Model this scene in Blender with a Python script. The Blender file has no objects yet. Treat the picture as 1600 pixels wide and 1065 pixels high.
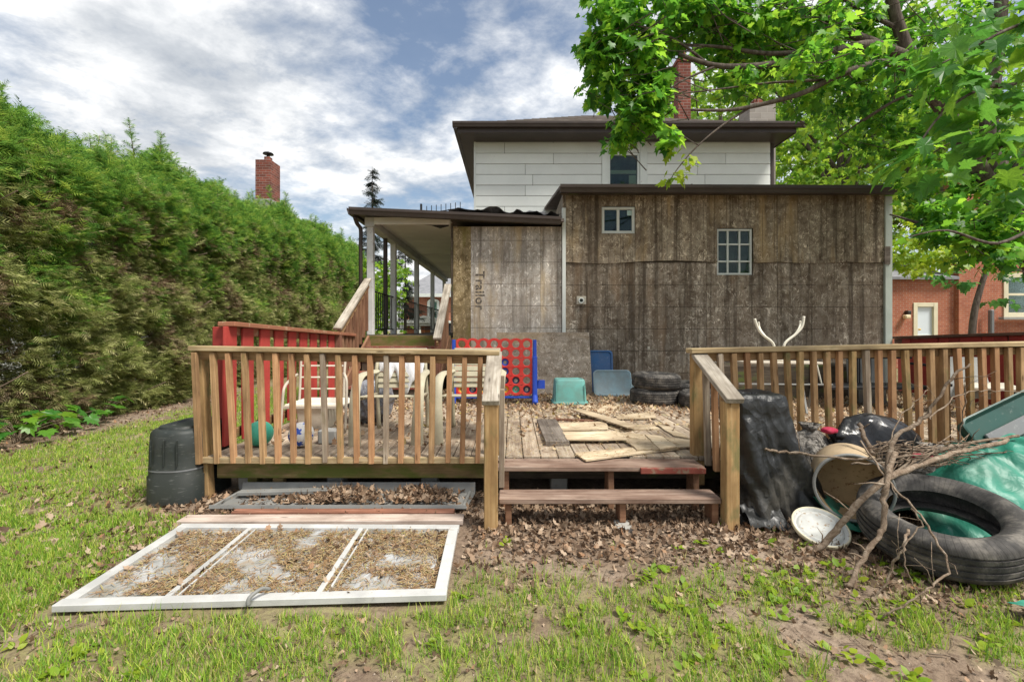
import bpy, bmesh, math, random
import numpy as np
from mathutils import Vector, Matrix, Euler

random.seed(7)
RS = np.random.RandomState(11)
C = bpy.context.scene.collection
SC = bpy.context.scene

# ------------------------------------------------------------------ camera
cam_d = bpy.data.cameras.new('camera')
cam_d.sensor_width = 36.0
cam_d.lens = 16.0
cam_d.shift_y = -17.5 / 1600
cam_d.clip_start = 0.05
cam_d.clip_end = 2000
cam = bpy.data.objects.new('camera', cam_d)
C.objects.link(cam)
cam.location = (0, 0, 1.35)
cam.rotation_euler = (math.radians(90), 0, 0)
SC.camera = cam

# ------------------------------------------------------------------ sky, sun, exposure
SUN_AZ, SUN_EL = math.radians(126), math.radians(57)
sun_vec = Vector((math.sin(SUN_AZ) * math.cos(SUN_EL), math.cos(SUN_AZ) * math.cos(SUN_EL), math.sin(SUN_EL)))
sd = bpy.data.lights.new('sun', 'SUN')
sd.energy = 3.2
sd.angle = math.radians(16)
sd.color = (1.0, 0.95, 0.87)
so = bpy.data.objects.new('sun', sd)
C.objects.link(so)
so.rotation_euler = (-sun_vec).to_track_quat('-Z', 'Y').to_euler()
so.location = (0, 0, 30)

world = bpy.data.worlds.new('World')
SC.world = world
world.use_nodes = True
wt = world.node_tree
wt.nodes.clear()
def wn(t, **k):
    n = wt.nodes.new(t)
    for a, b in k.items(): setattr(n, a, b)
    return n
def wl(a, b): wt.links.new(a, b)
def wmath(op, a, b=None):
    n = wn('ShaderNodeMath', operation=op)
    for i, v in enumerate((a, b)):
        if v is None: continue
        if isinstance(v, (int, float)): n.inputs[i].default_value = v
        else: wl(v, n.inputs[i])
    return n.outputs[0]
w_out = wn('ShaderNodeOutputWorld')
w_bg = wn('ShaderNodeBackground'); w_bg.inputs[1].default_value = 0.1
wl(w_bg.outputs[0], w_out.inputs[0])
w_sky = wn('ShaderNodeTexSky', sky_type='NISHITA')
w_sky.sun_disc = False
w_sky.sun_elevation = SUN_EL
w_sky.sun_rotation = SUN_AZ
w_sky.air_density = 1.2
w_sky.dust_density = 1.5
w_tc = wn('ShaderNodeTexCoord')
w_sep = wn('ShaderNodeSeparateXYZ'); wl(w_tc.outputs['Generated'], w_sep.inputs[0])
zc = wmath('ADD', wmath('MAXIMUM', w_sep.outputs[2], 0.02), 0.16)
w_uv = wn('ShaderNodeCombineXYZ')
wl(wmath('DIVIDE', w_sep.outputs[0], zc), w_uv.inputs[0])
wl(wmath('DIVIDE', w_sep.outputs[1], zc), w_uv.inputs[1])
def wnoise(scale, detail, rough, dist=0.0, off=(0, 0, 0), sx=(1, 1, 1)):
    mp = wn('ShaderNodeMapping'); mp.inputs['Location'].default_value = off; mp.inputs['Scale'].default_value = sx
    mp.inputs['Rotation'].default_value = (0, 0, 0.5)
    wl(w_uv.outputs[0], mp.inputs[0])
    n = wn('ShaderNodeTexNoise')
    wl(mp.outputs[0], n.inputs['Vector'])
    n.inputs['Scale'].default_value = scale; n.inputs['Detail'].default_value = detail
    n.inputs['Roughness'].default_value = rough; n.inputs['Distortion'].default_value = dist
    return n.outputs[0]
def wramp(fac, stops):
    r = wn('ShaderNodeValToRGB')
    e = r.color_ramp.elements
    while len(e) < len(stops): e.new(0.5)
    for i, (p, c) in enumerate(stops):
        e[i].position = p; e[i].color = (*c, 1) if len(c) == 3 else c
    wl(fac, r.inputs[0])
    return r.outputs[0]
n_big = wnoise(0.8, 3, 0.5, 0.2, (4.3, 1.2, 0), (1, 1, 1))
n_fine = wnoise(3.6, 9, 0.62, 0.15, (1.1, 5.2, 0), (1, 1.1, 1))
n_shade = wnoise(1.6, 7, 0.62, 0.2, (8.1, 0.7, 0), (1, 1.05, 1))
w_cov = wmath('ADD', wmath('MULTIPLY', n_big, 0.62), wmath('MULTIPLY', n_fine, 0.42))
w_mask = wramp(w_cov, [(0.43, (0.05,) * 3), (0.505, (0.55,) * 3), (0.58, (1, 1, 1))])
w_shade = wmath('ADD', wmath('MULTIPLY', n_shade, 0.55), wmath('MULTIPLY', n_fine, 0.5))
w_cloud = wramp(w_shade, [(0.36, (2.7, 2.95, 3.3)), (0.46, (3.7, 3.9, 4.15)), (0.54, (5.2, 5.3, 5.4)), (0.62, (7.0, 7.0, 6.9))])
w_mix = wn('ShaderNodeMix', data_type='RGBA')
wl(w_mask, w_mix.inputs[0])
w_hs = wn('ShaderNodeHueSaturation'); w_hs.inputs['Saturation'].default_value = 0.95; w_hs.inputs['Value'].default_value = 0.78
wl(w_sky.outputs[0], w_hs.inputs['Color'])
wl(w_hs.outputs[0], w_mix.inputs[6])
wl(w_cloud, w_mix.inputs[7])
wl(w_mix.outputs[2], w_bg.inputs[0])

SC.view_settings.view_transform = 'Standard'
SC.view_settings.look = 'None'
SC.view_settings.gamma = 1.0
SC.view_settings.exposure = 0.88
SC.view_settings.use_curve_mapping = False

# ------------------------------------------------------------------ helpers
F = 711.0
def P(px, py, Y):
    """photograph measurement -> place in the scene at distance Y"""
    return Vector(((px - 800) / F * Y, Y, 1.35 - (py - 515) / F * Y))
def G(px, py, z=0.0):
    """photograph measurement -> place on a level surface at height z"""
    Y = (1.35 - z) * F / (py - 515)
    return Vector(((px - 800) / F * Y, Y, z))

MATS = {}
class MT:
    """small node builder"""
    def __init__(s, name):
        s.m = bpy.data.materials.new(name); s.m.use_nodes = True
        s.t = s.m.node_tree; s.b = s.t.nodes['Principled BSDF']
        s.out = s.t.nodes['Material Output']
        MATS[name] = s.m
    def n(s, t, **k):
        x = s.t.nodes.new(t)
        for a, b in k.items(): setattr(x, a, b)
        return x
    def l(s, a, b): s.t.links.new(a, b)
    def put(s, sock, v):
        if isinstance(v, (int, float)): sock.default_value = v
        elif isinstance(v, (tuple, list)): sock.default_value = (*v, 1) if len(v) == 3 and sock.type == 'RGBA' else v
        else: s.l(v, sock)
    def coord(s, scale=(1, 1, 1), rnd=True, rot=(0, 0, 0)):
        tc = s.n('ShaderNodeTexCoord')
        v = tc.outputs['Object']
        if rnd:
            oi = s.n('ShaderNodeObjectInfo')
            sc = s.n('ShaderNodeVectorMath', operation='SCALE'); sc.inputs[0].default_value = (37, 23, 51)
            s.l(oi.outputs['Random'], sc.inputs['Scale'])
            ad = s.n('ShaderNodeVectorMath', operation='ADD'); s.l(v, ad.inputs[0]); s.l(sc.outputs[0], ad.inputs[1]); v = ad.outputs[0]
        mp = s.n('ShaderNodeMapping'); mp.inputs['Scale'].default_value = scale; mp.inputs['Rotation'].default_value = rot
        s.l(v, mp.inputs[0])
        return mp.outputs[0]
    def noise(s, v, scale=5, detail=4, rough=0.55, dist=0.0):
        x = s.n('ShaderNodeTexNoise'); s.l(v, x.inputs['Vector'])
        x.inputs['Scale'].default_value = scale; x.inputs['Detail'].default_value = detail
        x.inputs['Roughness'].default_value = rough; x.inputs['Distortion'].default_value = dist
        return x.outputs[0]
    def math(s, op, a, b=None):
        x = s.n('ShaderNodeMath', operation=op); s.put(x.inputs[0], a)
        if b is not None: s.put(x.inputs[1], b)
        return x.outputs[0]
    def ramp(s, fac, stops):
        r = s.n('ShaderNodeValToRGB'); e = r.color_ramp.elements
        while len(e) < len(stops): e.new(0.5)
        for i, (p, c) in enumerate(stops):
            if isinstance(c, (int, float)): c = (c, c, c)
            e[i].position = p; e[i].color = (*c, 1)
        s.l(fac, r.inputs[0]); return r.outputs[0]
    def mix(s, f, a, b, bt='MIX'):
        x = s.n('ShaderNodeMix', data_type='RGBA', blend_type=bt)
        s.put(x.inputs[0], f); s.put(x.inputs[6], a); s.put(x.inputs[7], b)
        return x.outputs[2]
    def bump(s, h, strength=0.3, dist=0.01):
        x = s.n('ShaderNodeBump'); x.inputs['Strength'].default_value = strength; x.inputs['Distance'].default_value = dist
        s.l(h, x.inputs['Height']); s.l(x.outputs[0], s.b.inputs['Normal'])
    def rand(s):
        return s.n('ShaderNodeObjectInfo').outputs['Random']
    def island(s):
        return s.n('ShaderNodeNewGeometry').outputs['Random Per Island']
    def set(s, col=None, rough=None, spec=None, metal=None):
        if col is not None: s.put(s.b.inputs['Base Color'], col)
        if rough is not None: s.put(s.b.inputs['Roughness'], rough)
        if spec is not None: s.put(s.b.inputs['Specular IOR Level'], spec)
        if metal is not None: s.put(s.b.inputs['Metallic'], metal)
        return s.m

def scl(c, k): return tuple(x * k for x in c)

def m_wood(name, base, dark, light, moss=0.0, mosscol=(0.10, 0.13, 0.03), knots=True, rough=0.85, var=0.35):
    t = MT(name)
    g = t.noise(t.coord((1.3, 34, 34)), 1.6, 6, 0.62, 0.6)
    st = t.noise(t.coord((2.2, 5, 5)), 1.4, 4, 0.6, 0.3)
    col = t.ramp(g, [(0.28, dark), (0.47, base), (0.70, light)])
    col = t.mix(t.ramp(st, [(0.35, 0.75), (0.62, 0.0)]), col, scl(dark, 0.8))
    if knots:
        vo = t.n('ShaderNodeTexVoronoi'); t.l(t.coord((3.2, 14, 14)), vo.inputs['Vector']); vo.inputs['Scale'].default_value = 1.0
        col = t.mix(t.ramp(vo.outputs['Distance'], [(0.05, 0.85), (0.13, 0.0)]), col, scl(dark, 0.45))
    if moss > 0:
        ms = t.noise(t.coord((1.6, 4, 4)), 2.3, 5, 0.6, 0.2)
        col = t.mix(t.ramp(ms, [(0.62 - moss * 0.3, 0.0), (0.74 - moss * 0.2, 0.85)]), col, mosscol)
    hv = t.n('ShaderNodeHueSaturation'); t.l(col, hv.inputs['Color'])
    t.l(t.math('ADD', t.math('MULTIPLY', t.rand(), var), 1 - var / 2), hv.inputs['Value'])
    t.bump(g, 0.35, 0.004)
    return t.set(hv.outputs[0], rough, 0.25)

m_wood('cedar_wood', (0.391, 0.240, 0.115), (0.230, 0.135, 0.066), (0.517, 0.340, 0.186), 0.12, (0.17, 0.15, 0.05))
m_wood('baluster_wood', (0.426, 0.234, 0.117), (0.280, 0.143, 0.069), (0.515, 0.308, 0.160), 0.0, var=0.4)
m_wood('newel_wood', (0.380, 0.240, 0.104), (0.241, 0.141, 0.060), (0.483, 0.328, 0.164), 0.3, (0.16, 0.145, 0.06))
m_wood('weathered_wood', (0.42, 0.37, 0.30), (0.20, 0.165, 0.125), (0.58, 0.53, 0.45), 0.0, var=0.15)
m_wood('rail_cap', (0.414, 0.305, 0.164), (0.253, 0.176, 0.093), (0.552, 0.446, 0.284), 0.15, (0.20, 0.18, 0.09), var=0.15)
m_wood('deck_wood', (0.380, 0.305, 0.224), (0.207, 0.147, 0.104), (0.540, 0.469, 0.361), 0.1, (0.20, 0.18, 0.08))
m_wood('mossy_wood', (0.24, 0.16, 0.075), (0.12, 0.085, 0.035), (0.31, 0.22, 0.11), 0.75, (0.085, 0.115, 0.018), var=0.1)
m_wood('step_wood', (0.29, 0.20, 0.15), (0.15, 0.085, 0.06), (0.40, 0.31, 0.25), 0.0, var=0.2)
m_wood('step_riser_wood', (0.26, 0.14, 0.08), (0.16, 0.07, 0.04), (0.34, 0.20, 0.12), 0.0)
m_wood('dark_wood', (0.09, 0.07, 0.05), (0.04, 0.03, 0.02), (0.14, 0.11, 0.08), 0.2)
m_wood('scrap_board', (0.56, 0.45, 0.30), (0.33, 0.24, 0.15), (0.68, 0.58, 0.43), 0.0, var=0.3)
m_wood('slab_board', (0.20, 0.17, 0.14), (0.09, 0.07, 0.055), (0.31, 0.27, 0.23), 0.0)
m_wood('red_board', (0.23, 0.10, 0.06), (0.13, 0.06, 0.04), (0.33, 0.17, 0.12), 0.0)
m_wood('pale_board', (0.43, 0.35, 0.29), (0.27, 0.20, 0.16), (0.56, 0.48, 0.42), 0.0)

def m_paint(name, col, under, wear=0.2, rough=0.6, dirt=0.25, scale=3.0, var=0.12, bump=0.2):
    t = MT(name)
    g = t.noise(t.coord((1.5, 20, 20)), 2.0, 5, 0.6, 0.3)
    w = t.noise(t.coord((2, 2, 2)), scale * 3, 6, 0.65, 0.2)
    d = t.noise(t.coord((1, 1, 1)), scale, 5, 0.6, 0.2)
    c = t.mix(t.ramp(d, [(0.40, dirt * 1.6), (0.65, 0.0)]), col, scl(col, 0.55))
    c = t.mix(t.ramp(w, [(0.70 - wear * 0.35, 0.0), (0.76 - wear * 0.3, 1.0)]), c, under)
    hv = t.n('ShaderNodeHueSaturation'); t.l(c, hv.inputs['Color'])
    t.l(t.math('ADD', t.math('MULTIPLY', t.rand(), var), 1 - var / 2), hv.inputs['Value'])
    t.bump(g, bump, 0.003)
    return t.set(hv.outputs[0], rough, 0.3)
m_paint('red_fence_paint', (0.42, 0.055, 0.045), (0.22, 0.10, 0.07), 0.15, 0.6, 0.35, var=0.3)
m_paint('fence_rail_paint', (0.36, 0.15, 0.085), (0.42, 0.28, 0.18), 0.4, 0.7, 0.3)
m_paint('dark_fence_rail', (0.16, 0.085, 0.06), (0.24, 0.17, 0.12), 0.3, 0.7, 0.3)
m_paint('red_step_paint', (0.26, 0.07, 0.05), (0.24, 0.16, 0.11), 0.5, 0.7, 0.3)
m_paint('white_siding', (0.76, 0.78, 0.74), (0.50, 0.50, 0.45), 0.05, 0.65, 0.12, 1.3, 0.08, 0.12)
m_paint('white_trim', (0.72, 0.75, 0.71), (0.45, 0.43, 0.38), 0.12, 0.55, 0.15, 2.0, 0.06, 0.1)
m_paint('column_paint', (0.62, 0.62, 0.60), (0.34, 0.29, 0.24), 0.28, 0.7, 0.3, 2.0)
m_paint('ceiling_paint', (0.78, 0.76, 0.71), (0.38, 0.34, 0.28), 0.12, 0.75, 0.25, 1.2)
m_paint('green_trim', (0.52, 0.58, 0.52), (0.35, 0.35, 0.30), 0.2, 0.65, 0.3, 2.0)
m_paint('cream_trim', (0.70, 0.64, 0.46), (0.5, 0.45, 0.33), 0.1, 0.6, 0.15)
m_paint('brown_metal', (0.060, 0.045, 0.038), (0.11, 0.085, 0.07), 0.1, 0.45, 0.3)
m_paint('black_iron', (0.018, 0.018, 0.02), (0.08, 0.05, 0.035), 0.12, 0.5, 0.2)
m_paint('bare_metal', (0.25, 0.25, 0.235), (0.30, 0.24, 0.18), 0.25, 0.5, 0.45, 2.0)
m_paint('door_metal', (0.52, 0.52, 0.50), (0.40, 0.36, 0.31), 0.2, 0.45, 0.35, 4.0)
m_paint('tube_metal', (0.52, 0.46, 0.37), (0.33, 0.26, 0.19), 0.25, 0.5, 0.2, 5.0)
m_paint('ivory_tube', (0.76, 0.72, 0.60), (0.5, 0.42, 0.3), 0.1, 0.5, 0.15, 5.0)
m_paint('resin', (0.47, 0.43, 0.31), (0.40, 0.36, 0.25), 0.16, 0.55, 0.3, 5.0, 0.06, 0.06)
m_paint('concrete', (0.36, 0.35, 0.32), (0.25, 0.24, 0.21), 0.3, 0.9, 0.3, 4.0)
m_paint('beige_plastic', (0.62, 0.57, 0.47), (0.5, 0.45, 0.36), 0.1, 0.55, 0.3)
m_paint('grey_panel', (0.33, 0.33, 0.31), (0.25, 0.24, 0.22), 0.2, 0.6, 0.3)
m_paint('lid_white', (0.62, 0.63, 0.60), (0.36, 0.27, 0.18), 0.35, 0.45, 0.35, 6.0)
m_paint('drum_skin', (0.50, 0.38, 0.24), (0.34, 0.22, 0.12), 0.25, 0.8, 0.3, 4.0)
m_paint('drum_inside', (0.66, 0.48, 0.27), (0.28, 0.15, 0.07), 0.38, 0.8, 0.35, 4.5)

def m_plastic(name, col, rough=0.4, dirt=0.35, scale=5.0):
    t = MT(name)
    d = t.noise(t.coord(), scale, 6, 0.65, 0.4)
    sc2 = t.noise(t.coord((1, 1, 6)), scale * 5, 3, 0.6)
    c = t.mix(t.ramp(d, [(0.42, dirt), (0.62, 0.0)]), col, tuple(0.5 * x + 0.5 * y for x, y in zip(col, (0.16, 0.13, 0.09))))
    c = t.mix(t.ramp(sc2, [(0.60, 0.0), (0.8, 0.18)]), c, (0.7, 0.7, 0.65))
    t.bump(sc2, 0.05, 0.002)
    return t.set(c, t.math('ADD', t.math('MULTIPLY', d, 0.35), rough - 0.1), 0.45)
m_plastic('teal_plastic', (0.15, 0.42, 0.38), 0.5, 0.6, 7.0)
m_plastic('blue_plastic', (0.02, 0.11, 0.29), 0.4)
m_plastic('paleblue_plastic', (0.20, 0.30, 0.35), 0.5, 0.6, 7.0)
m_plastic('game_red', (0.70, 0.035, 0.028), 0.42, 0.35, 7.0)
m_plastic('game_blue', (0.015, 0.075, 0.50), 0.35, 0.15)
m_plastic('game_yellow', (0.80, 0.48, 0.03), 0.35, 0.1)
m_plastic('game_dark', (0.03, 0.035, 0.09), 0.35, 0.1)
m_plastic('bin_black', (0.018, 0.024, 0.022), 0.45, 0.15, 3.0)
m_plastic('ball_green', (0.05, 0.38, 0.26), 0.4, 0.1)
m_plastic('ball_white', (0.78, 0.78, 0.76), 0.4, 0.2)
m_plastic('ball_blue', (0.03, 0.10, 0.52), 0.4, 0.1)
m_plastic('dark_green_plastic', (0.004, 0.055, 0.042), 0.4, 0.15)
m_plastic('grey_plastic', (0.15, 0.155, 0.16), 0.5, 0.2)
m_plastic('wheelie_blue', (0.04, 0.055, 0.085), 0.5, 0.2)
m_plastic('red_cloth', (0.36, 0.012, 0.05), 0.8, 0.1)

t = MT('rubber')
v = t.coord(rnd=False)
sp = t.n('ShaderNodeSeparateXYZ'); t.l(v, sp.inputs[0])
ang = t.math('ARCTAN2', sp.outputs[1], sp.outputs[0])
rad = t.math('SQRT', t.math('ADD', t.math('MULTIPLY', sp.outputs[0], sp.outputs[0]), t.math('MULTIPLY', sp.outputs[1], sp.outputs[1])))
blk = t.math('SINE', t.math('ADD', t.math('MULTIPLY', ang, 74.0), t.math('MULTIPLY', t.math('ABSOLUTE', sp.outputs[2]), 60.0)))
d = t.noise(t.coord(), 9, 6, 0.65, 0.3)
col = t.ramp(d, [(0.3, (0.025, 0.024, 0.023)), (0.5, (0.065, 0.06, 0.055)), (0.70, (0.19, 0.17, 0.145))])
t.bump(t.math('ADD', t.ramp(blk, [(0.0, 0.0), (0.25, 1.0)]), t.math('MULTIPLY', d, 0.5)), 0.55, 0.006)
t.set(col, 0.75, 0.3)

def m_film(name, col, rough=0.28, bump=0.6, scale=5.0, alt=None, crumple=1.0):
    t = MT(name)
    v = t.coord((1, 1, 0.7))
    a = t.noise(v, scale, 4, 0.6, 0.8)
    wp = t.n('ShaderNodeVectorMath', operation='ADD')
    nz = t.n('ShaderNodeTexNoise'); t.l(v, nz.inputs['Vector']); nz.inputs['Scale'].default_value = scale * .8; nz.inputs['Detail'].default_value = 3
    sc = t.n('ShaderNodeVectorMath', operation='SCALE'); sc.inputs['Scale'].default_value = 0.35; t.l(nz.outputs['Color'], sc.inputs[0])
    t.l(v, wp.inputs[0]); t.l(sc.outputs[0], wp.inputs[1])
    def vor(k):
        vo = t.n('ShaderNodeTexVoronoi'); vo.feature = 'F1'; t.l(wp.outputs[0], vo.inputs['Vector']); vo.inputs['Scale'].default_value = k
        return vo.outputs['Distance']
    h = t.math('ADD', t.math('MULTIPLY', vor(scale * 1.3), 0.8 * crumple), t.math('MULTIPLY', vor(scale * 3.3), 0.30 * crumple))
    h = t.math('ADD', h, t.math('MULTIPLY', a, 0.6))
    c = col if alt is None else t.mix(t.ramp(a, [(0.35, 0.0), (0.7, 1.0)]), col, alt)
    du = t.noise(t.coord(), 2.2, 6, 0.65)
    c = t.mix(t.ramp(du, [(0.52, 0.0), (0.75, 0.25)]), c, (0.28, 0.25, 0.2))
    t.bump(h, bump, 0.05)
    return t.set(c, t.math('ADD', t.math('MULTIPLY', du, 0.35), rough - 0.1), 0.5)
m_film('black_film', (0.016, 0.017, 0.017), 0.38, 0.8, 3.6)
m_film('bag_black', (0.010, 0.010, 0.011), 0.22, 0.4, 3.0)
m_film('green_tarp', (0.012, 0.155, 0.098), 0.42, 0.6, 3.2, (0.03, 0.24, 0.165))
m_film('grey_sack', (0.27, 0.25, 0.22), 0.6, 0.9, 9.0, (0.10, 0.085, 0.07))
m_film('white_cloth', (0.70, 0.70, 0.72), 0.85, 0.3, 5.0, None, 0.4)
m_film('silver_film', (0.30, 0.31, 0.34), 0.25, 0.8, 6.0, (0.06, 0.06, 0.07))
m_film('roof_tarp', (0.03, 0.03, 0.033), 0.4, 0.8, 4.0, (0.16, 0.16, 0.17))

def m_osb(name, base, dark, light, warm, axis, line=0.37, streaky=0.5):
    t = MT(name)
    v = t.coord((1, 1, 1))
    mott = t.noise(v, 6.5, 8, 0.70, 0.5)
    col = t.ramp(mott, [(0.34, dark), (0.50, base), (0.68, light)])
    def curls(rot, sc, scale, w):
        n_ = t.noise(t.coord(sc, rot=(0, rot, 0)), scale, 2, 0.45, 1.9)
        return t.math('SUBTRACT', 1.0, t.ramp(t.math('ABSOLUTE', t.math('SUBTRACT', n_, 0.5)), [(w * 0.35, 0.0), (w, 1.0)]))
    c1 = curls(0.6, (1, 1, 0.55), 8, 0.034); c2 = curls(-0.7, (1, 1, 0.5), 9, 0.034); c3 = curls(1.3, (1, 1, 0.6), 6.5, 0.024)
    brk = t.noise(v, 16, 3, 0.6)
    col = t.mix(t.math('MULTIPLY', c1, t.ramp(brk, [(0.48, 0.0), (0.60, 0.85)])), col, scl(light, 1.6))
    col = t.mix(t.math('MULTIPLY', c2, t.ramp(brk, [(0.40, 0.8), (0.52, 0.0)])), col, scl(dark, 0.55))
    col = t.mix(t.math('MULTIPLY', c3, t.ramp(t.noise(v, 7, 3, 0.6), [(0.50, 0.0), (0.6, 0.9)])), col, scl(light, 1.9))
    big = t.noise(t.coord((1.2, 1, 0.7)), 1.2, 5, 0.6, 0.3)
    col = t.mix(t.ramp(big, [(0.42, 0.5), (0.60, 0.0)]), col, scl(dark, 0.85))
    streak = t.noise(t.coord((6.0, 1, 0.20)), 1.0, 7, 0.72, 0.5)
    col = t.mix(t.math('MULTIPLY', t.ramp(streak, [(0.38, 1.0), (0.53, 0.0)]), streaky), col, scl(dark, 0.42))
    ws = t.noise(t.coord((2.6, 1, 0.5)), 1.0, 5, 0.6, 0.4)
    col = t.mix(t.ramp(ws, [(0.54, 0.0), (0.70, 0.6)]), col, warm)
    # printed nailing lines
    tc = t.n('ShaderNodeTexCoord'); sp = t.n('ShaderNodeSeparateXYZ'); t.l(tc.outputs['Object'], sp.inputs[0])
    q = sp.outputs[2] if axis == 'z' else sp.outputs[0]
    q2 = t.math('ADD', q, t.math('MULTIPLY', t.noise(v, 3, 2), 0.012))
    fr = t.math('FRACT', t.math('ADD', t.math('DIVIDE', q2, line), 0.31))
    lm = t.math('MULTIPLY', t.math('LESS_THAN', fr, (0.007 if axis == 'x' else 0.010) / line), t.ramp(t.noise(v, 2.2, 2), [(0.38, 0.15), (0.5, 0.8)]))
    col = t.mix(lm, col, scl(dark, 0.3))
    hv = t.n('ShaderNodeHueSaturation'); t.l(col, hv.inputs['Color'])
    t.l(t.math('ADD', t.math('MULTIPLY', t.rand(), 0.25), 0.87), hv.inputs['Value'])
    t.bump(mott, 0.25, 0.006)
    t.set(hv.outputs[0], 0.9, 0.2)
m_osb('osb_dark_low', (0.29, 0.238, 0.18), (0.145, 0.108, 0.077), (0.43, 0.38, 0.31), (0.28, 0.185, 0.11), 'z', 0.37, 0.8)
m_osb('osb_dark_high', (0.29, 0.235, 0.17), (0.145, 0.105, 0.073), (0.43, 0.37, 0.28), (0.50, 0.35, 0.17), 'x', 0.203, 0.8)
m_osb('osb_pale', (0.56, 0.51, 0.45), (0.38, 0.32, 0.26), (0.68, 0.64, 0.58), (0.60, 0.44, 0.23), 'z', 0.37, 0.9)
m_osb('osb_mossy', (0.33, 0.25, 0.13), (0.15, 0.105, 0.05), (0.45, 0.36, 0.22), (0.27, 0.245, 0.06), 'z', 5.0)
m_osb('osb_loose', (0.44, 0.37, 0.29), (0.26, 0.20, 0.14), (0.56, 0.49, 0.41), (0.38, 0.27, 0.14), 'z', 5.0, 0.3)

def m_brick(name, c1, c2, mortar, sx=0.215, sy=0.072):
    t = MT(name)
    tc = t.n('ShaderNodeTexCoord'); sp = t.n('ShaderNodeSeparateXYZ'); t.l(tc.outputs['Object'], sp.inputs[0])
    cb = t.n('ShaderNodeCombineXYZ'); t.l(t.math('ADD', sp.outputs[0], sp.outputs[1]), cb.inputs[0]); t.l(sp.outputs[2], cb.inputs[1])
    br = t.n('ShaderNodeTexBrick'); t.l(cb.outputs[0], br.inputs['Vector'])
    br.inputs['Color1'].default_value = (*c1, 1); br.inputs['Color2'].default_value = (*c2, 1); br.inputs['Mortar'].default_value = (*mortar, 1)
    br.inputs['Scale'].default_value = 1.0; br.inputs['Brick Width'].default_value = sx; br.inputs['Row Height'].default_value = sy
    br.inputs['Mortar Size'].default_value = 0.006; br.inputs['Mortar Smooth'].default_value = 0.3; br.inputs['Bias'].default_value = -0.1
    nn = t.noise(t.coord(rnd=False), 1.6, 5, 0.6)
    c = t.mix(t.ramp(nn, [(0.35, 0.35), (0.6, 0.0)]), br.outputs['Color'], scl(c2, 0.5))
    n2 = t.noise(t.coord(rnd=False), 2.3, 6, 0.7, 0.4)
    c = t.mix(t.ramp(n2, [(0.68, 0.0), (0.76, 0.5)]), c, (0.6, 0.53, 0.47))
    x = t.n('ShaderNodeBump'); x.inputs['Strength'].default_value = 0.5; x.inputs['Distance'].default_value = 0.01
    x.invert = True
    t.l(br.outputs['Fac'], x.inputs['Height']); t.l(x.outputs[0], t.b.inputs['Normal'])
    return t.set(c, 0.9, 0.2)
m_brick('brick_orange', (0.43, 0.155, 0.085), (0.34, 0.105, 0.06), (0.42, 0.34, 0.27))
m_brick('brick_red', (0.25, 0.075, 0.05), (0.12, 0.045, 0.033), (0.28, 0.24, 0.21), 0.21, 0.08)
m_brick('block_grey', (0.34, 0.31, 0.28), (0.24, 0.215, 0.19), (0.42, 0.38, 0.34), 0.3, 0.15)

t = MT('roof_shingle')
nn = t.noise(t.coord((1, 1, 1)), 2.5, 6, 0.65)
ro = t.noise(t.coord((3, 14, 14)), 1.5, 3, 0.6)
t.bump(ro, 0.4, 0.01)
t.set(t.mix(t.ramp(ro, [(0.4, 0.5), (0.6, 0.0)]), t.ramp(nn, [(0.3, (0.13, 0.11, 0.095)), (0.7, (0.23, 0.20, 0.18))]), (0.08, 0.065, 0.055)), 0.95, 0.15)
t = MT('roof_grey')
nn = t.noise(t.coord((1, 1, 1)), 3.5, 6, 0.65)
t.set(t.ramp(nn, [(0.3, (0.17, 0.175, 0.185)), (0.7, (0.27, 0.27, 0.285))]), 0.95, 0.15)

t = MT('glass')
tr = t.n('ShaderNodeBsdfTransparent'); tr.inputs[0].default_value = (0.70, 0.80, 0.76, 1)
gl = t.n('ShaderNodeBsdfGlossy'); gl.inputs['Roughness'].default_value = 0.03; gl.inputs[0].default_value = (0.9, 0.95, 1, 1)
fr = t.n('ShaderNodeFresnel'); fr.inputs[0].default_value = 1.33
ms = t.n('ShaderNodeMixShader'); t.l(fr.outputs[0], ms.inputs[0]); t.l(tr.outputs[0], ms.inputs[1]); t.l(gl.outputs[0], ms.inputs[2])
t.l(ms.outputs[0], t.out.inputs[0])
t = MT('room_dark'); t.set(t.ramp(t.noise(t.coord(), 3, 4, 0.6), [(0.4, (0.022, 0.03, 0.028)), (0.62, (0.075, 0.095, 0.088))]), 0.9, 0.1)
t = MT('curtain'); t.set((0.42, 0.38, 0.30), 0.9, 0.1)
t = MT('dirty_glass')
nn = t.noise(t.coord(rnd=False), 3.2, 6, 0.65, 0.6)
n2 = t.noise(t.coord((1, 1, 1), rnd=False), 11, 5, 0.7, 0.8)
c = t.ramp(nn, [(0.36, (0.20, 0.18, 0.145)), (0.47, (0.28, 0.28, 0.255)), (0.57, (0.36, 0.37, 0.37)), (0.68, (0.50, 0.52, 0.53))])
c = t.mix(t.ramp(n2, [(0.50, 0.0), (0.60, 0.6)]), c, (0.30, 0.22, 0.14))
t.set(c, t.ramp(n2, [(0.4, 0.12), (0.55, 0.8)]), 0.5)
t = MT('lamp_dark'); t.set((0.03, 0.025, 0.02), 0.5, 0.4)
t = MT('frost_glass'); t.set((0.62, 0.68, 0.72), 0.2, 0.5)
t = MT('lamp_glass'); t.set((0.75, 0.62, 0.40), 0.3, 0.4)
t = MT('ink_stamp'); t.set(t.ramp(t.noise(t.coord(rnd=False), 30, 4, 0.6), [(0.50, (0.10, 0.085, 0.07)), (0.68, (0.36, 0.31, 0.26))]), 0.9, 0.1)
t = MT('sticker'); t.set((0.45, 0.62, 0.60), 0.6, 0.3)

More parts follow.
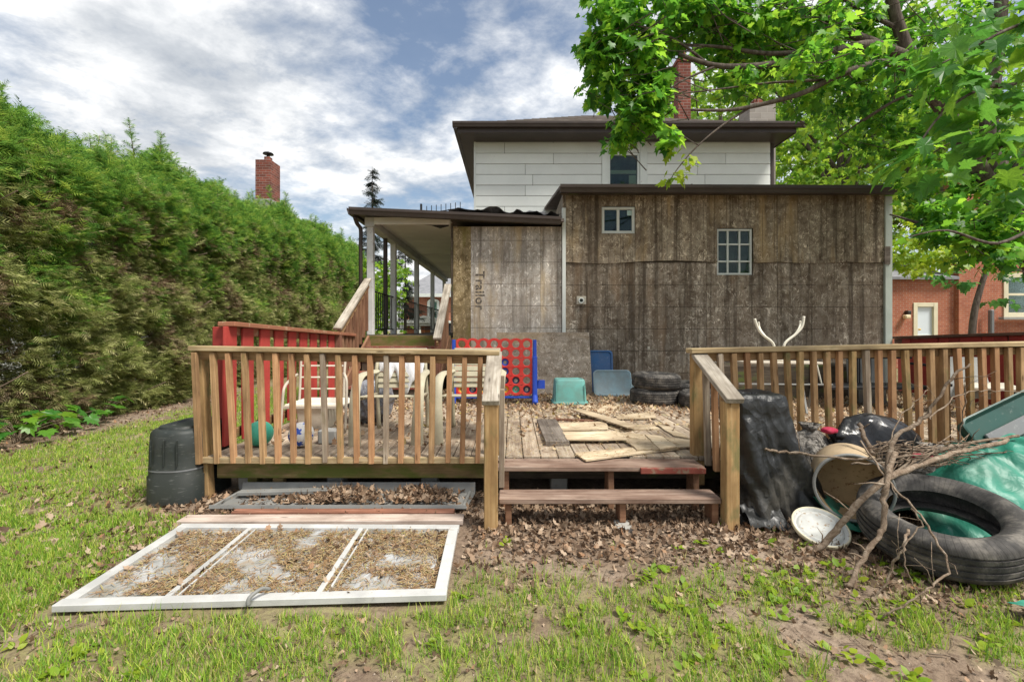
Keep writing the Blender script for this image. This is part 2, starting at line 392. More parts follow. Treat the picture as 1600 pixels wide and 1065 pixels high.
def m_leaf(name, stops, trans=0.45, rough=0.5, tcol=1.25, spec=0.35):
    t = MT(name)
    c = t.ramp(t.island(), stops)
    t.set(c, rough, spec)
    tl = t.n('ShaderNodeBsdfTranslucent')
    hv = t.n('ShaderNodeHueSaturation'); hv.inputs['Value'].default_value = tcol; hv.inputs['Hue'].default_value = 0.49
    t.l(c, hv.inputs['Color']); t.l(hv.outputs[0], tl.inputs[0])
    ms = t.n('ShaderNodeMixShader'); ms.inputs[0].default_value = trans
    t.l(t.b.outputs[0], ms.inputs[1]); t.l(tl.outputs[0], ms.inputs[2]); t.l(ms.outputs[0], t.out.inputs[0])
m_leaf('maple_leaf', [(0.0, (0.035, 0.13, 0.02)), (0.3, (0.075, 0.23, 0.025)), (0.7, (0.15, 0.36, 0.03)), (1.0, (0.28, 0.46, 0.04))], 0.55, 0.42, 1.7)
m_leaf('young_leaf', [(0.0, (0.16, 0.30, 0.02)), (0.5, (0.24, 0.36, 0.025)), (1.0, (0.32, 0.40, 0.03))], 0.5, 0.45, 1.5)
m_leaf('far_leaf', [(0.0, (0.08, 0.19, 0.02)), (0.5, (0.15, 0.29, 0.028)), (1.0, (0.27, 0.38, 0.035))], 0.5, 0.5, 1.7)
m_leaf('shade_leaf', [(0.0, (0.04, 0.14, 0.03)), (0.5, (0.075, 0.22, 0.045)), (1.0, (0.12, 0.30, 0.06))], 0.35, 0.4, 1.4)
m_leaf('cedar_green', [(0.0, (0.06, 0.15, 0.03)), (0.35, (0.13, 0.29, 0.05)), (0.7, (0.24, 0.43, 0.07)), (1.0, (0.44, 0.56, 0.10))], 0.42, 0.6, 1.4, 0.2)
m_leaf('cedar_olive', [(0.0, (0.10, 0.13, 0.04)), (0.3, (0.25, 0.30, 0.09)), (0.6, (0.42, 0.46, 0.16)), (0.86, (0.54, 0.55, 0.24)), (1.0, (0.62, 0.58, 0.30))], 0.42, 0.7, 1.2, 0.15)
m_leaf('cedar_dead', [(0.0, (0.12, 0.075, 0.045)), (0.4, (0.26, 0.185, 0.11)), (0.8, (0.42, 0.33, 0.21)), (1.0, (0.30, 0.30, 0.11))], 0.15, 0.8, 1.0, 0.1)
m_leaf('spruce_needle', [(0.0, (0.012, 0.022, 0.014)), (1.0, (0.035, 0.055, 0.03))], 0.1, 0.7)
m_leaf('grass_blade', [(0.0, (0.10, 0.21, 0.03)), (0.4, (0.22, 0.39, 0.04)), (0.72, (0.36, 0.50, 0.055)), (0.86, (0.52, 0.54, 0.11)), (1.0, (0.50, 0.40, 0.23))], 0.35, 0.5, 1.3, 0.3)
m_leaf('dead_leaf', [(0.0, (0.085, 0.052, 0.032)), (0.3, (0.18, 0.115, 0.07)), (0.6, (0.29, 0.20, 0.13)), (0.85, (0.43, 0.33, 0.235)), (1.0, (0.28, 0.145, 0.07))], 0.12, 0.75, 1.0, 0.3)
m_leaf('deck_leaf', [(0.0, (0.16, 0.09, 0.05)), (0.3, (0.31, 0.19, 0.105)), (0.6, (0.44, 0.31, 0.19)), (0.85, (0.54, 0.42, 0.29)), (1.0, (0.38, 0.30, 0.09))], 0.12, 0.75, 1.0, 0.3)
m_leaf('straw', [(0.0, (0.17, 0.095, 0.05)), (0.4, (0.31, 0.19, 0.09)), (0.8, (0.44, 0.34, 0.19)), (1.0, (0.26, 0.24, 0.07))], 0.1, 0.8, 1.0, 0.2)

t = MT('bark')
a = t.noise(t.coord((9, 9, 1.5)), 3, 6, 0.65, 0.4)
t.bump(a, 0.6, 0.02)
t.set(t.ramp(a, [(0.3, (0.045, 0.035, 0.028)), (0.5, (0.105, 0.085, 0.07)), (0.7, (0.17, 0.145, 0.12))]), 0.95, 0.1)
t = MT('stick_bark')
a = t.noise(t.coord((1, 1, 1)), 22, 7, 0.7, 1.2)
t.bump(a, 0.9, 0.012)
hv = t.n('ShaderNodeHueSaturation'); t.l(t.ramp(a, [(0.3, (0.085, 0.058, 0.04)), (0.5, (0.21, 0.155, 0.11)), (0.7, (0.36, 0.30, 0.235))]), hv.inputs['Color'])
t.l(t.math('ADD', t.math('MULTIPLY', t.rand(), 0.45), 0.75), hv.inputs['Value'])
t.set(hv.outputs[0], 0.9, 0.15)
t = MT('cedar_bark'); a = t.noise(t.coord((12, 12, 2)), 4, 5, 0.6); t.set(t.ramp(a, [(0.3, (0.09, 0.06, 0.045)), (0.7, (0.24, 0.18, 0.14))]), 0.95, 0.1)

t = MT('soil')
v = t.coord(rnd=False)
a = t.noise(v, 1.1, 6, 0.65, 0.3)
b = t.noise(v, 26, 5, 0.7, 0.4)
at = t.n('ShaderNodeAttribute'); at.attribute_name = 'turf'
c = t.ramp(a, [(0.32, (0.15, 0.105, 0.072)), (0.5, (0.23, 0.17, 0.122)), (0.68, (0.32, 0.25, 0.19))])
c = t.mix(t.ramp(b, [(0.35, 0.65), (0.55, 0.0)]), c, (0.075, 0.05, 0.035))
gcol = t.ramp(t.noise(v, 7, 5, 0.65), [(0.3, (0.12, 0.13, 0.035)), (0.55, (0.23, 0.26, 0.05)), (0.75, (0.32, 0.29, 0.12))])
c = t.mix(t.math('MULTIPLY', at.outputs['Fac'], t.ramp(b, [(0.35, 0.1), (0.65, 0.55)])), c, gcol)
t.bump(t.math('ADD', b, t.math('MULTIPLY', t.noise(v, 70, 3, 0.6), 0.4)), 0.7, 0.02)
t.set(c, 0.95, 0.15)

# ---- object helpers
MW = {}
def tag(o, label=None, cat=None, group=None, kind=None):
    if label: o['label'] = label
    if cat: o['category'] = cat
    if group: o['group'] = group
    if kind: o['kind'] = kind
    return o
def thing(name, label, cat, loc=(0, 0, 0), group=None, rotz=0.0):
    o = bpy.data.objects.new(name, None); C.objects.link(o)
    o.empty_display_size = 0.1
    o.location = loc; o.rotation_euler = (0, 0, rotz)
    MW[o.name] = Matrix.Translation(Vector(loc)) @ Matrix.Rotation(rotz, 4, 'Z')
    return tag(o, label, cat, group)
def link(name, me, mat=None, parent=None, M=None):
    o = bpy.data.objects.new(name, me); C.objects.link(o)
    if mat and not me.materials: me.materials.append(MATS[mat])
    M = Matrix.Identity(4) if M is None else M
    MW[o.name] = M
    if parent is not None:
        o.parent = parent
        o.matrix_basis = MW[parent.name].inverted() @ M
    else:
        o.matrix_basis = M
    return o
def mesh(verts, faces, name='m', smooth=False):
    me = bpy.data.meshes.new(name)
    me.from_pydata([tuple(v) for v in verts], [], faces)
    if smooth:
        me.polygons.foreach_set('use_smooth', [True] * len(me.polygons))
    me.update()
    return me
def pm(name, verts, faces, mat, parent=None, smooth=False, base=None):
    """part given in scene coordinates; its own origin is at base"""
    if base is None:
        base = MW[parent.name].translation.copy() if parent is not None else Vector((0, 0, 0))
    base = Vector(base)
    me = mesh([Vector(v) - base for v in verts], faces, name, smooth)
    return link(name, me, mat, parent, Matrix.Translation(base))
BOX = {}
def box_mesh(lx, ly, lz, bv, mat):
    k = (round(lx, 3), round(ly, 3), round(lz, 3), round(bv, 4), mat)
    if k in BOX: return BOX[k]
    hx, hy, hz = lx / 2, ly / 2, lz / 2
    b = min(bv, hx * 0.45, hy * 0.45, hz * 0.45)
    vs = []; idx = {}
    for sx in (-1, 1):
        for sy in (-1, 1):
            for sz in (-1, 1):
                for a in range(3):
                    p = [sx * (hx - b), sy * (hy - b), sz * (hz - b)]
                    p[a] = (sx * hx, sy * hy, sz * hz)[a]
                    idx[(sx, sy, sz, a)] = len(vs); vs.append(p)
    fs = []
    for a in range(3):
        o1, o2 = (a + 1) % 3, (a + 2) % 3
        for s in (-1, 1):
            q = []
            for (u, w) in ((-1, -1), (1, -1), (1, 1), (-1, 1)):
                c = [0, 0, 0]; c[a] = s; c[o1] = u; c[o2] = w
                q.append(idx[(*c, a)])
            fs.append(q if s > 0 else q[::-1])
    for a in range(3):
        o1, o2 = (a + 1) % 3, (a + 2) % 3
        for u in (-1, 1):
            for w in (-1, 1):
                c0 = [0, 0, 0]; c1 = [0, 0, 0]
                c0[a] = -1; c1[a] = 1; c0[o1] = c1[o1] = u; c0[o2] = c1[o2] = w
                q = [idx[(*c0, o1)], idx[(*c1, o1)], idx[(*c1, o2)], idx[(*c0, o2)]]
                fs.append(q if u * w > 0 else q[::-1])
    for sx in (-1, 1):
        for sy in (-1, 1):
            for sz in (-1, 1):
                q = [idx[(sx, sy, sz, 0)], idx[(sx, sy, sz, 1)], idx[(sx, sy, sz, 2)]]
                fs.append(q if sx * sy * sz > 0 else q[::-1])
    me = mesh(vs, fs, 'board')
    me.materials.append(MATS[mat])
    BOX[k] = me
    return me
def frame(a, b, up=None):
    a, b = Vector(a), Vector(b); x = (b - a).normalized()
    if abs(x.z) > 0.9 and up is None:
        y = Vector((1, 0, 0)); z = x.cross(y).normalized(); y = z.cross(x)
    else:
        u = Vector(up) if up is not None else Vector((0, 0, 1))
        y = u.cross(x).normalized(); z = x.cross(y)
    M = Matrix((x, y, z)).transposed().to_4x4(); M.translation = (a + b) / 2
    return M, (b - a).length
def beam(name, a, b, w, h, mat, parent=None, bv=0.004, up=None):
    M, L = frame(a, b, up)
    return link(name, box_mesh(L, w, h, bv, mat), None, parent, M)
def box(name, x0, x1, y0, y1, z0, z1, mat, parent=None, bv=0.004, rot=None):
    M = Matrix.Translation(((x0 + x1) / 2, (y0 + y1) / 2, (z0 + z1) / 2))
    if rot is not None: M = M @ Euler(rot).to_matrix().to_4x4()
    return link(name, box_mesh(x1 - x0, y1 - y0, z1 - z0, bv, mat), None, parent, M)
def smooth_path(pts, k=6):
    pts = [Vector(p) for p in pts]
    if len(pts) < 3: return pts
    out = []
    for i in range(len(pts) - 1):
        p0 = pts[max(i - 1, 0)]; p1 = pts[i]; p2 = pts[i + 1]; p3 = pts[min(i + 2, len(pts) - 1)]
        for j in range(k):
            s = j / k
            out.append(0.5 * ((2 * p1) + (p2 - p0) * s + (2 * p0 - 5 * p1 + 4 * p2 - p3) * s * s + (3 * p1 - p0 - 3 * p2 + p3) * s ** 3))
    out.append(pts[-1])
    return out
def tube(pts, r0, r1=None, seg=8, vs=None, fs=None, rough=0.0, rnd=random):
    """tapered tube along a path, appended to vs/fs"""
    if vs is None: vs, fs = [], []
    r1 = r0 if r1 is None else r1
    n = len(pts); base = len(vs)
    pts = [Vector(p) for p in pts]
    nrm = None
    for i, p in enumerate(pts):
        d = (pts[min(i + 1, n - 1)] - pts[max(i - 1, 0)])
        d = d.normalized() if d.length > 1e-9 else Vector((0, 0, 1))
        if nrm is None:
            nrm = d.orthogonal().normalized()
        else:
            nrm = nrm - d * nrm.dot(d)
            nrm = nrm.normalized() if nrm.length > 1e-6 else d.orthogonal().normalized()
        bi = d.cross(nrm)
        r = r0 + (r1 - r0) * i / max(n - 1, 1)
        r *= 1 + rough * (rnd.random() - 0.5)
        for j in range(seg):
            a = 2 * math.pi * j / seg
            vs.append(p + (nrm * math.cos(a) + bi * math.sin(a)) * r)
    for i in range(n - 1):
        for j in range(seg):
            a = base + i * seg + j; b = base + i * seg + (j + 1) % seg
            fs.append([a, b, b + seg, a + seg])
    fs.append([base + j for j in range(seg)][::-1])
    fs.append([base + (n - 1) * seg + j for j in range(seg)])
    return vs, fs
def lathe(prof, seg=32, closed=False, capped=False):
    vs, fs = [], []
    n = len(prof)
    for j in range(seg):
        a = 2 * math.pi * j / seg
        for r, z in prof: vs.append((r * math.cos(a), r * math.sin(a), z))
    m = n if closed else n - 1
    for j in range(seg):
        k = (j + 1) % seg
        for i in range(m):
            i2 = (i + 1) % n
            fs.append([j * n + i, k * n + i, k * n + i2, j * n + i2])
    if capped:
        fs.append([j * n for j in range(seg)][::-1]); fs.append([j * n + n - 1 for j in range(seg)])
    return vs, fs
def prism(poly, z0, z1):
    """poly: list of (x,y) -> closed prism"""
    n = len(poly)
    vs = [(x, y, z0) for x, y in poly] + [(x, y, z1) for x, y in poly]
    fs = [list(range(n))[::-1], list(range(n, 2 * n))] + [[i, (i + 1) % n, n + (i + 1) % n, n + i] for i in range(n)]
    return vs, fs
def scatter(name, bv, bf, pos, rot, sc, mat, parent=None, base=(0, 0, 0), kind=None):
    """many copies of a small triangle shape baked into one mesh (numpy)"""
    bv = np.asarray(bv, float); bf = np.asarray(bf, int)
    pos = np.asarray(pos, float) - np.asarray(base, float)
    n = len(pos); k = len(bv)
    sc = np.asarray(sc, float)
    if sc.ndim == 1: sc = np.repeat(sc[:, None], 3, 1)
    v = bv[None] * sc[:, None, :]
    v = np.einsum('nij,nkj->nki', rot, v) + pos[:, None, :]
    f = (bf[None] + (np.arange(n) * k)[:, None, None]).reshape(-1)
    me = bpy.data.meshes.new(name)
    me.vertices.add(n * k); me.vertices.foreach_set('co', v.reshape(-1))
    nt = n * len(bf)
    me.loops.add(nt * 3); me.loops.foreach_set('vertex_index', f.astype(np.int32))
    me.polygons.add(nt); me.polygons.foreach_set('loop_start', (np.arange(nt) * 3).astype(np.int32))
    me.polygons.foreach_set('loop_total', np.full(nt, 3, np.int32))
    me.update(calc_edges=True)
    o = link(name, me, mat, parent, Matrix.Translation(Vector(base)))
    if kind: o['kind'] = kind
    return o
def rots(n, yaw=None, pitch=None, roll=None, rs=RS):
    z = np.zeros(n)
    yaw = rs.uniform(0, 2 * np.pi, n) if yaw is None else yaw
    pitch = z if pitch is None else pitch; roll = z if roll is None else roll
    cy, sy, cp, sp, cr, sr = np.cos(yaw), np.sin(yaw), np.cos(pitch), np.sin(pitch), np.cos(roll), np.sin(roll)
    Rz = np.stack([np.stack([cy, -sy, z], 1), np.stack([sy, cy, z], 1), np.stack([z, z, z + 1], 1)], 1)
    Rx = np.stack([np.stack([z + 1, z, z], 1), np.stack([z, cp, -sp], 1), np.stack([z, sp, cp], 1)], 1)
    Ry = np.stack([np.stack([cr, z, sr], 1), np.stack([z, z + 1, z], 1), np.stack([-sr, z, cr], 1)], 1)
    return Rz @ Rx @ Ry
def vn(x, y, s=0):
    """smooth value noise 0..1"""
    x = np.asarray(x, float) + s * 17.3; y = np.asarray(y, float) + s * 9.1
    xi = np.floor(x); yi = np.floor(y); fx = x - xi; fy = y - yi
    fx = fx * fx * (3 - 2 * fx); fy = fy * fy * (3 - 2 * fy)
    def h(a, b):
        q = np.sin(a * 127.1 + b * 311.7 + s * 74.7) * 43758.5453
        return q - np.floor(q)
    return (h(xi, yi) * (1 - fx) + h(xi + 1, yi) * fx) * (1 - fy) + (h(xi, yi + 1) * (1 - fx) + h(xi + 1, yi + 1) * fx) * fy
def fbm(x, y, s=0): return 0.5 * vn(x, y, s) + 0.3 * vn(x * 2.1, y * 2.1, s + 1) + 0.2 * vn(x * 4.3, y * 4.3, s + 2)
def sst(a, b, x):
    q = np.clip((np.asarray(x, float) - a) / (b - a), 0, 1); return q * q * (3 - 2 * q)
def copy_tree(o, parent=None, M=None):
    c = o.copy(); C.objects.link(c)
    if parent is not None: c.parent = parent
    if M is not None: c.matrix_basis = M; MW[c.name] = M
    for ch in list(o.children): copy_tree(ch, c)
    return c

# leaf shapes (stem at origin, tip towards +y)
def leaf_shape(half, tip, cen=(0, 0.3), droop=0.35, fold=0.25):
    r = [(x, y) for x, y in half]; l = [(-x, y) for x, y in half][::-1]
    ring = [(0, 0)] + r + [(0, tip)] + l
    pts = [cen] + ring
    v = [(x, y, -droop * (x * x + 0.6 * y * y) + fold * abs(x)) for x, y in pts]
    n = len(ring)
    f = [(0, 1 + i, 1 + (i + 1) % n) for i in range(n)]
    return v, f
MAPLE_HI = leaf_shape([(.10, -.07), (.36, -.13), (.30, .03), (.53, .14), (.37, .25), (.52, .50), (.30, .45), (.22, .70), (.11, .66)], 1.0)
MAPLE_LO = leaf_shape([(.32, -.11), (.50, .16), (.33, .26), (.48, .52), (.22, .52)], 1.0)
DEAD = leaf_shape([(.26, -.05), (.42, .22), (.25, .35), (.36, .62), (.13, .72)], 0.95, droop=-0.55, fold=-0.15)
CEDAR_V = [(0, y, -.1 * y * y) for y in (0, .2, .4, .6, .8)] + [(0.02, 1.0, -.12)]
CEDAR_F = [(4, 5, 3)]
for i, (y, L) in enumerate(((.04, .34), (.22, .40), (.42, .34), (.62, .24))):
    for sgn in (-1, 1):
        CEDAR_V.append((sgn * L * .8, y + L * 1.05 + .05 * sgn, -.16 * L - .05 * (i % 2)))
        CEDAR_V.append((sgn * .015, y + .085, -.01))
        k = len(CEDAR_V) - 2
        CEDAR_F += [(i, k + 1, k)] if sgn > 0 else [(i, k, k + 1)]
        CEDAR_F += [(i, i + 1, k + 1)]

# ================================================================== GROUND
DOOR_C = [G(80, 958), G(697, 940), G(718, 828), G(285, 826)]
def turf(x, y):
    x = np.asarray(x, float); y = np.asarray(y, float)
    n1 = fbm(x * 1.7, y * 1.7, 3); n2 = fbm(x * 4.2, y * 4.2, 5)
    left = sst(-1.7, -2.9, x) * sst(-5.75, -5.1, x) * sst(0.33, 0.50, n1 + 0.12)
    front = sst(2.75, 2.05, y) * sst(0.43, 0.56, n1 * 0.45 + n2 * 0.62 + 0.0 - 0.10 * sst(0.9, 2.3, x))
    sp = 0.25 * sst(0.60, 0.70, n2) * sst(3.1, 2.6, y)
    d = np.maximum(np.maximum(left, front), sp)
    deck = (y > 3.3) & (x > -2.62) & (y < 9)
    d = np.where(deck, 0, d)
    side = sst(-2.0, -2.8, x) * sst(-5.75, -5.1, x) * (y > 3) * 0.75
    d = np.maximum(d, np.where(deck, 0, side * sst(0.3, 0.5, n1 + .1)))
    far = sst(8.5, 12, y) * 0.9
    return np.clip(np.maximum(d, np.where(deck, 0, far)), 0, 1)
def gh(x, y):
    near = sst(12, 8, np.abs(x)) * sst(14, 9, np.abs(y))
    return ((fbm(np.asarray(x) * 1.3, np.asarray(y) * 1.3, 8) - 0.5) * 0.035 + (vn(np.asarray(x) * 9, np.asarray(y) * 9, 2) - 0.5) * 0.008) * near - 0.012
xs = np.concatenate([np.array([-500, -250, -120, -60, -30, -16]), np.linspace(-11, 11, 232), np.array([16, 30, 60, 120, 250, 500])])
ys = np.concatenate([np.array([-300, -120, -50, -20, -8]), np.linspace(-3, 12, 160), np.array([16, 24, 40, 80, 160, 300, 700])])
XX, YY = np.meshgrid(xs, ys)
ZZ = gh(XX, YY)
nx, ny = len(xs), len(ys)
gv = np.stack([XX, YY, ZZ], -1).reshape(-1, 3)
gf = [[j * nx + i, j * nx + i + 1, (j + 1) * nx + i + 1, (j + 1) * nx + i] for j in range(ny - 1) for i in range(nx - 1)]
gme = mesh(gv, gf, 'ground', True)
ga = gme.attributes.new('turf', 'FLOAT', 'POINT')
ga.data.foreach_set('value', turf(gv[:, 0], gv[:, 1]).astype(np.float32))
ground = link('ground', gme, 'soil')
tag(ground, 'bare brown soil with patchy turf across the back yard', 'ground', kind='structure')

# ================================================================== DECK
DZ = 0.34
DX0, DX1, DY0, DY1 = -2.44, 6.42, 3.64, 7.62
deck = thing('deck', 'low weathered wooden deck behind the white house', 'deck', (2.0, 5.6, 0))
nb = int((DX1 - DX0) / 0.1405)
for i in range(nb):
    x = DX0 + 0.07 + i * 0.1405
    dz = random.uniform(-0.003, 0.003)
    y0 = DY0 + random.uniform(-0.008, 0.008)
    beam('deck_board', (x, y0, DZ - 0.018 + dz), (x, DY1, DZ - 0.018 + dz), 0.134, 0.036, 'deck_wood', deck, 0.005)
box('rim_joist', DX0 + 0.04, -0.19, 3.70, 3.738, 0.145, 0.300, 'mossy_wood', deck)
beam('rim_ledge', (DX0 - 0.03, 3.622, 0.313), (-0.19, 3.622, 0.313), 0.028, 0.05, 'rail_cap', deck)
box('rim_joist', -0.18, 6.4, 3.76, 3.80, 0.12, 0.300, 'dark_wood', deck)
for y in (4.6, 5.6, 6.6, 7.5): box('cross_joist', DX0 + 0.04, DX1 - .04, y - 0.02, y + 0.02, 0.13, 0.302, 'dark_wood', deck)
for x in (-2.25, -1.5, -0.7, 0.4, 1.9, 3.2, 4.6, 6.1):
    for y in (3.82, 5.5, 7.3):
        box('pier', x - 0.07, x + 0.07, y - 0.07 + (.1 if y < 4 else 0), y + 0.07 + (.1 if y < 4 else 0), -0.03, 0.12 if y > 4 else 0.125, 'concrete', deck, 0.01)
box('skirt_board', DX0 + .05, DX1, 7.0, 7.03, -0.03, 0.29, 'dark_wood', deck)
box('post_stub', -1.99, -1.90, 3.78, 3.84, -0.03, 0.14, 'newel_wood', deck)
box('post_stub', -2.21, -2.13, 3.80, 3.86, -0.03, 0.14, 'mossy_wood', deck)

# railings
def baluster(parent, x, y, zt, zb, lean, mat='baluster_wood', s=0.040, name='baluster'):
    beam(name, (x + lean, y + random.uniform(-.004, .004), zb), (x, y + random.uniform(-.004, .004), zt), s * random.choice((.95, 1, 1.04)), s, random.choice((mat, mat, mat, mat, 'cedar_wood', 'cedar_wood', 'newel_wood', 'deck_wood')), parent, 0.003)
rl = thing('deck_railing', 'tan wooden railing with square balusters in front of the chairs and balls', 'railing', (-1.3, 3.66, 0.0))
za, zb_ = 1.222, 1.185
beam('top_rail', (-2.56, 3.645, za - 0.019), (-0.10, 3.645, zb_ - 0.019), 0.115, 0.038, 'rail_cap', rl)
beam('under_rail', (-2.50, 3.66, za - 0.075), (-0.14, 3.66, zb_ - 0.075), 0.036, 0.07, 'cedar_wood', rl)
for i in range(19):
    u = i / 18
    x = -2.505 + u * 2.255
    baluster(rl, x + random.uniform(-.006, .006), 3.618 if i else 3.60, za + (zb_ - za) * u - 0.05 + random.uniform(-.004, .004), 0.292 + random.uniform(-.006, .006), 0.045 * (1 - u) - 0.02 * u + random.uniform(-.008, .008))
beam('post', (-2.47, 3.685, -0.03), (-2.53, 3.685, 1.18), 0.089, 0.080, 'newel_wood', rl)
beam('post', (-0.145, 3.70, 0.30), (-0.145, 3.70, 1.145), 0.089, 0.080, 'newel_wood', rl)
beam('handrail', (-0.14, 3.665, 1.16), (-0.142, 3.03, 0.862), 0.118, 0.038, 'weathered_wood', rl)
beam('handrail_brace', (-0.14, 3.66, 1.075), (-0.142, 3.06, 0.800), 0.038, 0.07, 'cedar_wood', rl)
beam('newel_post', (-0.142, 3.09, -0.03), (-0.142, 3.09, 0.853), 0.092, 0.092, 'newel_wood', rl, 0.006)
baluster(rl, -0.075, 3.48, 1.0, 0.30, 0.0); baluster(rl, -0.075, 3.30, 0.92, 0.21, 0.0)

rr = thing('deck_railing', 'tan wooden railing with square balusters behind the black bags and branches', 'railing', (3.5, 3.75, 0.0))
RX0, RX1, RY0, RY1, RZ0, RZ1 = 1.44, 6.35, 3.66, 3.86, 1.200, 1.292
beam('top_rail', (RX0 - .02, RY0, RZ0 - 0.019), (RX1, RY1, RZ1 - 0.019), 0.115, 0.038, 'rail_cap', rr)
beam('under_rail', (RX0 + .03, RY0 + .012, RZ0 - 0.073), (RX1, RY1 + .012, RZ1 - 0.073), 0.036, 0.066, 'cedar_wood', rr)
for i in range(43):
    x = 1.66 + i * 0.1095; u = (x - RX0) / (RX1 - RX0)
    if x > 6.3: break
    baluster(rr, x, RY0 + (RY1 - RY0) * u - 0.03, RZ0 + (RZ1 - RZ0) * u - 0.045 + random.uniform(-.005, .005), 0.30, 0.03 + random.uniform(-.022, .022))
beam('newel_post', (1.505, 3.70, 0.10), (1.505, 3.70, 1.155), 0.092, 0.085, 'newel_wood', rr, 0.006)
beam('post', (3.60, 3.805, -0.03), (3.585, 3.805, 1.17), 0.085, 0.08, 'cedar_wood', rr)
beam('post', (6.25, 3.93, -0.03), (6.25, 3.93, 1.22), 0.085, 0.08, 'cedar_wood', rr)
beam('bottom_rail', (RX0 + .1, RY0 + .012, 0.36), (RX1, RY1 + .012, 0.36), 0.036, 0.07, 'cedar_wood', rr)
beam('handrail', (1.50, 3.655, 1.15), (1.488, 3.03, 0.875), 0.118, 0.038, 'weathered_wood', rr)
beam('newel_post', (1.484, 3.10, -0.03), (1.484, 3.10, 0.862), 0.092, 0.092, 'newel_wood', rr, 0.006)
for y in (3.53, 3.38, 3.24):
    baluster(rr, 1.50, y, 0.85 + 0.43 * (y - 3.05), 0.22 + .08 * (y > 3.3), 0.02)

# front steps
st = thing('deck_steps', 'two weathered wooden steps up to the deck between newel posts', 'steps', (0.67, 3.35, 0))
beam('tread', (-0.165, 3.485, 0.317), (1.435, 3.485, 0.314), 0.21, 0.040, 'step_wood', st, 0.006)
beam('tread', (-0.09, 3.205, 0.176), (1.435, 3.205, 0.178), 0.185, 0.040, 'step_wood', st, 0.006)
box('fascia', 0.95, 1.43, 3.352, 3.378, 0.288, 0.330, 'red_step_paint', st, 0.003)
for x in (-0.045, 0.745, 1.385):
    box('step_support', x - 0.022, x + 0.022, 3.42, 3.56, -0.03, 0.296, 'step_riser_wood', st)
    box('step_support', x - 0.022 + .02, x + 0.022 + .02, 3.14, 3.275, -0.03 if x != 0.745 else 0.02, 0.155, 'step_riser_wood', st)
box('footing_brick', 0.71, 0.82, 3.06, 3.20, -0.035, 0.018, 'concrete', st, 0.006)

# red side fences
def side_fence(X, y0, y1, z0, z1, boards, bw, label, base_z, rail_mat, first_post=True):
    f = thing('side_fence', label, 'fence', (X, (y0 + y1) / 2, 0))
    sgn = -1 if X < 0 else 1
    beam('top_rail', (X - .02 * sgn, y0 - 0.12, z0), (X - .02 * sgn, y1, z1), 0.15, 0.04, rail_mat, f)
    beam('side_rail', (X + 0.005 * sgn, y0 - 0.05, z0 - 0.06), (X + .005 * sgn, y1, z1 - 0.06), 0.036, 0.075, rail_mat, f)
    beam('bottom_rail', (X + 0.035 * sgn, y0, 0.42), (X + .035 * sgn, y1, 0.42), 0.036, 0.085, 'newel_wood', f)
    for y in boards:
        u = (y - y0) / (y1 - y0)
        zt = z0 + (z1 - z0) * u - 0.026
        M, L = frame((X - .028 * sgn, y, base_z), (X - .028 * sgn, y + random.uniform(-.012, .012), zt))
        link('fence_board', box_mesh(L, 0.022, bw, 0.003, 'red_fence_paint'), None, f, M)
    for y in ((y0 - 0.02, y1 - .05) if first_post else (y0 + 1.0, y1 - .1)):
        u = (y - y0) / (y1 - y0)
        box('post', X + 0.045 * sgn - .045 + (.045 * sgn), X + 0.045 * sgn + .045 + (.045 * sgn), y - 0.045, y + 0.045, -0.03, z0 + (z1 - z0) * u - 0.025, 'red_fence_paint', f)
    return f
gaps = [3.80 + 0.278 * i for i in range(12)]
side_fence(-2.47, 4.02, 6.95, 1.40, 1.27, [3.93 + 0.278 * i for i in range(11)], 0.170, 'red board side fence on the deck beside the cedar hedge', 0.36, 'fence_rail_paint')
side_fence(6.52, 4.3, 7.75, 1.37, 1.215, [4.25 + 0.162 * i for i in range(21)], 0.155, 'dark red board side fence on the deck beside the brick house', 0.33, 'dark_fence_rail')

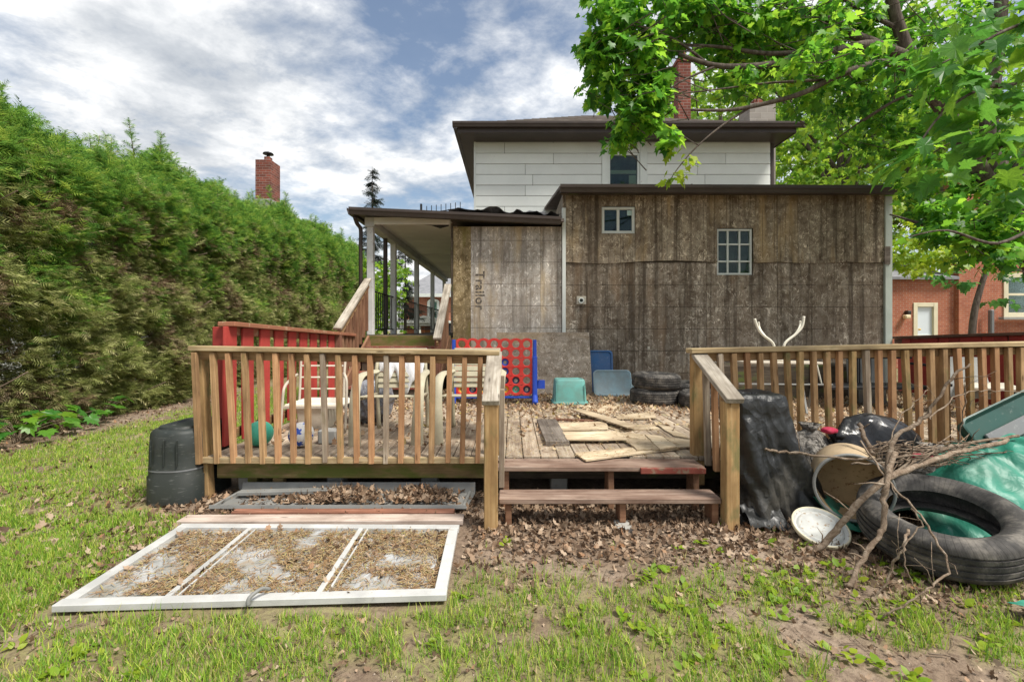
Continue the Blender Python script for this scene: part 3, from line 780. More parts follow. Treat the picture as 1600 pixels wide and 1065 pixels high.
# ================================================================== REAR ADDITION (particle board lean-to)
def sheet(x0, x1, z0, z1, y, th, holes=(), warp=None, step=0.3, bottom=None):
    gx = set(np.round(np.linspace(x0, x1, max(2, int((x1 - x0) / step) + 1)), 4)); gz = set(np.round(np.linspace(z0, z1, max(2, int((z1 - z0) / step) + 1)), 4))
    for (a, b, c, d) in holes:
        for q in (a, b):
            if x0 < q < x1: gx.add(round(q, 4))
        for q in (c, d):
            if z0 < q < z1: gz.add(round(q, 4))
    gx = sorted(gx); gz = sorted(gz)
    cells = {}
    for i in range(len(gx) - 1):
        for j in range(len(gz) - 1):
            cx, cz = (gx[i] + gx[i + 1]) / 2, (gz[j] + gz[j + 1]) / 2
            if any(a < cx < b and c < cz < d for a, b, c, d in holes): continue
            cells[(i, j)] = 1
    vs, vi, fs = [], {}, []
    def V(i, j, k):
        if (i, j, k) not in vi:
            x, z = gx[i], gz[j]
            w = warp(x, z) if warp else 0.0
            zz = z
            if bottom and j == 0: zz += bottom(x)
            vi[(i, j, k)] = len(vs); vs.append((x, y - w + (th if k else 0), zz))
        return vi[(i, j, k)]
    for (i, j) in cells:
        fs.append([V(i, j, 0), V(i + 1, j, 0), V(i + 1, j + 1, 0), V(i, j + 1, 0)])
        fs.append([V(i, j, 1), V(i, j + 1, 1), V(i + 1, j + 1, 1), V(i + 1, j, 1)])
        if (i, j - 1) not in cells: fs.append([V(i, j, 0), V(i, j, 1), V(i + 1, j, 1), V(i + 1, j, 0)])
        if (i, j + 1) not in cells: fs.append([V(i, j + 1, 0), V(i + 1, j + 1, 0), V(i + 1, j + 1, 1), V(i, j + 1, 1)])
        if (i - 1, j) not in cells: fs.append([V(i, j, 0), V(i, j + 1, 0), V(i, j + 1, 1), V(i, j, 1)])
        if (i + 1, j) not in cells: fs.append([V(i + 1, j, 0), V(i + 1, j, 1), V(i + 1, j + 1, 1), V(i + 1, j + 1, 0)])
    return vs, fs
WY = 7.70
add = thing('rear_addition', 'lean-to addition sheathed in bare weathered particle board sheets', 'building', (3.6, 8.5, 0))
W1 = (1.515, 2.085, 2.975, 3.435)   # sliding window
W2 = (3.465, 4.075, 2.275, 3.065)   # nine pane window
xsj = [0.90, 2.08, 3.29, 4.49, 5.70, 6.30]
for i in range(5):
    a, b = xsj[i] + 0.003, xsj[i + 1] - 0.003
    amp = random.uniform(0.006, 0.018)
    vs, fs = sheet(a, b, 0.02, 2.488, WY, 0.011, [W2], lambda x, z: amp * math.sin((x - a) / (b - a) * math.pi) * max(0, (z - 1.2) / 1.3))
    pm('wall_sheet', vs, fs, 'osb_dark_low', add, base=((a + b) / 2, WY, 0.0))
xsu = [0.90, 2.08, 3.29, 4.49, 5.70, 6.30]
bow = [0.03, -0.035, 0.02, 0.025, 0.02]
for i in range(5):
    a, b = xsu[i] + 0.002, xsu[i + 1] - 0.002
    k = bow[i]
    vs, fs = sheet(a, b, 2.475, 3.62, WY - 0.014, 0.011, [W1, W2], lambda x, z: 0.012 * max(0, (2.8 - z) / 0.35), 0.2, lambda x: 0.02 - abs(k) * math.sin((x - a) / (b - a) * math.pi) * (1 if k > 0 else -0.6))
    pm('wall_sheet', vs, fs, 'osb_dark_high', add, base=((a + b) / 2, WY, 2.4))
# body behind the sheets (dark framing) with window recesses
vs, fs = sheet(0.92, 6.36, -0.03, 3.60, WY + 0.02, 0.10, [W1, W2], None, 2.0)
pm('wall_frame', vs, fs, 'dark_wood', add)
box('side_wall', 0.86, 0.90, 7.72, 11.0, 2.7, 3.66, 'osb_dark_high', add)
box('side_wall', 6.33, 6.38, 7.84, 11.0, -0.03, 3.66, 'white_siding', add)
box('corner_trim', 0.845, 0.905, WY - 0.045, WY + 0.02, 0.9, 3.40, 'white_trim', add)
box('corner_trim', 6.285, 6.405, WY - 0.040, WY + 0.02, -0.02, 3.60, 'green_trim', add)
box('corner_patch', 6.26, 6.36, WY - 0.056, WY - 0.043, 2.45, 2.75, 'slab_board', add)
# roof and gutter
vs = [(0.78, 7.45, 3.655), (6.52, 7.45, 3.655), (6.52, 11.0, 4.25), (0.78, 11.0, 4.25)]
vs += [(x, y, z + 0.05) for x, y, z in vs]
rf = pm('roof', vs, [[3, 2, 1, 0], [4, 5, 6, 7], [0, 1, 5, 4], [1, 2, 6, 5], [2, 3, 7, 6], [3, 0, 4, 7]], 'roof_shingle', add)
def gutter(parent, a, b, h=0.11, w=0.10, mat='brown_metal', name='gutter'):
    a, b = Vector(a), Vector(b)
    prof = [(0, 0), (-0.75 * w, 0), (-0.9 * w, 0.45 * h), (-w, 0.62 * h), (-w, h), (-0.93 * w, h), (-0.93 * w, 0.66 * h), (-0.7 * w, 0.08 * h), (-.04 * w, .08 * h), (-.04 * w, h), (0, h)]
    d = (b - a); side = Vector((-d.y, d.x, 0)).normalized() * -1
    vs = []
    for p in (a, b):
        for u, v in prof: vs.append(p + side * (-u) + Vector((0, 0, v)))
    n = len(prof)
    fs = [[i, (i + 1) % n, n + (i + 1) % n, n + i] for i in range(n)] + [list(range(n))[::-1], list(range(n, 2 * n))]
    return pm(name, vs, fs, mat, parent)
gutter(add, (0.78, 7.448, 3.575), (6.55, 7.448, 3.555), 0.125, 0.11)
box('fascia', 0.80, 6.50, 7.452, 7.478, 3.56, 3.652, 'dark_wood', add)
box('soffit', 0.80, 6.42, 7.48, 7.70, 3.625, 3.645, 'dark_wood', add)
for x in (2.9, 4.4): box('gutter_strap', x - .012, x + .012, 7.332, 7.45, 3.695, 3.701, 'bare_metal', add, 0.001)
# sliding window
def win(parent, x0, x1, z0, z1, y, fw, mat='white_trim', depth=0.06, muntx=(), muntz=(), mw=0.025, name='window', tilt=0):
    w = link(name, box_mesh(x1 - x0, 0.01, z1 - z0, .001, 'room_dark'), None, parent, Matrix.Translation(((x0 + x1) / 2, y + 0.09, (z0 + z1) / 2)))
    def bx(n, a, b, c, d, ya, yb, m): return box(n, a, b, ya, yb, c, d, m, w, 0.003)
    bx('frame', x0, x0 + fw, z0, z1, y - .01, y + depth, mat); bx('frame', x1 - fw, x1, z0, z1, y - .01, y + depth, mat)
    bx('frame', x0 + fw, x1 - fw, z1 - fw, z1, y - .008, y + depth, mat); bx('frame', x0 + fw, x1 - fw, z0, z0 + fw, y - .008, y + depth, mat)
    for q in muntx: bx('mullion', q - mw / 2, q + mw / 2, z0 + fw, z1 - fw, y - .004, y + depth - .01, mat)
    ex = [x0 + fw] + [q for q in muntx] + [x1 - fw]; ez = [z0 + fw] + [q for q in muntz] + [z1 - fw]
    for q in muntz:
        for i in range(len(ex) - 1):
            bx('mullion', ex[i] + (mw / 2 if i else 0), ex[i + 1] - (mw / 2 if i < len(ex) - 2 else 0), q - mw / 2, q + mw / 2, y - .002, y + depth - .012, mat)
    for i in range(len(ex) - 1):
        for j in range(len(ez) - 1):
            a = ex[i] + (mw / 2 if i else 0); b = ex[i + 1] - (mw / 2 if i < len(ex) - 2 else 0)
            c = ez[j] + (mw / 2 if j else 0); d = ez[j + 1] - (mw / 2 if j < len(ez) - 2 else 0)
            o = bx('pane', a, b, c, d, y + .022, y + .027, 'glass')
    return w
w1 = win(add, 1.52, 2.08, 2.98, 3.43, WY + 0.022, 0.045, muntx=(1.80,), mw=0.045)
box('sticker', 1.955, 2.045, WY + 0.036, WY + 0.038, 3.29, 3.375, 'sticker', w1, 0.0005)
w2 = win(add, 3.47, 4.07, 2.28, 3.06, WY + 0.030, 0.032, muntx=(3.665, 3.865), muntz=(2.51, 2.80), mw=0.026)
w1['label'] = 'small sliding window with white frame'; w2['label'] = 'nine pane window with white bars'
# vent and outlet
vt = box('dryer_vent', 1.09, 1.25, WY - 0.03, WY - 0.001, 1.775, 1.915, 'beige_plastic', add, 0.006)
vs, fs = lathe([(0.03, -0.004), (0.046, -0.004), (0.050, 0.0), (0.050, 0.02), (0.03, 0.02)], 20, True)
link('vent_collar', mesh(vs, fs, 'c', True), 'white_trim', vt, Matrix.Translation((1.165, WY - 0.034, 1.84)) @ Matrix.Rotation(math.radians(90), 4, 'X'))
vs, fs = lathe([(0.044, 0.0), (0.044, 0.014)], 20, False, True)
link('vent_hole', mesh(vs, fs, 'c'), 'room_dark', vt, Matrix.Translation((1.165, WY - 0.026, 1.84)) @ Matrix.Rotation(math.radians(90), 4, 'X'))
box('outlet', 2.29, 2.33, WY - 0.02, WY - 0.001, 1.02, 1.07, 'beige_plastic', add, 0.003)

# pale left sheets
lw = [(-1.0, -0.70, 'osb_mossy'), (-0.697, 0.48, 'osb_pale'), (0.483, 0.84, 'osb_pale')]
for a, b, m in lw:
    vs, fs = sheet(a, b, 0.30, 3.10, WY + 0.03, 0.011)
    sh = pm('wall_sheet', vs, fs, m, add, base=((a + b) / 2, WY, 0.02))
    if a == -0.697:
        cu = bpy.data.curves.new('stamp', 'FONT'); cu.body = 'Trailor'; cu.size = 0.215; cu.offset = 0.005; cu.extrude = 0.0005; cu.space_character = 1.08
        to = bpy.data.objects.new('stamp', cu); C.objects.link(to)
        bpy.context.view_layer.update()
        tm = bpy.data.meshes.new_from_object(to.evaluated_get(bpy.context.evaluated_depsgraph_get()))
        bpy.data.objects.remove(to)
        tm.materials.clear()
        # reads downwards: letter tops point to +x
        M = Matrix(((0, 1, 0, -0.615), (0, 0, -1, WY + 0.0285), (-1, 0, 0, 2.345), (0, 0, 0, 1)))
        link('stamped_lettering', tm, 'ink_stamp', sh, M)
box('wall_frame', -0.99, 0.84, WY + 0.05, WY + 0.15, -0.03, 3.10, 'dark_wood', add)
box('side_wall', -1.0, -0.95, WY + 0.16, 11.0, 0.2, 3.14, 'ceiling_paint', add)
box('corner_trim', -1.035, -1.004, WY + 0.0, WY + 0.1, 1.30, 3.15, 'dark_wood', add)

# ================================================================== PORCH
PX0, PX1, PY0, PY1, PZ = -2.52, -1.04, 7.72, 16.6, 1.26
po = thing('porch', 'open side porch with peeling white columns and black iron railing', 'porch', (-1.75, 11, 0))
box('floor', PX0, PX1, PY0, PY1, PZ - 0.05, PZ, 'dark_wood', po)
box('rim_board', PX0 + .02, PX1, PY0 - .035, PY0 - .002, PZ - 0.21, PZ - 0.01, 'mossy_wood', po)
box('side_skirt', PX0 + .02, PX0 + .05, PY0, PY1, 0, PZ - 0.06, 'dark_wood', po)
for y in (7.80, 9.3, 11.55, 13.85, 16.25):
    box('column', -2.475, -2.365, y - .055, y + .055, PZ, 3.12, 'column_paint', po, 0.008)
box('brown_post', -2.47, -2.40, 8.72, 8.79, PZ, 3.12, 'brown_metal', po, 0.006)
box('beam', -2.50, -2.34, 7.72, PY1, 3.10, 3.26, 'column_paint', po)
for i in range(5):
    a = 7.73 + i * 1.77
    box('ceiling_panel', -2.335, -1.05, a, a + 1.765, 3.215 + .01 * (i % 2), 3.235 + .01 * (i % 2), 'ceiling_paint', po, 0.003)
box('header', -2.335, -1.05, 7.69, 7.73, 3.13, 3.25, 'ceiling_paint', po)
# torn black strip hanging at the ceiling
pm('torn_lining', [(-1.62, 7.9, 3.21), (-1.08, 7.9, 3.20), (-1.1, 7.92, 3.15), (-1.25, 7.92, 3.11), (-1.4, 7.92, 3.16), (-1.6, 7.91, 3.18)], [[0, 1, 2, 3, 4, 5]], 'black_film', po)
# iron railing
ir = beam('iron_rail', (-2.42, 7.86, 2.02), (-2.42, 16.2, 2.0), 0.035, 0.02, 'black_iron', po)
beam('iron_rail', (-2.42, 7.86, 1.36), (-2.42, 16.2, 1.36), 0.03, 0.02, 'black_iron', po)
y = 7.98
while y < 16.2:
    if min(abs(y - q) for q in (9.3, 11.55, 13.85, 8.75)) > 0.09:
        beam('iron_bar', (-2.42, y, 1.37), (-2.42, y, 2.01), 0.014, 0.014, 'black_iron', po, 0.001)
    y += 0.13
beam('iron_rail', (-2.4, 16.3, 2.0), (-1.1, 16.3, 2.0), 0.03, 0.02, 'black_iron', po)
# roof slab, gutter, downspout, tarp
vs = [(-2.62, 7.50, 3.29), (0.86, 7.50, 3.135), (0.86, 11.0, 3.50), (-2.62, 17.0, 3.42)]
vs += [(x, y, z + 0.05) for x, y, z in vs]
pm('roof', vs, [[3, 2, 1, 0], [4, 5, 6, 7], [0, 1, 5, 4], [1, 2, 6, 5], [2, 3, 7, 6], [3, 0, 4, 7]], 'roof_shingle', po)
gutter(po, (-2.66, 7.498, 3.235), (0.80, 7.498, 3.075), 0.115, 0.10)
gutter(po, (-2.625, 16.9, 3.25), (-2.625, 7.5, 3.25), 0.11, 0.1)
vs, fs = tube(smooth_path([(-2.60, 7.52, 3.22), (-2.585, 7.6, 3.12), (-2.55, 7.67, 3.04), (-2.55, 7.67, 2.8)], 4) + [Vector((-2.55, 7.67, 0.3))], 0.035, 0.035, 8)
pm('downspout', vs, fs, 'brown_metal', po, True)
box('roof_post', -1.9, -1.86, 9.4, 9.44, 3.33, 3.95, 'black_iron', po, 0.002)
rg = thing('roof_railing', 'short black iron railing standing on the porch roof', 'railing', (-1.5, 9.5, 3.36))
beam('top_bar', (-1.80, 9.5, 3.78), (-1.06, 9.5, 3.88), 0.02, 0.02, 'black_iron', rg)
beam('bottom_bar', (-1.80, 9.5, 3.58), (-1.06, 9.5, 3.66), 0.02, 0.02, 'black_iron', rg)
for i in range(8): beam('iron_bar', (-1.78 + i * 0.1, 9.5, 3.40), (-1.78 + i * .1, 9.5, 3.93 + .012 * i), 0.014, 0.014, 'black_iron', rg, 0.001)
def tarp_strip(name, x0, x1, y0, y1, zf, amp, mat, seed, label, cat, n=(34, 14)):
    vs, fs = [], []
    for j in range(n[1] + 1):
        for i in range(n[0] + 1):
            x = x0 + (x1 - x0) * i / n[0]; y = y0 + (y1 - y0) * j / n[1]
            h = zf(x, y) + 0.012 + amp * float(abs(fbm(x * 3.1, y * 3.1, seed) - 0.35)) + amp * .6 * float(vn(x * 9, y * 9, seed))
            vs.append((x + .05 * float(vn(x * 3, y * 5, seed + 3)), y + .08 * float(vn(x * 6, y * 2, seed + 4) - .5), h))
    for j in range(n[1]):
        for i in range(n[0]):
            a = j * (n[0] + 1) + i; fs.append([a, a + 1, a + n[0] + 2, a + n[0] + 1])
    o = pm(name, vs, fs, mat, None, True, base=((x0 + x1) / 2, (y0 + y1) / 2, zf((x0 + x1) / 2, (y0 + y1) / 2)))
    return tag(o, label, cat)
prz = lambda x, y: 3.34 - (x + 2.62) * 0.0445 + (y - 7.5) * 0.085 + 0.05
tarp_strip('roof_tarp', -1.1, 0.78, 7.62, 8.6, lambda x, y: prz(x, y) - 0.04, 0.16, 'roof_tarp', 31, 'crumpled black tarp lying along the porch roof edge', 'tarp')

# stairs up to the porch
ps = thing('porch_stairs', 'wooden stairs from the deck up to the side porch', 'stairs', (-1.75, 7.0, DZ))
nst = 5; rise = (PZ - DZ) / nst; run = 0.27
for i in range(1, nst):
    z = DZ + rise * i; yb = 7.68 - run * (nst - i)
    beam('tread', (-2.38, yb + .13, z - .02), (-1.09, yb + .13, z - .02), 0.285, 0.04, 'red_step_paint', ps)
    beam('riser', (-2.36, yb + .015, z - rise / 2 - .02), (-1.11, yb + .015, z - rise / 2 - .02), 0.02, rise - 0.045, 'dark_wood' if i < 4 else 'red_step_paint', ps)
for X in (-2.40, -1.06):
    beam('stringer', (X, 6.45, DZ + 0.12), (X, 7.66, PZ - 0.10), 0.038, 0.22, 'step_riser_wood', ps)
def stair_rail(X, a, b, mat):
    beam('handrail', (X, a[0], a[1]), (X, b[0], b[1]), 0.115, 0.04, mat, ps)
    beam('handrail_brace', (X, a[0] + .03, a[1] - .09), (X, b[0], b[1] - .09), 0.03, 0.11, 'cedar_wood', ps)
    k = 8
    for i in range(k):
        u = (i + .5) / k; yy = a[0] + .10 + (b[0] - a[0] - .1) * u; zz = a[1] + (b[1] - a[1]) * u - 0.10
        beam('baluster', (X + .0, yy, max(DZ, zz - 0.72)), (X, yy, zz), 0.032, 0.085, 'step_riser_wood', ps)
stair_rail(-2.42, (6.30, 1.36), (7.66, 2.20), 'weathered_wood')
stair_rail(-1.07, (6.50, 1.22), (7.60, 2.10), 'weathered_wood')
beam('post', (-2.42, 6.33, DZ), (-2.42, 6.33, 1.28), 0.085, 0.085, 'red_board', ps)
beam('post', (-1.07, 6.58, DZ), (-1.07, 6.58, 1.20), 0.085, 0.085, 'red_board', ps)

# ================================================================== WHITE HOUSE
HY = 11.0
ho = thing('white_house', 'two storey white house with brown hipped roof', 'house', (2.65, 15.5, 0))
HX0, HX1, HZ = -0.90, 6.24, 5.90
WIN = (2.30, 3.10, 4.10, 5.66)
vs, fs = sheet(HX0, HX1, 0.0, HZ, HY + 0.02, 0.12, [WIN], None, 3.0)
pm('wall', vs, fs, 'dark_wood', ho)
box('wall', HX0, HX0 + 0.12, HY + 0.15, 20.0, 0.0, HZ, 'white_siding', ho)
box('wall', HX1 - 0.12, HX1, HY + 0.15, 20.0, 0.0, HZ, 'white_siding', ho)
box('wall', HX0 + .13, HX1 - .13, 19.9, 20.0, 0.0, HZ, 'white_siding', ho)
z = 3.30; row = 0; ch = 0.257
rnd = random.Random(5)
while z < HZ - 0.02:
    zt = min(z + ch - 0.010, HZ)
    for (a, b) in ((HX0, 2.17), (3.26, HX1)):
        x = a; first = True
        while x < b - 0.01:
            L = 2.2 if not first else (1.22 if row % 2 else 1.9) - (0.5 if row % 3 == 0 else 0)
            e = min(x + L, b)
            if b - e < 0.25: e = b
            box('siding_plank', x + 0.004, e - 0.004, HY - 0.012 + rnd.uniform(-.002, .002), HY + 0.018, z, zt, 'white_siding', ho, 0.004, (math.radians(rnd.uniform(-1.6, -0.6)), 0, 0))
            x = e; first = False
    z += ch; row += 1
box('window_trim', 2.17, 2.31, HY - 0.04, HY + 0.02, 3.4, 5.90, 'white_trim', ho)
box('window_trim', 3.09, 3.26, HY - 0.04, HY + 0.02, 3.4, 5.90, 'white_trim', ho)
box('window_trim', 2.313, 3.087, HY - 0.037, HY + 0.02, 5.63, 5.90, 'white_trim', ho)
hw = win(ho, 2.315, 3.085, 4.12, 5.62, HY + 0.0, 0.055, muntz=(4.62,), mw=0.06)
hw['label'] = 'upstairs sash window with a pale curtain inside'
# room behind the upstairs window
box('window_curtain', 2.84, 3.02, HY + 0.055, HY + 0.075, 4.2, 5.10, 'curtain', hw, 0.004)
box('window_blind', 2.38, 3.02, HY + 0.05, HY + 0.07, 5.13, 5.22, 'curtain', hw, 0.004)
box('corner_board', HX0 - 0.02, HX0 + 0.03, HY - 0.03, HY + 0.02, 3.3, 5.9, 'white_trim', ho)
box('corner_downspout', HX1 + 0.005, HX1 + 0.085, HY - 0.02, HY + 0.06, 3.3, 5.85, 'brown_metal', ho, 0.01)
EX0, EX1, EY0, EY1 = -1.235, 6.51, 10.45, 20.6
box('soffit', EX0, EX1, EY0, EY1, 5.875, 5.90, 'brown_metal', ho)
box('fascia', EX0, EX1, EY0 - .022, EY0, 5.86, 6.06, 'brown_metal', ho)
box('fascia', EX0 - .022, EX0, EY0, EY1, 5.86, 6.06, 'brown_metal', ho)
box('fascia', EX1, EX1 + .022, EY0, EY1, 5.86, 6.06, 'brown_metal', ho)
gutter(ho, (EX0 - .12, EY0 - .024, 5.965), (EX1 + .12, EY0 - .024, 5.965), 0.115, 0.11)
gutter(ho, (EX0 - .024, EY1, 5.965), (EX0 - .024, EY0, 5.965), 0.115, 0.11)
rid = [(2.55, 14.35, 8.10), (2.55, 16.7, 8.10)]
e = [(EX0 - .03, EY0 - .03, 6.055), (EX1 + .03, EY0 - .03, 6.055), (EX1 + .03, EY1, 6.055), (EX0 - .03, EY1, 6.055)]
hr = pm('roof', e + rid, [[0, 1, 4], [1, 2, 5, 4], [2, 3, 5], [3, 0, 4, 5], [3, 2, 1, 0]], 'roof_shingle', ho)
# roof courses (thin shingle rows stepping up the near slope)
vs, fs = [], []
for i in range(16):
    u = i / 17
    a = Vector(e[0]).lerp(Vector(rid[0]), u); b = Vector(e[1]).lerp(Vector(rid[0]), u)
    a2 = Vector(e[0]).lerp(Vector(rid[0]), u + 0.062); b2 = Vector(e[1]).lerp(Vector(rid[0]), u + 0.062)
    k = len(vs)
    up = Vector((0, 0, 0.022)); lo = Vector((0, 0, 0.006))
    vs += [a + up, b + up, b2 + lo, a2 + lo, a, b]
    fs += [[k, k + 1, k + 2, k + 3], [k + 4, k + 5, k + 1, k]]
sc = pm('shingle_courses', vs, fs, 'roof_shingle', hr)
def chimney(parent, cx, cy, z0, z1, w, d, mat, cap=True, name='chimney'):
    c = box(name, cx - w / 2, cx + w / 2, cy - d / 2, cy + d / 2, z0, z1, mat, parent, 0.006)
    return c
ck = chimney(ho, 4.86, 13.0, 6.5, 8.98, 0.36, 0.36, 'brick_red')
box('chimney_cap', 4.65, 5.07, 12.79, 13.21, 8.90, 9.0, 'brick_red', ck, 0.006)
vs, fs = lathe([(0.09, 0), (0.09, 0.28)], 14, False, True)
link('flue_pot', mesh(vs, fs, 'f', False), 'brick_red', ck, Matrix.Translation((4.86, 13, 8.99)))
c2 = chimney(ho, 6.32, 11.75, 4.2, 7.05, 0.66, 0.55, 'block_grey')
box('flue_pot', 6.2, 6.42, 11.65, 11.87, 7.06, 7.26, 'brick_red', c2, 0.008)

# ================================================================== BRICK HOUSE ON THE RIGHT
bh = thing('brick_house', 'orange brick house with cream door frame beyond the red fence', 'house', (17, 19, 0))
BY = 16.0
DR = (14.13, 14.92, -0.1, 2.28)
vs, fs = sheet(11.2, 15.55, 0, 3.12, BY, 0.25, [DR], None, 3.0)
pm('wall', vs, fs, 'brick_orange', bh)
box('wall', 11.2, 11.45, BY + .26, 21, 0, 3.12, 'brick_orange', bh)
box('wall', 15.55, 16.22, BY - 0.16, BY + 0.4, 0, 7.2, 'brick_orange', bh)
WR = (17.42, 18.9, 1.80, 3.36)
vs, fs = sheet(16.22, 24.0, 0, 7.2, BY + 0.15, 0.25, [WR], None, 5.0)
pm('wall', vs, fs, 'brick_orange', bh)
box('wall', 11.4, 15.5, 19.2, 19.45, 2.5, 7.2, 'brick_orange', bh)
vs = [(11.0, 15.8, 3.10), (15.54, 15.8, 3.10), (15.54, 19.3, 4.25), (11.0, 19.3, 4.25)]
vs += [(x, y, zz + 0.09) for x, y, zz in vs]
pm('roof', vs, [[3, 2, 1, 0], [4, 5, 6, 7], [0, 1, 5, 4], [1, 2, 6, 5], [2, 3, 7, 6], [3, 0, 4, 7]], 'roof_grey', bh)
pm('roof', [(15.4, 15.7, 7.2), (24.3, 15.7, 7.2), (24.3, 24, 7.2), (15.4, 24, 7.2), (19.8, 18.8, 8.8), (20.2, 18.8, 8.8)], [[0, 1, 5, 4], [1, 2, 5], [2, 3, 4, 5], [3, 0, 4], [3, 2, 1, 0]], 'roof_grey', bh)
pm('roof', [(11.1, 18.9, 7.0), (15.38, 18.9, 7.0), (15.38, 24, 7.8), (11.1, 24, 7.8)], [[0, 1, 2, 3]], 'roof_grey', bh)
win(bh, 14.0, 14.7, 4.35, 5.2, 19.14, 0.08, 'cream_trim')
bd = box('door', 14.24, 14.81, BY + 0.05, BY + 0.09, 0.02, 2.16, 'frost_glass', bh)
box('door_frame', 14.10, 14.24, BY - 0.03, BY + 0.10, -0.02, 2.30, 'cream_trim', bd)
box('door_frame', 14.81, 14.95, BY - 0.03, BY + 0.10, -0.02, 2.30, 'cream_trim', bd)
box('door_frame', 14.243, 14.807, BY - 0.027, BY + 0.10, 2.16, 2.30, 'cream_trim', bd)
box('door_rail', 14.24, 14.81, BY + 0.03, BY + 0.049, 1.14, 1.19, 'white_trim', bd)
box('door_panel', 14.28, 14.78, BY + 0.036, BY + 0.049, 0.1, 1.10, 'grey_panel', bd)
vs, fs = lathe([(0.0, -.03), (.03, -.028), (.045, 0), (.03, .028), (0, .03)], 12)
link('door_handle', mesh(vs, fs, 'h', True), 'game_yellow', bd, Matrix.Translation((14.31, BY - 0.02, 1.36)))
lm = box('wall_lamp', 13.78, 13.92, BY - 0.16, BY - 0.005, 1.88, 2.02, 'lamp_dark', bh, 0.02)
box('lamp_glass', 13.66, 13.86, BY - 0.22, BY - 0.06, 1.74, 1.87, 'lamp_glass', lm, 0.03)
wr = win(bh, 17.42, 18.9, 1.80, 3.36, BY + 0.12, 0.16, 'cream_trim', 0.12, muntz=(2.6,), mw=0.08)
box('window_sill', 17.2, 19.1, BY - 0.08, BY + 0.10, 1.70, 1.795, 'concrete', bh, 0.01)
box('vent_pipe', 16.72, 16.86, BY - 0.12, BY + 0.02, -0.02, 2.05, 'grey_plastic', bh, 0.03)
hz_v, hz_f = [], []
for k in range(5):
    pts = [Vector((13.02 + 0.16 * math.cos(a) * (1 - .06 * k), BY - 0.06 - 0.03 * k, 1.05 + 0.30 * math.sin(a) - .03 * k)) for a in np.linspace(0, 2 * math.pi, 18)]
    tube(pts, 0.022, 0.022, 6, hz_v, hz_f)
hs = pm('garden_hose', hz_v, hz_f, 'game_yellow', None, True, base=(13.02, BY - .1, 0.8))
tag(hs, 'coiled yellow garden hose hung on the orange brick wall', 'hose')

# ================================================================== NEIGHBOUR BEHIND THE HEDGE
nh = thing('neighbour_house', 'neighbouring house with brick chimney rising above the cedar hedge', 'house', (-11, 15, 0))
box('wall', -14.5, -7.7, 12.2, 21, 0, 3.4, 'white_siding', nh)
nr = pm('roof', [(-14.9, 11.8, 3.4), (-7.4, 11.8, 3.4), (-7.4, 21.4, 3.4), (-14.9, 21.4, 3.4), (-11.2, 11.8, 5.25), (-11.2, 21.4, 5.25)],
        [[0, 1, 4], [1, 2, 5, 4], [2, 3, 5], [3, 0, 4, 5], [3, 2, 1, 0]], 'roof_grey', nh)
NCX, NCY = -8.15, 15.2
nc = chimney(nr, NCX, NCY, 5.62, 6.92, 0.50, 0.62, 'brick_red')
box('chimney_base', NCX - .29, NCX + .29, NCY - .36, NCY + .36, 3.4, 5.62, 'concrete', nc, 0.01)
box('flue_pot', NCX - .08, NCX + .10, NCY - .1, NCY + .1, 6.921, 7.10, 'brick_red', nc, 0.01)
vs, fs = lathe([(0.0, 0.10), (0.15, 0.04), (0.17, 0.0), (0.05, 0.0), (0.05, -0.12), (0.0, -0.12)], 16)
link('chimney_cowl', mesh(vs, fs, 'c', True), 'black_iron', nc, Matrix.Translation((NCX + .01, NCY, 7.20)))

# ================================================================== FAR BRICK HOUSE seen through the porch
fh = thing('far_brick_house', 'distant red brick house with grey hipped roof beyond the porch', 'house', (-4.5, 35, 0))
FY = 32.0
box('wall', -7.6, 1.5, FY, 40, 0, 3.88, 'brick_orange', fh)
pm('roof', [(-8.1, FY - .5, 3.85), (2.0, FY - .5, 3.85), (2.0, 40.5, 3.85), (-8.1, 40.5, 3.85), (-6.3, FY + 3.4, 5.7), (-.2, FY + 3.4, 5.7)], [[0, 1, 5, 4], [1, 2, 5], [2, 3, 4, 5], [3, 0, 4], [3, 2, 1, 0]], 'roof_grey', fh)
box('eave', -8.1, 2.0, FY - .52, FY - .5, 3.62, 3.85, 'white_trim', fh)
def far_window(x0, x1, z0, z1):
    pts = [(x0, z0), (x1, z0), (x1, z1)] + [((x0 + x1) / 2 + (x1 - x0) / 2 * math.cos(a), z1 + 0.22 * math.sin(a)) for a in np.linspace(0, math.pi, 9)[1:-1]] + [(x0, z1)]
    n = len(pts)
    vs = [(x, FY - 0.06, z) for x, z in pts] + [(x, FY, z) for x, z in pts]
    w = pm('window', vs, [list(range(n)), list(range(n, 2 * n))[::-1]] + [[(i + 1) % n, i, n + i, n + (i + 1) % n] for i in range(n)], 'white_trim', fh)
    box('pane', x0 + .18, x1 - .18, FY - .075, FY - .062, z0 + .15, (z0 + z1) / 2 - .05, 'glass', w, 0.002)
    box('pane', x0 + .18, x1 - .18, FY - .075, FY - .062, (z0 + z1) / 2 + .05, z1, 'glass', w, 0.002)
far_window(-5.95, -5.1, 2.0, 3.3); far_window(-3.6, -2.75, 2.0, 3.3)
box('portico', -7.7, -3.6, FY - 1.6, FY - .01, 1.62, 1.80, 'white_trim', fh)
pm('portico_gable', [(-7.8, FY - 1.65, 1.8), (-3.5, FY - 1.65, 1.8), (-5.9, FY - 1.65, 2.3), (-7.8, FY - .02, 1.8), (-3.5, FY - .02, 1.8), (-5.9, FY - .02, 2.3)], [[0, 1, 2], [3, 5, 4], [0, 2, 5, 3], [2, 1, 4, 5], [1, 0, 3, 4]], 'white_trim', fh)
for x in (-7.6, -6.2, -4.9, -3.75): box('portico_column', x - .08, x + .08, FY - 1.55, FY - 1.4, 0, 1.62, 'white_trim', fh)
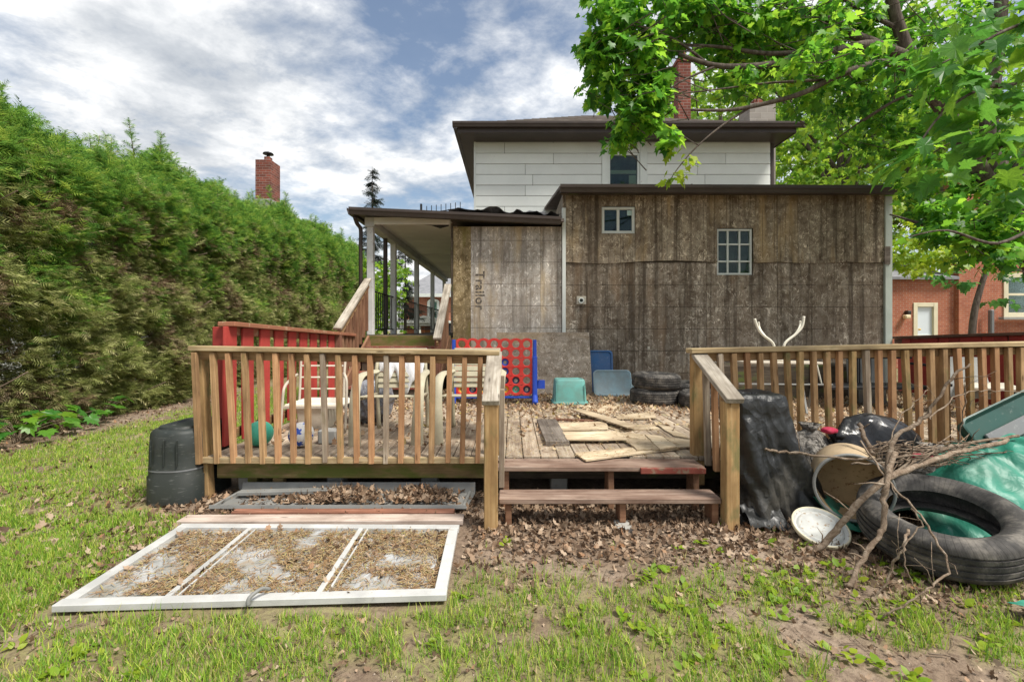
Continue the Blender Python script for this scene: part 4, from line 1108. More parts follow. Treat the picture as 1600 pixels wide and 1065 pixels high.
box('door', -6.1, -5.2, FY - .06, FY - .005, 0, 1.6, 'red_board', fh)
wb = thing('wheelie_bin', 'dark blue wheeled bin standing beyond the end of the porch', 'bin', (-3.0, 20.0, 0))
vs, fs = [], []
for k, (zz, s) in enumerate(((0.08, .25), (1.55, .34))):
    for sx, sy in ((-1, -1), (1, -1), (1, 1), (-1, 1)): vs.append((-3.0 + sx * s, 20 + sy * s * 1.15, zz))
pm('body', vs, [[3, 2, 1, 0], [4, 5, 6, 7], [0, 1, 5, 4], [1, 2, 6, 5], [2, 3, 7, 6], [3, 0, 4, 7]], 'wheelie_blue', wb)
box('lid', -3.37, -2.63, 19.58, 20.44, 1.55, 1.63, 'wheelie_blue', wb, 0.03)
for sx in (-1, 1):
    vs, fs = lathe([(0.0, -.03), (.1, -.03), (.1, .03), (0, .03)], 16)
    link('wheel', mesh(vs, fs, 'w'), 'lamp_dark', wb, Matrix.Translation((-3 + sx * .27, 20.3, 0.1)) @ Matrix.Rotation(math.radians(90), 4, 'Y'))

# ================================================================== CEDAR HEDGE (a row of cedars)
def cedar_variant(seed):
    rs = np.random.RandomState(seed)
    H = 4.45
    pts, sz, up, mats = [], [], [], []
    n = 19000
    # face, top and inner sprays; local: face towards +x
    z = H * rs.uniform(0, 1, n) ** 0.9
    y = rs.uniform(-0.85, 0.85, n)
    inner = rs.uniform(0, 1, n)
    bulge = (vn(y * 2.2 + 3, z * 1.9, seed) - 0.5) * 0.42 + (vn(y * 6 + 1, z * 5.5, seed + 1) - 0.5) * 0.34
    lean = 0.10 * sst(2.4, 3.6, z) - 0.55 * sst(3.9, 4.6, z) - 0.15 * sst(1.2, 0.2, z)
    face = 0.35 + bulge + lean - 0.06 * np.abs(y / 0.85) ** 3
    x = face - inner ** 2.2 * 1.0
    hole = vn(y * 2.6 + 7, z * 2.4, seed + 5)
    keep = (hole > 0.17 + 0.03 * sst(2.6, 0.5, z)) | (inner > 0.70) | (z > 3.1)
    x, y, z, inner = x[keep], y[keep], z[keep], inner[keep]
    n = len(x)
    # top surface
    m = 4200
    tx = rs.uniform(-1.0, 0.55, m); ty = rs.uniform(-0.85, 0.85, m)
    tz = H - 0.05 + (vn(tx * 2.5, ty * 2.5, seed + 9) - 0.5) * 1.0 - 0.9 * sst(0.1, 0.6, tx) + rs.uniform(-0.25, 0.1, m)
    x = np.concatenate([x, tx]); y = np.concatenate([y, ty]); z = np.concatenate([z, tz])
    yaw = np.concatenate([-np.pi / 2 + rs.normal(0, 0.75, n), rs.uniform(0, 6.28, m)])
    pit = np.concatenate([rs.normal(0.05, 0.5, n) + 0.35 * sst(2.2, 3.8, z[:n]), rs.normal(0.55, 0.4, m)])
    rol = rs.normal(0, 0.6, n + m)
    size = rs.uniform(0.12, 0.24, n + m)
    # leader shoots above the top
    sx, sy, sz_, syaw, spit, ssz = [], [], [], [], [], []
    stems = []
    for k in range(11):
        bx, by = rs.uniform(-0.7, 0.35), rs.uniform(-0.8, 0.8)
        hh = rs.uniform(0.35, 0.85) * (1.25 if k < 4 else 0.8)
        b0 = H - 0.25 - 0.5 * max(0, bx)
        tilt = rs.normal(0, 0.13, 2)
        stems.append([Vector((bx, by, b0)), Vector((bx + tilt[0] * hh, by + tilt[1] * hh, b0 + hh))])
        for q in range(int(46 * hh / 0.5)):
            u = rs.uniform(0.1, 1) ** 0.8
            sx.append(bx + tilt[0] * hh * u); sy.append(by + tilt[1] * hh * u); sz_.append(b0 + hh * u)
            syaw.append(rs.uniform(0, 6.28)); spit.append(rs.uniform(0.2, 0.9)); ssz.append(rs.uniform(0.10, 0.24) * (1.25 - 0.7 * u))
    sx = np.array(sx)
    x = np.concatenate([x, sx]); y = np.concatenate([y, sy]); z = np.concatenate([z, sz_])
    yaw = np.concatenate([yaw, syaw]); pit = np.concatenate([pit, spit]); rol = np.concatenate([rol, rs.normal(0, 0.5, len(sx))]); size = np.concatenate([size, ssz])
    pos = np.stack([x, y, z], 1)
    R = rots(len(pos), yaw, pit, rol)
    # upper sprays greener, growth and lighting both put in the colour; older olive lower down
    split = z + (vn(y * 2.2, z * 2.2, seed + 12) - 0.5) * 2.4 + (vn(y * 6, z * 6, seed + 13) - 0.5) * 1.2 + rs.normal(0, 0.55, len(z))
    g = np.where(split > 2.75, 0, 1)
    dead = (vn(y * 2.7 + 11, z * 2.7, seed + 15) * .7 + vn(y * 7, z * 7, seed + 16) * .3 > .64) & (z < 3.6)
    g = np.where(dead & (rs.uniform(0, 1, len(z)) < .8), 2, g)
    return pos, R, size, g, stems
CEDARS = []
for seed in (101, 202, 303, 404):
    pos, R, size, g, stems = cedar_variant(seed)
    CEDARS.append((pos, R, size, g, stems))
proto = []
for k, (pos, R, size, g, stems) in enumerate(CEDARS):
    t0 = thing('cedar_tree', 'cedar', 'tree')
    cr = scatter('crown', CEDAR_V, CEDAR_F, pos[g == 0], R[g == 0], size[g == 0], 'cedar_green', t0)
    lo = scatter('old_growth', CEDAR_V, CEDAR_F, pos[g == 1], R[g == 1], size[g == 1] * 1.0, 'cedar_olive', t0)
    dg = scatter('dead_growth', CEDAR_V, CEDAR_F, pos[g == 2], R[g == 2], size[g == 2] * 0.85, 'cedar_dead', t0)
    rr_ = random.Random(k)
    vs, fs = [], []
    tube(smooth_path([(-0.35, 0, -0.05), (-0.3 + rr_.uniform(-.1, .1), rr_.uniform(-.1, .1), 1.5), (-0.3 + rr_.uniform(-.1, .2), rr_.uniform(-.2, .2), 3.0), (-0.35, rr_.uniform(-.2, .2), 4.5)], 4), 0.085, 0.025, 7, vs, fs)
    for q in range(48):
        z0 = rr_.uniform(0.3, 3.9); a = rr_.uniform(-1.3, 1.3)
        L = rr_.uniform(0.45, 0.95)
        p0 = Vector((-0.3, 0, z0)); d = Vector((math.cos(a), math.sin(a), rr_.uniform(-.1, .7)))
        tube(smooth_path([p0, p0 + d * L * .5 + Vector((0, 0, rr_.uniform(-.1, .1))), p0 + d * L + Vector((0, 0, .12))], 3), 0.018, 0.006, 5, vs, fs)
    for a, b in stems: tube([a, (a + b) / 2, b], 0.012, 0.003, 4, vs, fs)
    link('trunk', mesh(vs, fs, 'trunk', True), 'cedar_bark', t0)
    proto.append(t0)
rr_ = random.Random(3)
yy = 2.9
spots = []
while yy < 21:
    spots.append(yy); yy += 1.22
for i, y in enumerate(spots):
    src = proto[i % 4]
    M = Matrix.Translation((-6.42 - 0.045 * (y - 5) + rr_.uniform(-.08, .08), y, 0)) @ Matrix.Rotation(rr_.uniform(-.12, .12), 4, 'Z') @ Matrix.Diagonal((1, 1, (0.86 + 0.015 * (y - 5) if y > 6.2 else 0.95) + rr_.uniform(-.08, .06), 1))
    if i < 4: src.matrix_basis = M; o = src
    else: o = copy_tree(src, None, M)
    o['label'] = 'tall green cedar standing in the hedge row beside the lawn'
    o['category'] = 'tree'; o['group'] = 'cedars of the hedge row'

# ================================================================== MAPLE OVER THE DECK
def leaf_cloud(blobs, rs, size, flat=0.45, per=7):
    """leaves in small flat sprays inside soft blobs; blobs: (centre, radii, count)"""
    pos, yaw, pit, rol, sz = [], [], [], [], []
    for c, r, n in blobs:
        k = max(1, n // per)
        d = rs.normal(0, 1, (k, 3)); d /= np.linalg.norm(d, axis=1)[:, None]
        q = np.asarray(c) + d * (rs.uniform(0.15, 1, (k, 1)) ** 0.45) * np.asarray(r)
        for cc in q:
            m = rs.randint(per - 3, per + 3)
            ax = rs.uniform(0, 6.28)
            for j in range(m):
                a = ax + rs.normal(0, 1.1); rad = rs.uniform(0.02, 0.16) * size / 0.13
                pos.append(cc + np.array([math.cos(a) * rad, math.sin(a) * rad, rs.normal(0, 0.03) - 0.10 * rad]))
                yaw.append(a - math.pi / 2 + rs.normal(0, 0.35)); pit.append(rs.normal(-0.55, 0.42)); rol.append(rs.normal(0, 0.42))
                sz.append(size * rs.uniform(0.5, 1.3))
    return np.array(pos), rots(len(pos), np.array(yaw), np.array(pit), np.array(rol)), np.array(sz)
def blobs_px(L):
    out = []
    for (px, py, Y, rx, ry, n) in L:
        c = P(px, py, Y); k = Y / F
        out.append((tuple(c), (rx * k, 0.6 * (rx + ry) * k, ry * k), n))
    return out
mp = thing('maple_tree', 'large maple with long branches reaching over the white house', 'tree', (7.85, 6.3, 0))
tv, tf = [], []
T0 = Vector((7.85, 6.3, -0.05))
fork = P(1622, 395, 6.2)
tube(smooth_path([T0, (7.7, 6.3, 1.2), fork], 6), 0.26, 0.19, 12, tv, tf, 0.06)
fork2 = P(1598, 335, 6.15)
tube([fork - Vector((0, 0, .15)), fork2, P(1572, 300, 6.1)], 0.19, 0.15, 10, tv, tf, 0.06)
stemA = smooth_path([P(1585, 345, 6.15), P(1535, 275, 6.0), P(1490, 195, 5.9), P(1440, 120, 5.8), P(1405, 45, 5.8), P(1380, -60, 5.8)], 5)
tube(stemA, 0.125, 0.055, 10, tv, tf, 0.08)
stemB = smooth_path([P(1585, 340, 6.15), P(1562, 270, 6.2), P(1545, 190, 6.3), P(1560, 60, 6.4), P(1570, -80, 6.5)], 5)
tube(stemB, 0.13, 0.07, 10, tv, tf, 0.08)
tube(smooth_path([P(1590, 340, 6.15), P(1598, 250, 6.3), P(1640, 100, 6.5), P(1700, -50, 6.6)], 5), 0.13, 0.07, 10, tv, tf, 0.08)
tk = pm('trunk', tv, tf, 'bark', mp, True)
def limb(pts, r0, r1, seg=7):
    vs, fs = tube(smooth_path([P(*p) for p in pts], 5), r0, r1, seg, rough=0.1)
    return pm('branch', vs, fs, 'bark', mp, True)
limb([(1440, 110, 5.8), (1390, 78, 5.75), (1335, 55, 5.7), (1310, 38, 5.7), (1270, 20, 5.7), (1230, 8, 5.6)], 0.065, 0.03)
limb([(1430, 95, 5.8), (1370, 72, 5.7), (1320, 76, 5.6), (1260, 90, 5.5), (1190, 103, 5.4), (1120, 103, 5.3), (1060, 85, 5.2)], 0.07, 0.022)
limb([(1445, 118, 5.8), (1380, 98, 5.65), (1310, 118, 5.5), (1255, 145, 5.4), (1195, 162, 5.3), (1140, 172, 5.2), (1080, 172, 5.1)], 0.05, 0.014)
limb([(1300, 80, 5.6), (1200, 84, 5.5), (1130, 74, 5.4), (1070, 70, 5.3)], 0.035, 0.012)
limb([(1180, 163, 5.3), (1130, 195, 5.2), (1090, 228, 5.1), (1060, 262, 5.1), (1045, 285, 5.1)], 0.014, 0.004)
limb([(1290, 125, 5.5), (1200, 130, 5.4), (1120, 140, 5.3), (1030, 150, 5.2)], 0.018, 0.005)
limb([(1120, 103, 5.3), (1060, 130, 5.2), (1000, 175, 5.2)], 0.016, 0.005)
limb([(1110, 104, 5.3), (1050, 60, 5.2), (980, 40, 5.2), (930, 70, 5.2)], 0.018, 0.005)
limb([(1405, 45, 5.8), (1350, 20, 5.8), (1290, -20, 5.8)], 0.03, 0.012)
limb([(1470, 165, 5.9), (1420, 150, 5.9), (1360, 180, 6.1), (1310, 215, 6.4)], 0.028, 0.007)
limb([(1560, 330, 6.1), (1500, 370, 5.9), (1440, 350, 6.0), (1390, 335, 6.2)], 0.045, 0.01)
limb([(1700, 60, 3.6), (1600, 125, 3.1), (1530, 140, 2.95), (1470, 180, 2.85), (1430, 235, 2.8)], 0.016, 0.004)
limb([(1700, 100, 3.4), (1620, 190, 3.0), (1555, 235, 2.9), (1500, 260, 2.85)], 0.014, 0.004)
limb([(1680, 20, 3.4), (1590, 40, 3.0), (1510, 80, 2.9), (1450, 110, 2.85)], 0.014, 0.004)
limb([(1640, 340, 4.6), (1560, 380, 4.4), (1480, 360, 4.3), (1420, 370, 4.3)], 0.02, 0.005)
rs = np.random.RandomState(21)
MID = [(955, 40, 5.4, 48, 45, 577), (985, 105, 5.4, 55, 50, 735), (1000, 175, 5.3, 42, 40, 455), (945, 135, 5.4, 34, 28, 227), (930, 75, 5.4, 20, 40, 175), (1040, 35, 5.4, 55, 45, 577),
       (1095, 18, 5.4, 50, 36, 437), (1015, 150, 5.3, 26, 42, 240), (1150, 35, 5.5, 50, 40, 437), (1205, 25, 5.6, 50, 36, 385), (1150, 132, 5.5, 45, 22, 140),
       (1265, 45, 5.7, 55, 36, 385), (1150, 60, 5.7, 40, 30, 120), (1265, 140, 5.9, 45, 30, 190), (1330, 25, 5.9, 50, 36, 350), (1310, 140, 6.3, 55, 45, 315), (1370, 110, 6.5, 60, 60, 385), (1040, 218, 5.1, 18, 14, 45),
       (965, 215, 5.3, 20, 15, 87), (1400, 40, 6.4, 60, 50, 385), (1460, 60, 6.8, 60, 60, 297), (1400, 200, 6.9, 55, 55, 385), (1340, 195, 7.0, 60, 40, 350), (1530, 90, 6.9, 60, 80, 351), (1500, 220, 6.7, 60, 60, 229),
       (1470, 305, 6.2, 45, 30, 202), (1505, 340, 5.8, 60, 30, 310), (1555, 345, 5.4, 60, 36, 270), (1470, 368, 5.6, 36, 18, 108), (1530, 395, 5.6, 50, 20, 108), (1590, 385, 5.4, 45, 24, 121), (1500, 385, 6.2, 30, 14, 54), (1545, 300, 6.0, 50, 20, 148),
       (1595, 250, 5.6, 36, 50, 162), (960, -50, 5.4, 50, 50, 262), (1080, -60, 5.5, 80, 45, 350), (1250, -70, 5.8, 110, 50, 455), (1430, -80, 6.2, 110, 50, 324), (1600, -90, 6.2, 110, 70, 324), (1700, 150, 5.8, 80, 110, 351),
       (1130, 60, 5.9, 45, 40, 230), (1200, 75, 6.2, 70, 45, 360), (1240, 95, 5.1, 40, 18, 90), (1330, 90, 5.2, 40, 22, 110), (1400, 90, 5.2, 34, 34, 120), (1290, 60, 5.2, 40, 20, 90), (1450, 140, 5.3, 30, 30, 90), (1450, 335, 6.0, 34, 26, 150), (1565, 405, 5.2, 36, 22, 110), (1520, 370, 5.4, 40, 22, 120), (1440, 270, 6.6, 45, 40, 200), (1540, 320, 5.4, 45, 30, 140), (1300, 70, 6.4, 70, 50, 380), (1390, 100, 6.9, 60, 60, 330), (1440, 180, 7.2, 50, 60, 280), (1165, 110, 6.3, 50, 30, 170)]
pos, R, sz = leaf_cloud(blobs_px(MID), rs, 0.104)
tag(scatter('crown', *MAPLE_LO, pos, R, sz, 'maple_leaf', mp, base=(7.85, 6.3, 0)), kind='stuff')
vs, fs = [], []
rn = random.Random(17)
for i in range(0, len(pos), 24):
    p = Vector(pos[i]); d = Vector((rn.gauss(.8, .5), rn.gauss(.2, .5), rn.gauss(-.1, .3))).normalized(); L = rn.uniform(.25, .7)
    tube([p, p + d * L * .5 + Vector((0, 0, rn.uniform(-.05, .05))), p + d * L], .003, .007, 4, vs, fs)
tag(pm('twigs', vs, fs, 'bark', mp), kind='stuff')
LIGHT = [(1060, 243, 5.1, 16, 14, 22), (1045, 280, 5.1, 13, 12, 14), (1040, 205, 5.1, 12, 12, 12), (1445, 398, 9.0, 42, 30, 260), (1475, 408, 9.0, 30, 22, 110), (1425, 385, 9.2, 26, 34, 130), (1500, 390, 9.2, 30, 20, 60), (1408, 402, 9.2, 18, 26, 120), (1450, 418, 9.5, 34, 14, 120), (1420, 340, 9.5, 30, 40, 170), (1230, 90, 6.4, 60, 45, 120), (1165, 95, 6.3, 45, 30, 90), (1290, 100, 6.8, 50, 40, 110)]
pos, R, sz = leaf_cloud(blobs_px(LIGHT), rs, 0.105)
tag(scatter('young_foliage', *MAPLE_LO, pos, R, sz, 'young_leaf', mp, base=(7.85, 6.3, 0)), kind='stuff')
NEAR = [(1525, 55, 2.95, 55, 32, 42), (1575, 110, 3.0, 40, 40, 34), (1490, 110, 2.9, 32, 26, 26), (1590, 40, 3.1, 36, 40, 30), (1590, 190, 3.0, 34, 44, 32), (1500, 170, 2.9, 40, 24, 26), (1475, 262, 2.85, 28, 18, 14), (1428, 238, 2.8, 22, 16, 14),
        (1545, 225, 2.9, 38, 22, 24), (1455, 85, 2.9, 18, 22, 12), (1560, 285, 3.2, 42, 14, 18), (1595, 300, 3.2, 26, 22, 14), (1660, 120, 3.1, 50, 90, 40)]
pos, R, sz = leaf_cloud(blobs_px(NEAR), rs, 0.135, per=4)
hi_meshes = []
for c in range(5):
    v_, f_ = MAPLE_HI
    v_ = [(x, y, z * (0.6 + 0.25 * c) + 0.02 * math.sin(5 * x + c)) for x, y, z in v_]
    m_ = mesh(v_, [list(q) for q in f_], 'leaf'); m_.materials.append(MATS['maple_leaf'])
    hi_meshes.append(m_)
t = MT('near_leaf')
c = t.ramp(t.rand(), [(0.0, (0.045, 0.17, 0.025)), (0.4, (0.075, 0.24, 0.03)), (0.7, (0.12, 0.30, 0.03)), (1.0, (0.20, 0.36, 0.03))])
vv = t.noise(t.coord((1, 1, 1)), 14, 3, 0.6)
c = t.mix(t.ramp(vv, [(0.4, 0.3), (0.6, 0.0)]), c, (0.03, 0.11, 0.015))
t.set(c, 0.38, 0.4)
tl = t.n('ShaderNodeBsdfTranslucent'); hv = t.n('ShaderNodeHueSaturation'); hv.inputs['Value'].default_value = 1.85; hv.inputs['Hue'].default_value = 0.485
t.l(c, hv.inputs['Color']); t.l(hv.outputs[0], tl.inputs[0])
ms = t.n('ShaderNodeMixShader'); ms.inputs[0].default_value = 0.45
t.l(t.b.outputs[0], ms.inputs[1]); t.l(tl.outputs[0], ms.inputs[2]); t.l(ms.outputs[0], t.out.inputs[0])
for m_ in hi_meshes: m_.materials[0] = MATS['near_leaf']
for i in range(min(len(pos), 290)):
    M = Matrix(R[i].tolist()).to_4x4() @ Matrix.Diagonal((sz[i], sz[i], sz[i], 1)); M.translation = Vector(pos[i])
    link('leaf', hi_meshes[i % 5], None, mp, M)

# ---- other trees
def leafy_tree(name, label, loc, H, R_, trunk_r, n, mat, size, seed, group=None, zc=0.62, shape=MAPLE_LO, low=0.2):
    rs = np.random.RandomState(seed); rn = random.Random(seed)
    t0 = thing(name, label, 'tree', loc, group)
    L = Vector(loc)
    vs, fs = [], []
    tube(smooth_path([L + Vector((0, 0, -.05)), L + Vector((rn.uniform(-.2, .2), 0, H * .3)), L + Vector((rn.uniform(-.3, .3), rn.uniform(-.2, .2), H * .6)), L + Vector((0, 0, H * .88))], 5), trunk_r, trunk_r * .25, 9, vs, fs, .08)
    bl = []
    for k in range(16):
        a = rn.uniform(0, 6.28); z0 = H * rn.uniform(low + .08, .75); rr = R_ * rn.uniform(.45, .95) * (1.15 - 0.55 * abs(z0 / H - .45))
        e_ = L + Vector((math.cos(a) * rr, math.sin(a) * rr, min(z0 + rn.uniform(.1, .3) * H, H * .95)))
        tube(smooth_path([L + Vector((0, 0, z0 * .8)), L + Vector((math.cos(a) * rr * .5, math.sin(a) * rr * .5, z0 + .05 * H)), e_], 4), trunk_r * .35, trunk_r * .06, 6, vs, fs, .1)
        bl.append((tuple(e_), (R_ * .42, R_ * .42, H * .13), n // 18))
        bl.append((tuple(L + Vector((math.cos(a) * rr * .55, math.sin(a) * rr * .55, z0 + .08 * H))), (R_ * .4, R_ * .4, H * .12), n // 30))
    pm('trunk', vs, fs, 'bark', t0, True)
    pos, R, sz = leaf_cloud(bl, rs, size)
    tag(scatter('crown', *shape, pos, R, sz, mat, t0, base=loc), kind='stuff')
    return t0
leafy_tree('maple_tree', 'bright green maple growing between the white house and the brick house', (10.4, 14.5, 0), 11.0, 3.6, 0.20, 10500, 'far_leaf', 0.16, 5)
leafy_tree('maple_tree', 'tall maple with thin trunk rising behind the grey chimney', (8.6, 19.0, 0), 13.5, 4.2, 0.22, 8000, 'far_leaf', 0.19, 6)
leafy_tree('maple_tree', 'broad maple crown rising behind the brick house roof', (16.5, 24.0, 0), 15.0, 6.0, 0.28, 8000, 'far_leaf', 0.24, 16)
leafy_tree('leafy_tree', 'small round leafy tree growing beyond the porch railing', (-8.0, 24.0, 0), 5.4, 2.4, 0.12, 3800, 'far_leaf', 0.17, 8, low=0.05)
leafy_tree('leafy_tree', 'green leafy tree at the far end of the hedge row', (-7.3, 20.6, 0), 4.6, 1.6, 0.10, 2600, 'far_leaf', 0.15, 9, low=0.02)
leafy_tree('leafy_tree', 'broad leafy tree behind the orange brick house', (24, 30, 0), 10, 5, .25, 3000, 'far_leaf', 0.3, 10)
# sapling in front of the brick house
sp_ = thing('sapling', 'thin dark sapling leaning in front of the brick house', 'tree', (9.9, 9.9, 0))
vs, fs = tube(smooth_path([(9.95, 9.9, -.05), P(1520, 505, 9.9), P(1532, 450, 9.9), P(1548, 405, 9.9), P(1565, 360, 9.9)], 5), 0.075, 0.03, 8)
pm('trunk', vs, fs, 'bark', sp_, True)
pos, R, sz = leaf_cloud(blobs_px([(1500, 430, 9.7, 40, 18, 90), (1545, 400, 9.9, 50, 26, 130), (1555, 465, 9.7, 18, 14, 22), (1590, 430, 9.9, 30, 20, 60)]), np.random.RandomState(4), 0.15)
tag(scatter('crown', *MAPLE_LO, pos, R, sz, 'shade_leaf', sp_, base=(9.9, 9.9, 0)), kind='stuff')
# spruces
def spruce(loc, H, seed, label, base=0.16, dens=1.0):
    rn = random.Random(seed); rs = np.random.RandomState(seed); L = Vector(loc)
    t0 = thing('spruce_tree', label, 'tree', loc)
    vs, fs = tube([L + Vector((0, 0, -.05)), L + Vector((0.05, 0, H * .5)), L + Vector((0, 0, H))], H * .017, 0.01, 8)
    pos, yaw, pit, sz = [], [], [], []
    z = H * base
    while z < H * .985:
        R_ = (H - z) * 0.17 + 0.12
        for k in range(rn.randint(4, 6)):
            if rn.random() > dens: continue
            a = rn.uniform(0, 6.28); r1 = R_ * rn.uniform(.6, 1.15)
            droop = -0.18 * r1
            e_ = L + Vector((math.cos(a) * r1, math.sin(a) * r1, z + droop))
            tube([L + Vector((0, 0, z)), e_], 0.02, 0.006, 4, vs, fs)
            for q in range(int(12 + r1 * 22)):
                u = rn.uniform(.2, 1)
                pos.append(L + Vector((math.cos(a) * r1 * u + rn.gauss(0, .04), math.sin(a) * r1 * u + rn.gauss(0, .04), z + droop * u - abs(rn.gauss(0, .07)))))
                yaw.append(a - math.pi / 2 + rn.gauss(0, .8)); pit.append(rn.gauss(-.35, .35)); sz.append(rn.uniform(.26, .46))
        z += H * 0.030
    pm('trunk', vs, fs, 'bark', t0, True)
    n = len(pos)
    tag(scatter('crown', CEDAR_V, CEDAR_F, np.array([tuple(p) for p in pos]), rots(n, np.array(yaw), np.array(pit), rs.normal(0, .5, n)), np.array(sz), 'spruce_needle', t0, base=loc), kind='stuff')
spruce((-8.45, 27.5, 0), 11.2, 1, 'dark spruce with a pointed top rising above the porch gutter', 0.26, 0.85)
spruce((-6.6, 31.0 - 3, 0), 7.6, 2, 'sparse dark spruce seen through the porch columns', 0.3, 0.5)

# maple seedlings along the hedge base
def seedling(name, label, loc, n, spread, h, size, mat, seed, group=None):
    rn = random.Random(seed); L = Vector(loc)
    t0 = thing(name, label, 'plant', loc, group)
    vs, fs = [], []
    for i in range(n):
        a = rn.uniform(0, 6.28); r = spread * rn.uniform(.15, 1) ** .7; zt = h * rn.uniform(.45, 1) * (1 - .35 * (r / spread))
        e_ = L + Vector((math.cos(a) * r, math.sin(a) * r, zt))
        tube(smooth_path([L + Vector((rn.uniform(-.04, .04), rn.uniform(-.04, .04), -.02)), L + Vector((math.cos(a) * r * .45, math.sin(a) * r * .45, zt * .75)), e_], 3), 0.005, 0.002, 4, vs, fs)
        ms_ = hi_meshes[i % 5]
        s_ = size * rn.uniform(.7, 1.2)
        M = Matrix.Translation(e_) @ Euler((rn.gauss(-.3, .25), rn.gauss(0, .3), a - math.pi / 2 + rn.gauss(0, .4))).to_matrix().to_4x4() @ Matrix.Diagonal((s_, s_, s_, 1))
        o = link('leaf', ms_, None, t0, M)
    pm('stem', vs, fs, 'stick_bark', t0)
gS = 'maple seedlings under the hedge'
for k, (px, py, n, sp, h, s_) in enumerate([(30, 690, 26, .42, .42, .19), (95, 672, 24, .40, .42, .17), (160, 655, 16, .36, .40, .16), (205, 640, 9, .25, .42, .14), (290, 618, 9, .25, .32, .15)]):
    seedling('maple_seedling', 'low broad leaved maple seedling growing at the foot of the cedar hedge', G(px, py), n, sp, h, s_, 'shade_leaf', k + 50, gS)

# ================================================================== THINGS ON THE DECK
def rect_loft(name, secs, mat, parent=None, base=(0, 0, 0), n=8, cap=(True, True), smooth=True):
    """rounded-rectangle sections: (cx,cy,z,hx,hy,r)"""
    vs, fs = [], []
    m = 4 * n
    for cx, cy, z, hx, hy, r in secs:
        for q, (sx, sy) in enumerate(((1, 1), (-1, 1), (-1, -1), (1, -1))):
            for j in range(n):
                a = (q + j / (n - 1)) * math.pi / 2
                vs.append((cx + sx * (hx - r) + r * math.cos(a), cy + sy * (hy - r) + r * math.sin(a), z))
    for i in range(len(secs) - 1):
        for j in range(m):
            k = (j + 1) % m
            fs.append([i * m + j, i * m + k, (i + 1) * m + k, (i + 1) * m + j])
    if cap[0]: fs.append(list(range(m))[::-1])
    if cap[1]: fs.append([(len(secs) - 1) * m + j for j in range(m)])
    return vs, fs
def finish_smooth(o, ang=35):
    me = o.data
    me.polygons.foreach_set('use_smooth', [True] * len(me.polygons))
    try: me.set_sharp_from_angle(angle=math.radians(ang))
    except Exception: pass
    return o

# balls
def ball(name, label, c, r, mat, patch=None):
    bm = bmesh.new(); bmesh.ops.create_icosphere(bm, subdivisions=3, radius=r)
    me = bpy.data.meshes.new(name); bm.to_mesh(me); bm.free()
    me.polygons.foreach_set('use_smooth', [True] * len(me.polygons))
    o = link(name, me, mat, None, Matrix.Translation(c) @ Euler((.4, .3, .9)).to_matrix().to_4x4())
    tag(o, label, 'ball')
    if patch:
        bm = bmesh.new(); bmesh.ops.create_icosphere(bm, subdivisions=1, radius=r)
        dirs = [v.co.normalized() for v in bm.verts if True][:12]
        bm.free()
        for d in dirs:
            k = 5; vs = []; q = d.to_track_quat('Z', 'Y').to_matrix()
            rings = [(0, 1), (0.20, 5), (0.36, 5)]
            vs.append(d * (r * 1.006))
            for rad, _ in rings[1:]:
                for j in range(k):
                    a = 2 * math.pi * j / k
                    vs.append((q @ Vector((math.sin(rad) * math.cos(a), math.sin(rad) * math.sin(a), math.cos(rad)))) * (r * 1.006))
            fs = [[0, 1 + j, 1 + (j + 1) % k] for j in range(k)] + [[1 + j, 6 + j, 6 + (j + 1) % k, 1 + (j + 1) % k] for j in range(k)]
            link('panel_patch', mesh(vs, fs, 'p', True), patch, o, MW[o.name])
    return o
ball('green_ball', 'plain green rubber ball on the deck behind the railing', (-2.19, 3.95, DZ + 0.112), 0.11, 'ball_green')
ball('soccer_ball', 'white and blue soccer ball on the deck behind the railing', (-1.82, 3.93, DZ + 0.108), 0.105, 'ball_white', 'ball_blue')

# metal slatted lounge chair
lc = thing('slatted_chair', 'low metal patio chair with white slats beside the red fence', 'chair', (-1.95, 4.75, DZ))
def lt(pts, r=0.014, mat='tube_metal', name='frame_tube', k=5):
    vs, fs = tube(smooth_path(pts, k), r, r, 8); return pm(name, vs, fs, mat, lc, True)
z0 = DZ
for i in range(7):
    y = 4.52 + i * 0.072
    beam('seat_slat', (-2.25, y, z0 + .265), (-1.66, y, z0 + .265), 0.045, 0.014, 'ivory_tube', lc)
beam('seat_rail', (-2.26, 4.49, z0 + .245), (-1.65, 4.49, z0 + .245), 0.022, 0.03, 'tube_metal', lc)
for i in range(4): beam('back_slat', (-2.34, 5.02 + .02 * i, z0 + .36 + i * .125), (-1.86, 5.02 + .02 * i, z0 + .36 + i * .125), 0.02, 0.016, 'ivory_tube', lc)
lt([(-2.30, 4.9, z0 + .008), (-2.33, 5.0, z0 + .35), (-2.36, 5.1, z0 + .78)])
lt([(-1.84, 4.98, z0 + .26), (-1.85, 5.02, z0 + .5), (-1.86, 5.1, z0 + .78)])
lt([(-2.36, 5.1, z0 + .78), (-2.1, 5.11, z0 + .80), (-1.86, 5.1, z0 + .78)])
lt([(-2.36, 5.0, z0 + .52), (-2.30, 4.75, z0 + .50), (-2.26, 4.52, z0 + .44), (-2.26, 4.48, z0 + .3), (-2.27, 4.46, z0 + .008)])
lt([(-1.86, 5.0, z0 + .50), (-1.76, 4.75, z0 + .55), (-1.66, 4.52, z0 + .56), (-1.62, 4.46, z0 + .45), (-1.63, 4.44, z0 + .008)])
bb = thing('beige_box', 'beige plastic box under the slatted metal chair', 'box', (-2.03, 4.75, DZ))
vs, fs = rect_loft('b', [(-2.03, 4.75, DZ, .15, .12, .02), (-2.03, 4.75, DZ + .21, .165, .13, .02)], None)
finish_smooth(pm('body', vs, fs, 'beige_plastic', bb))
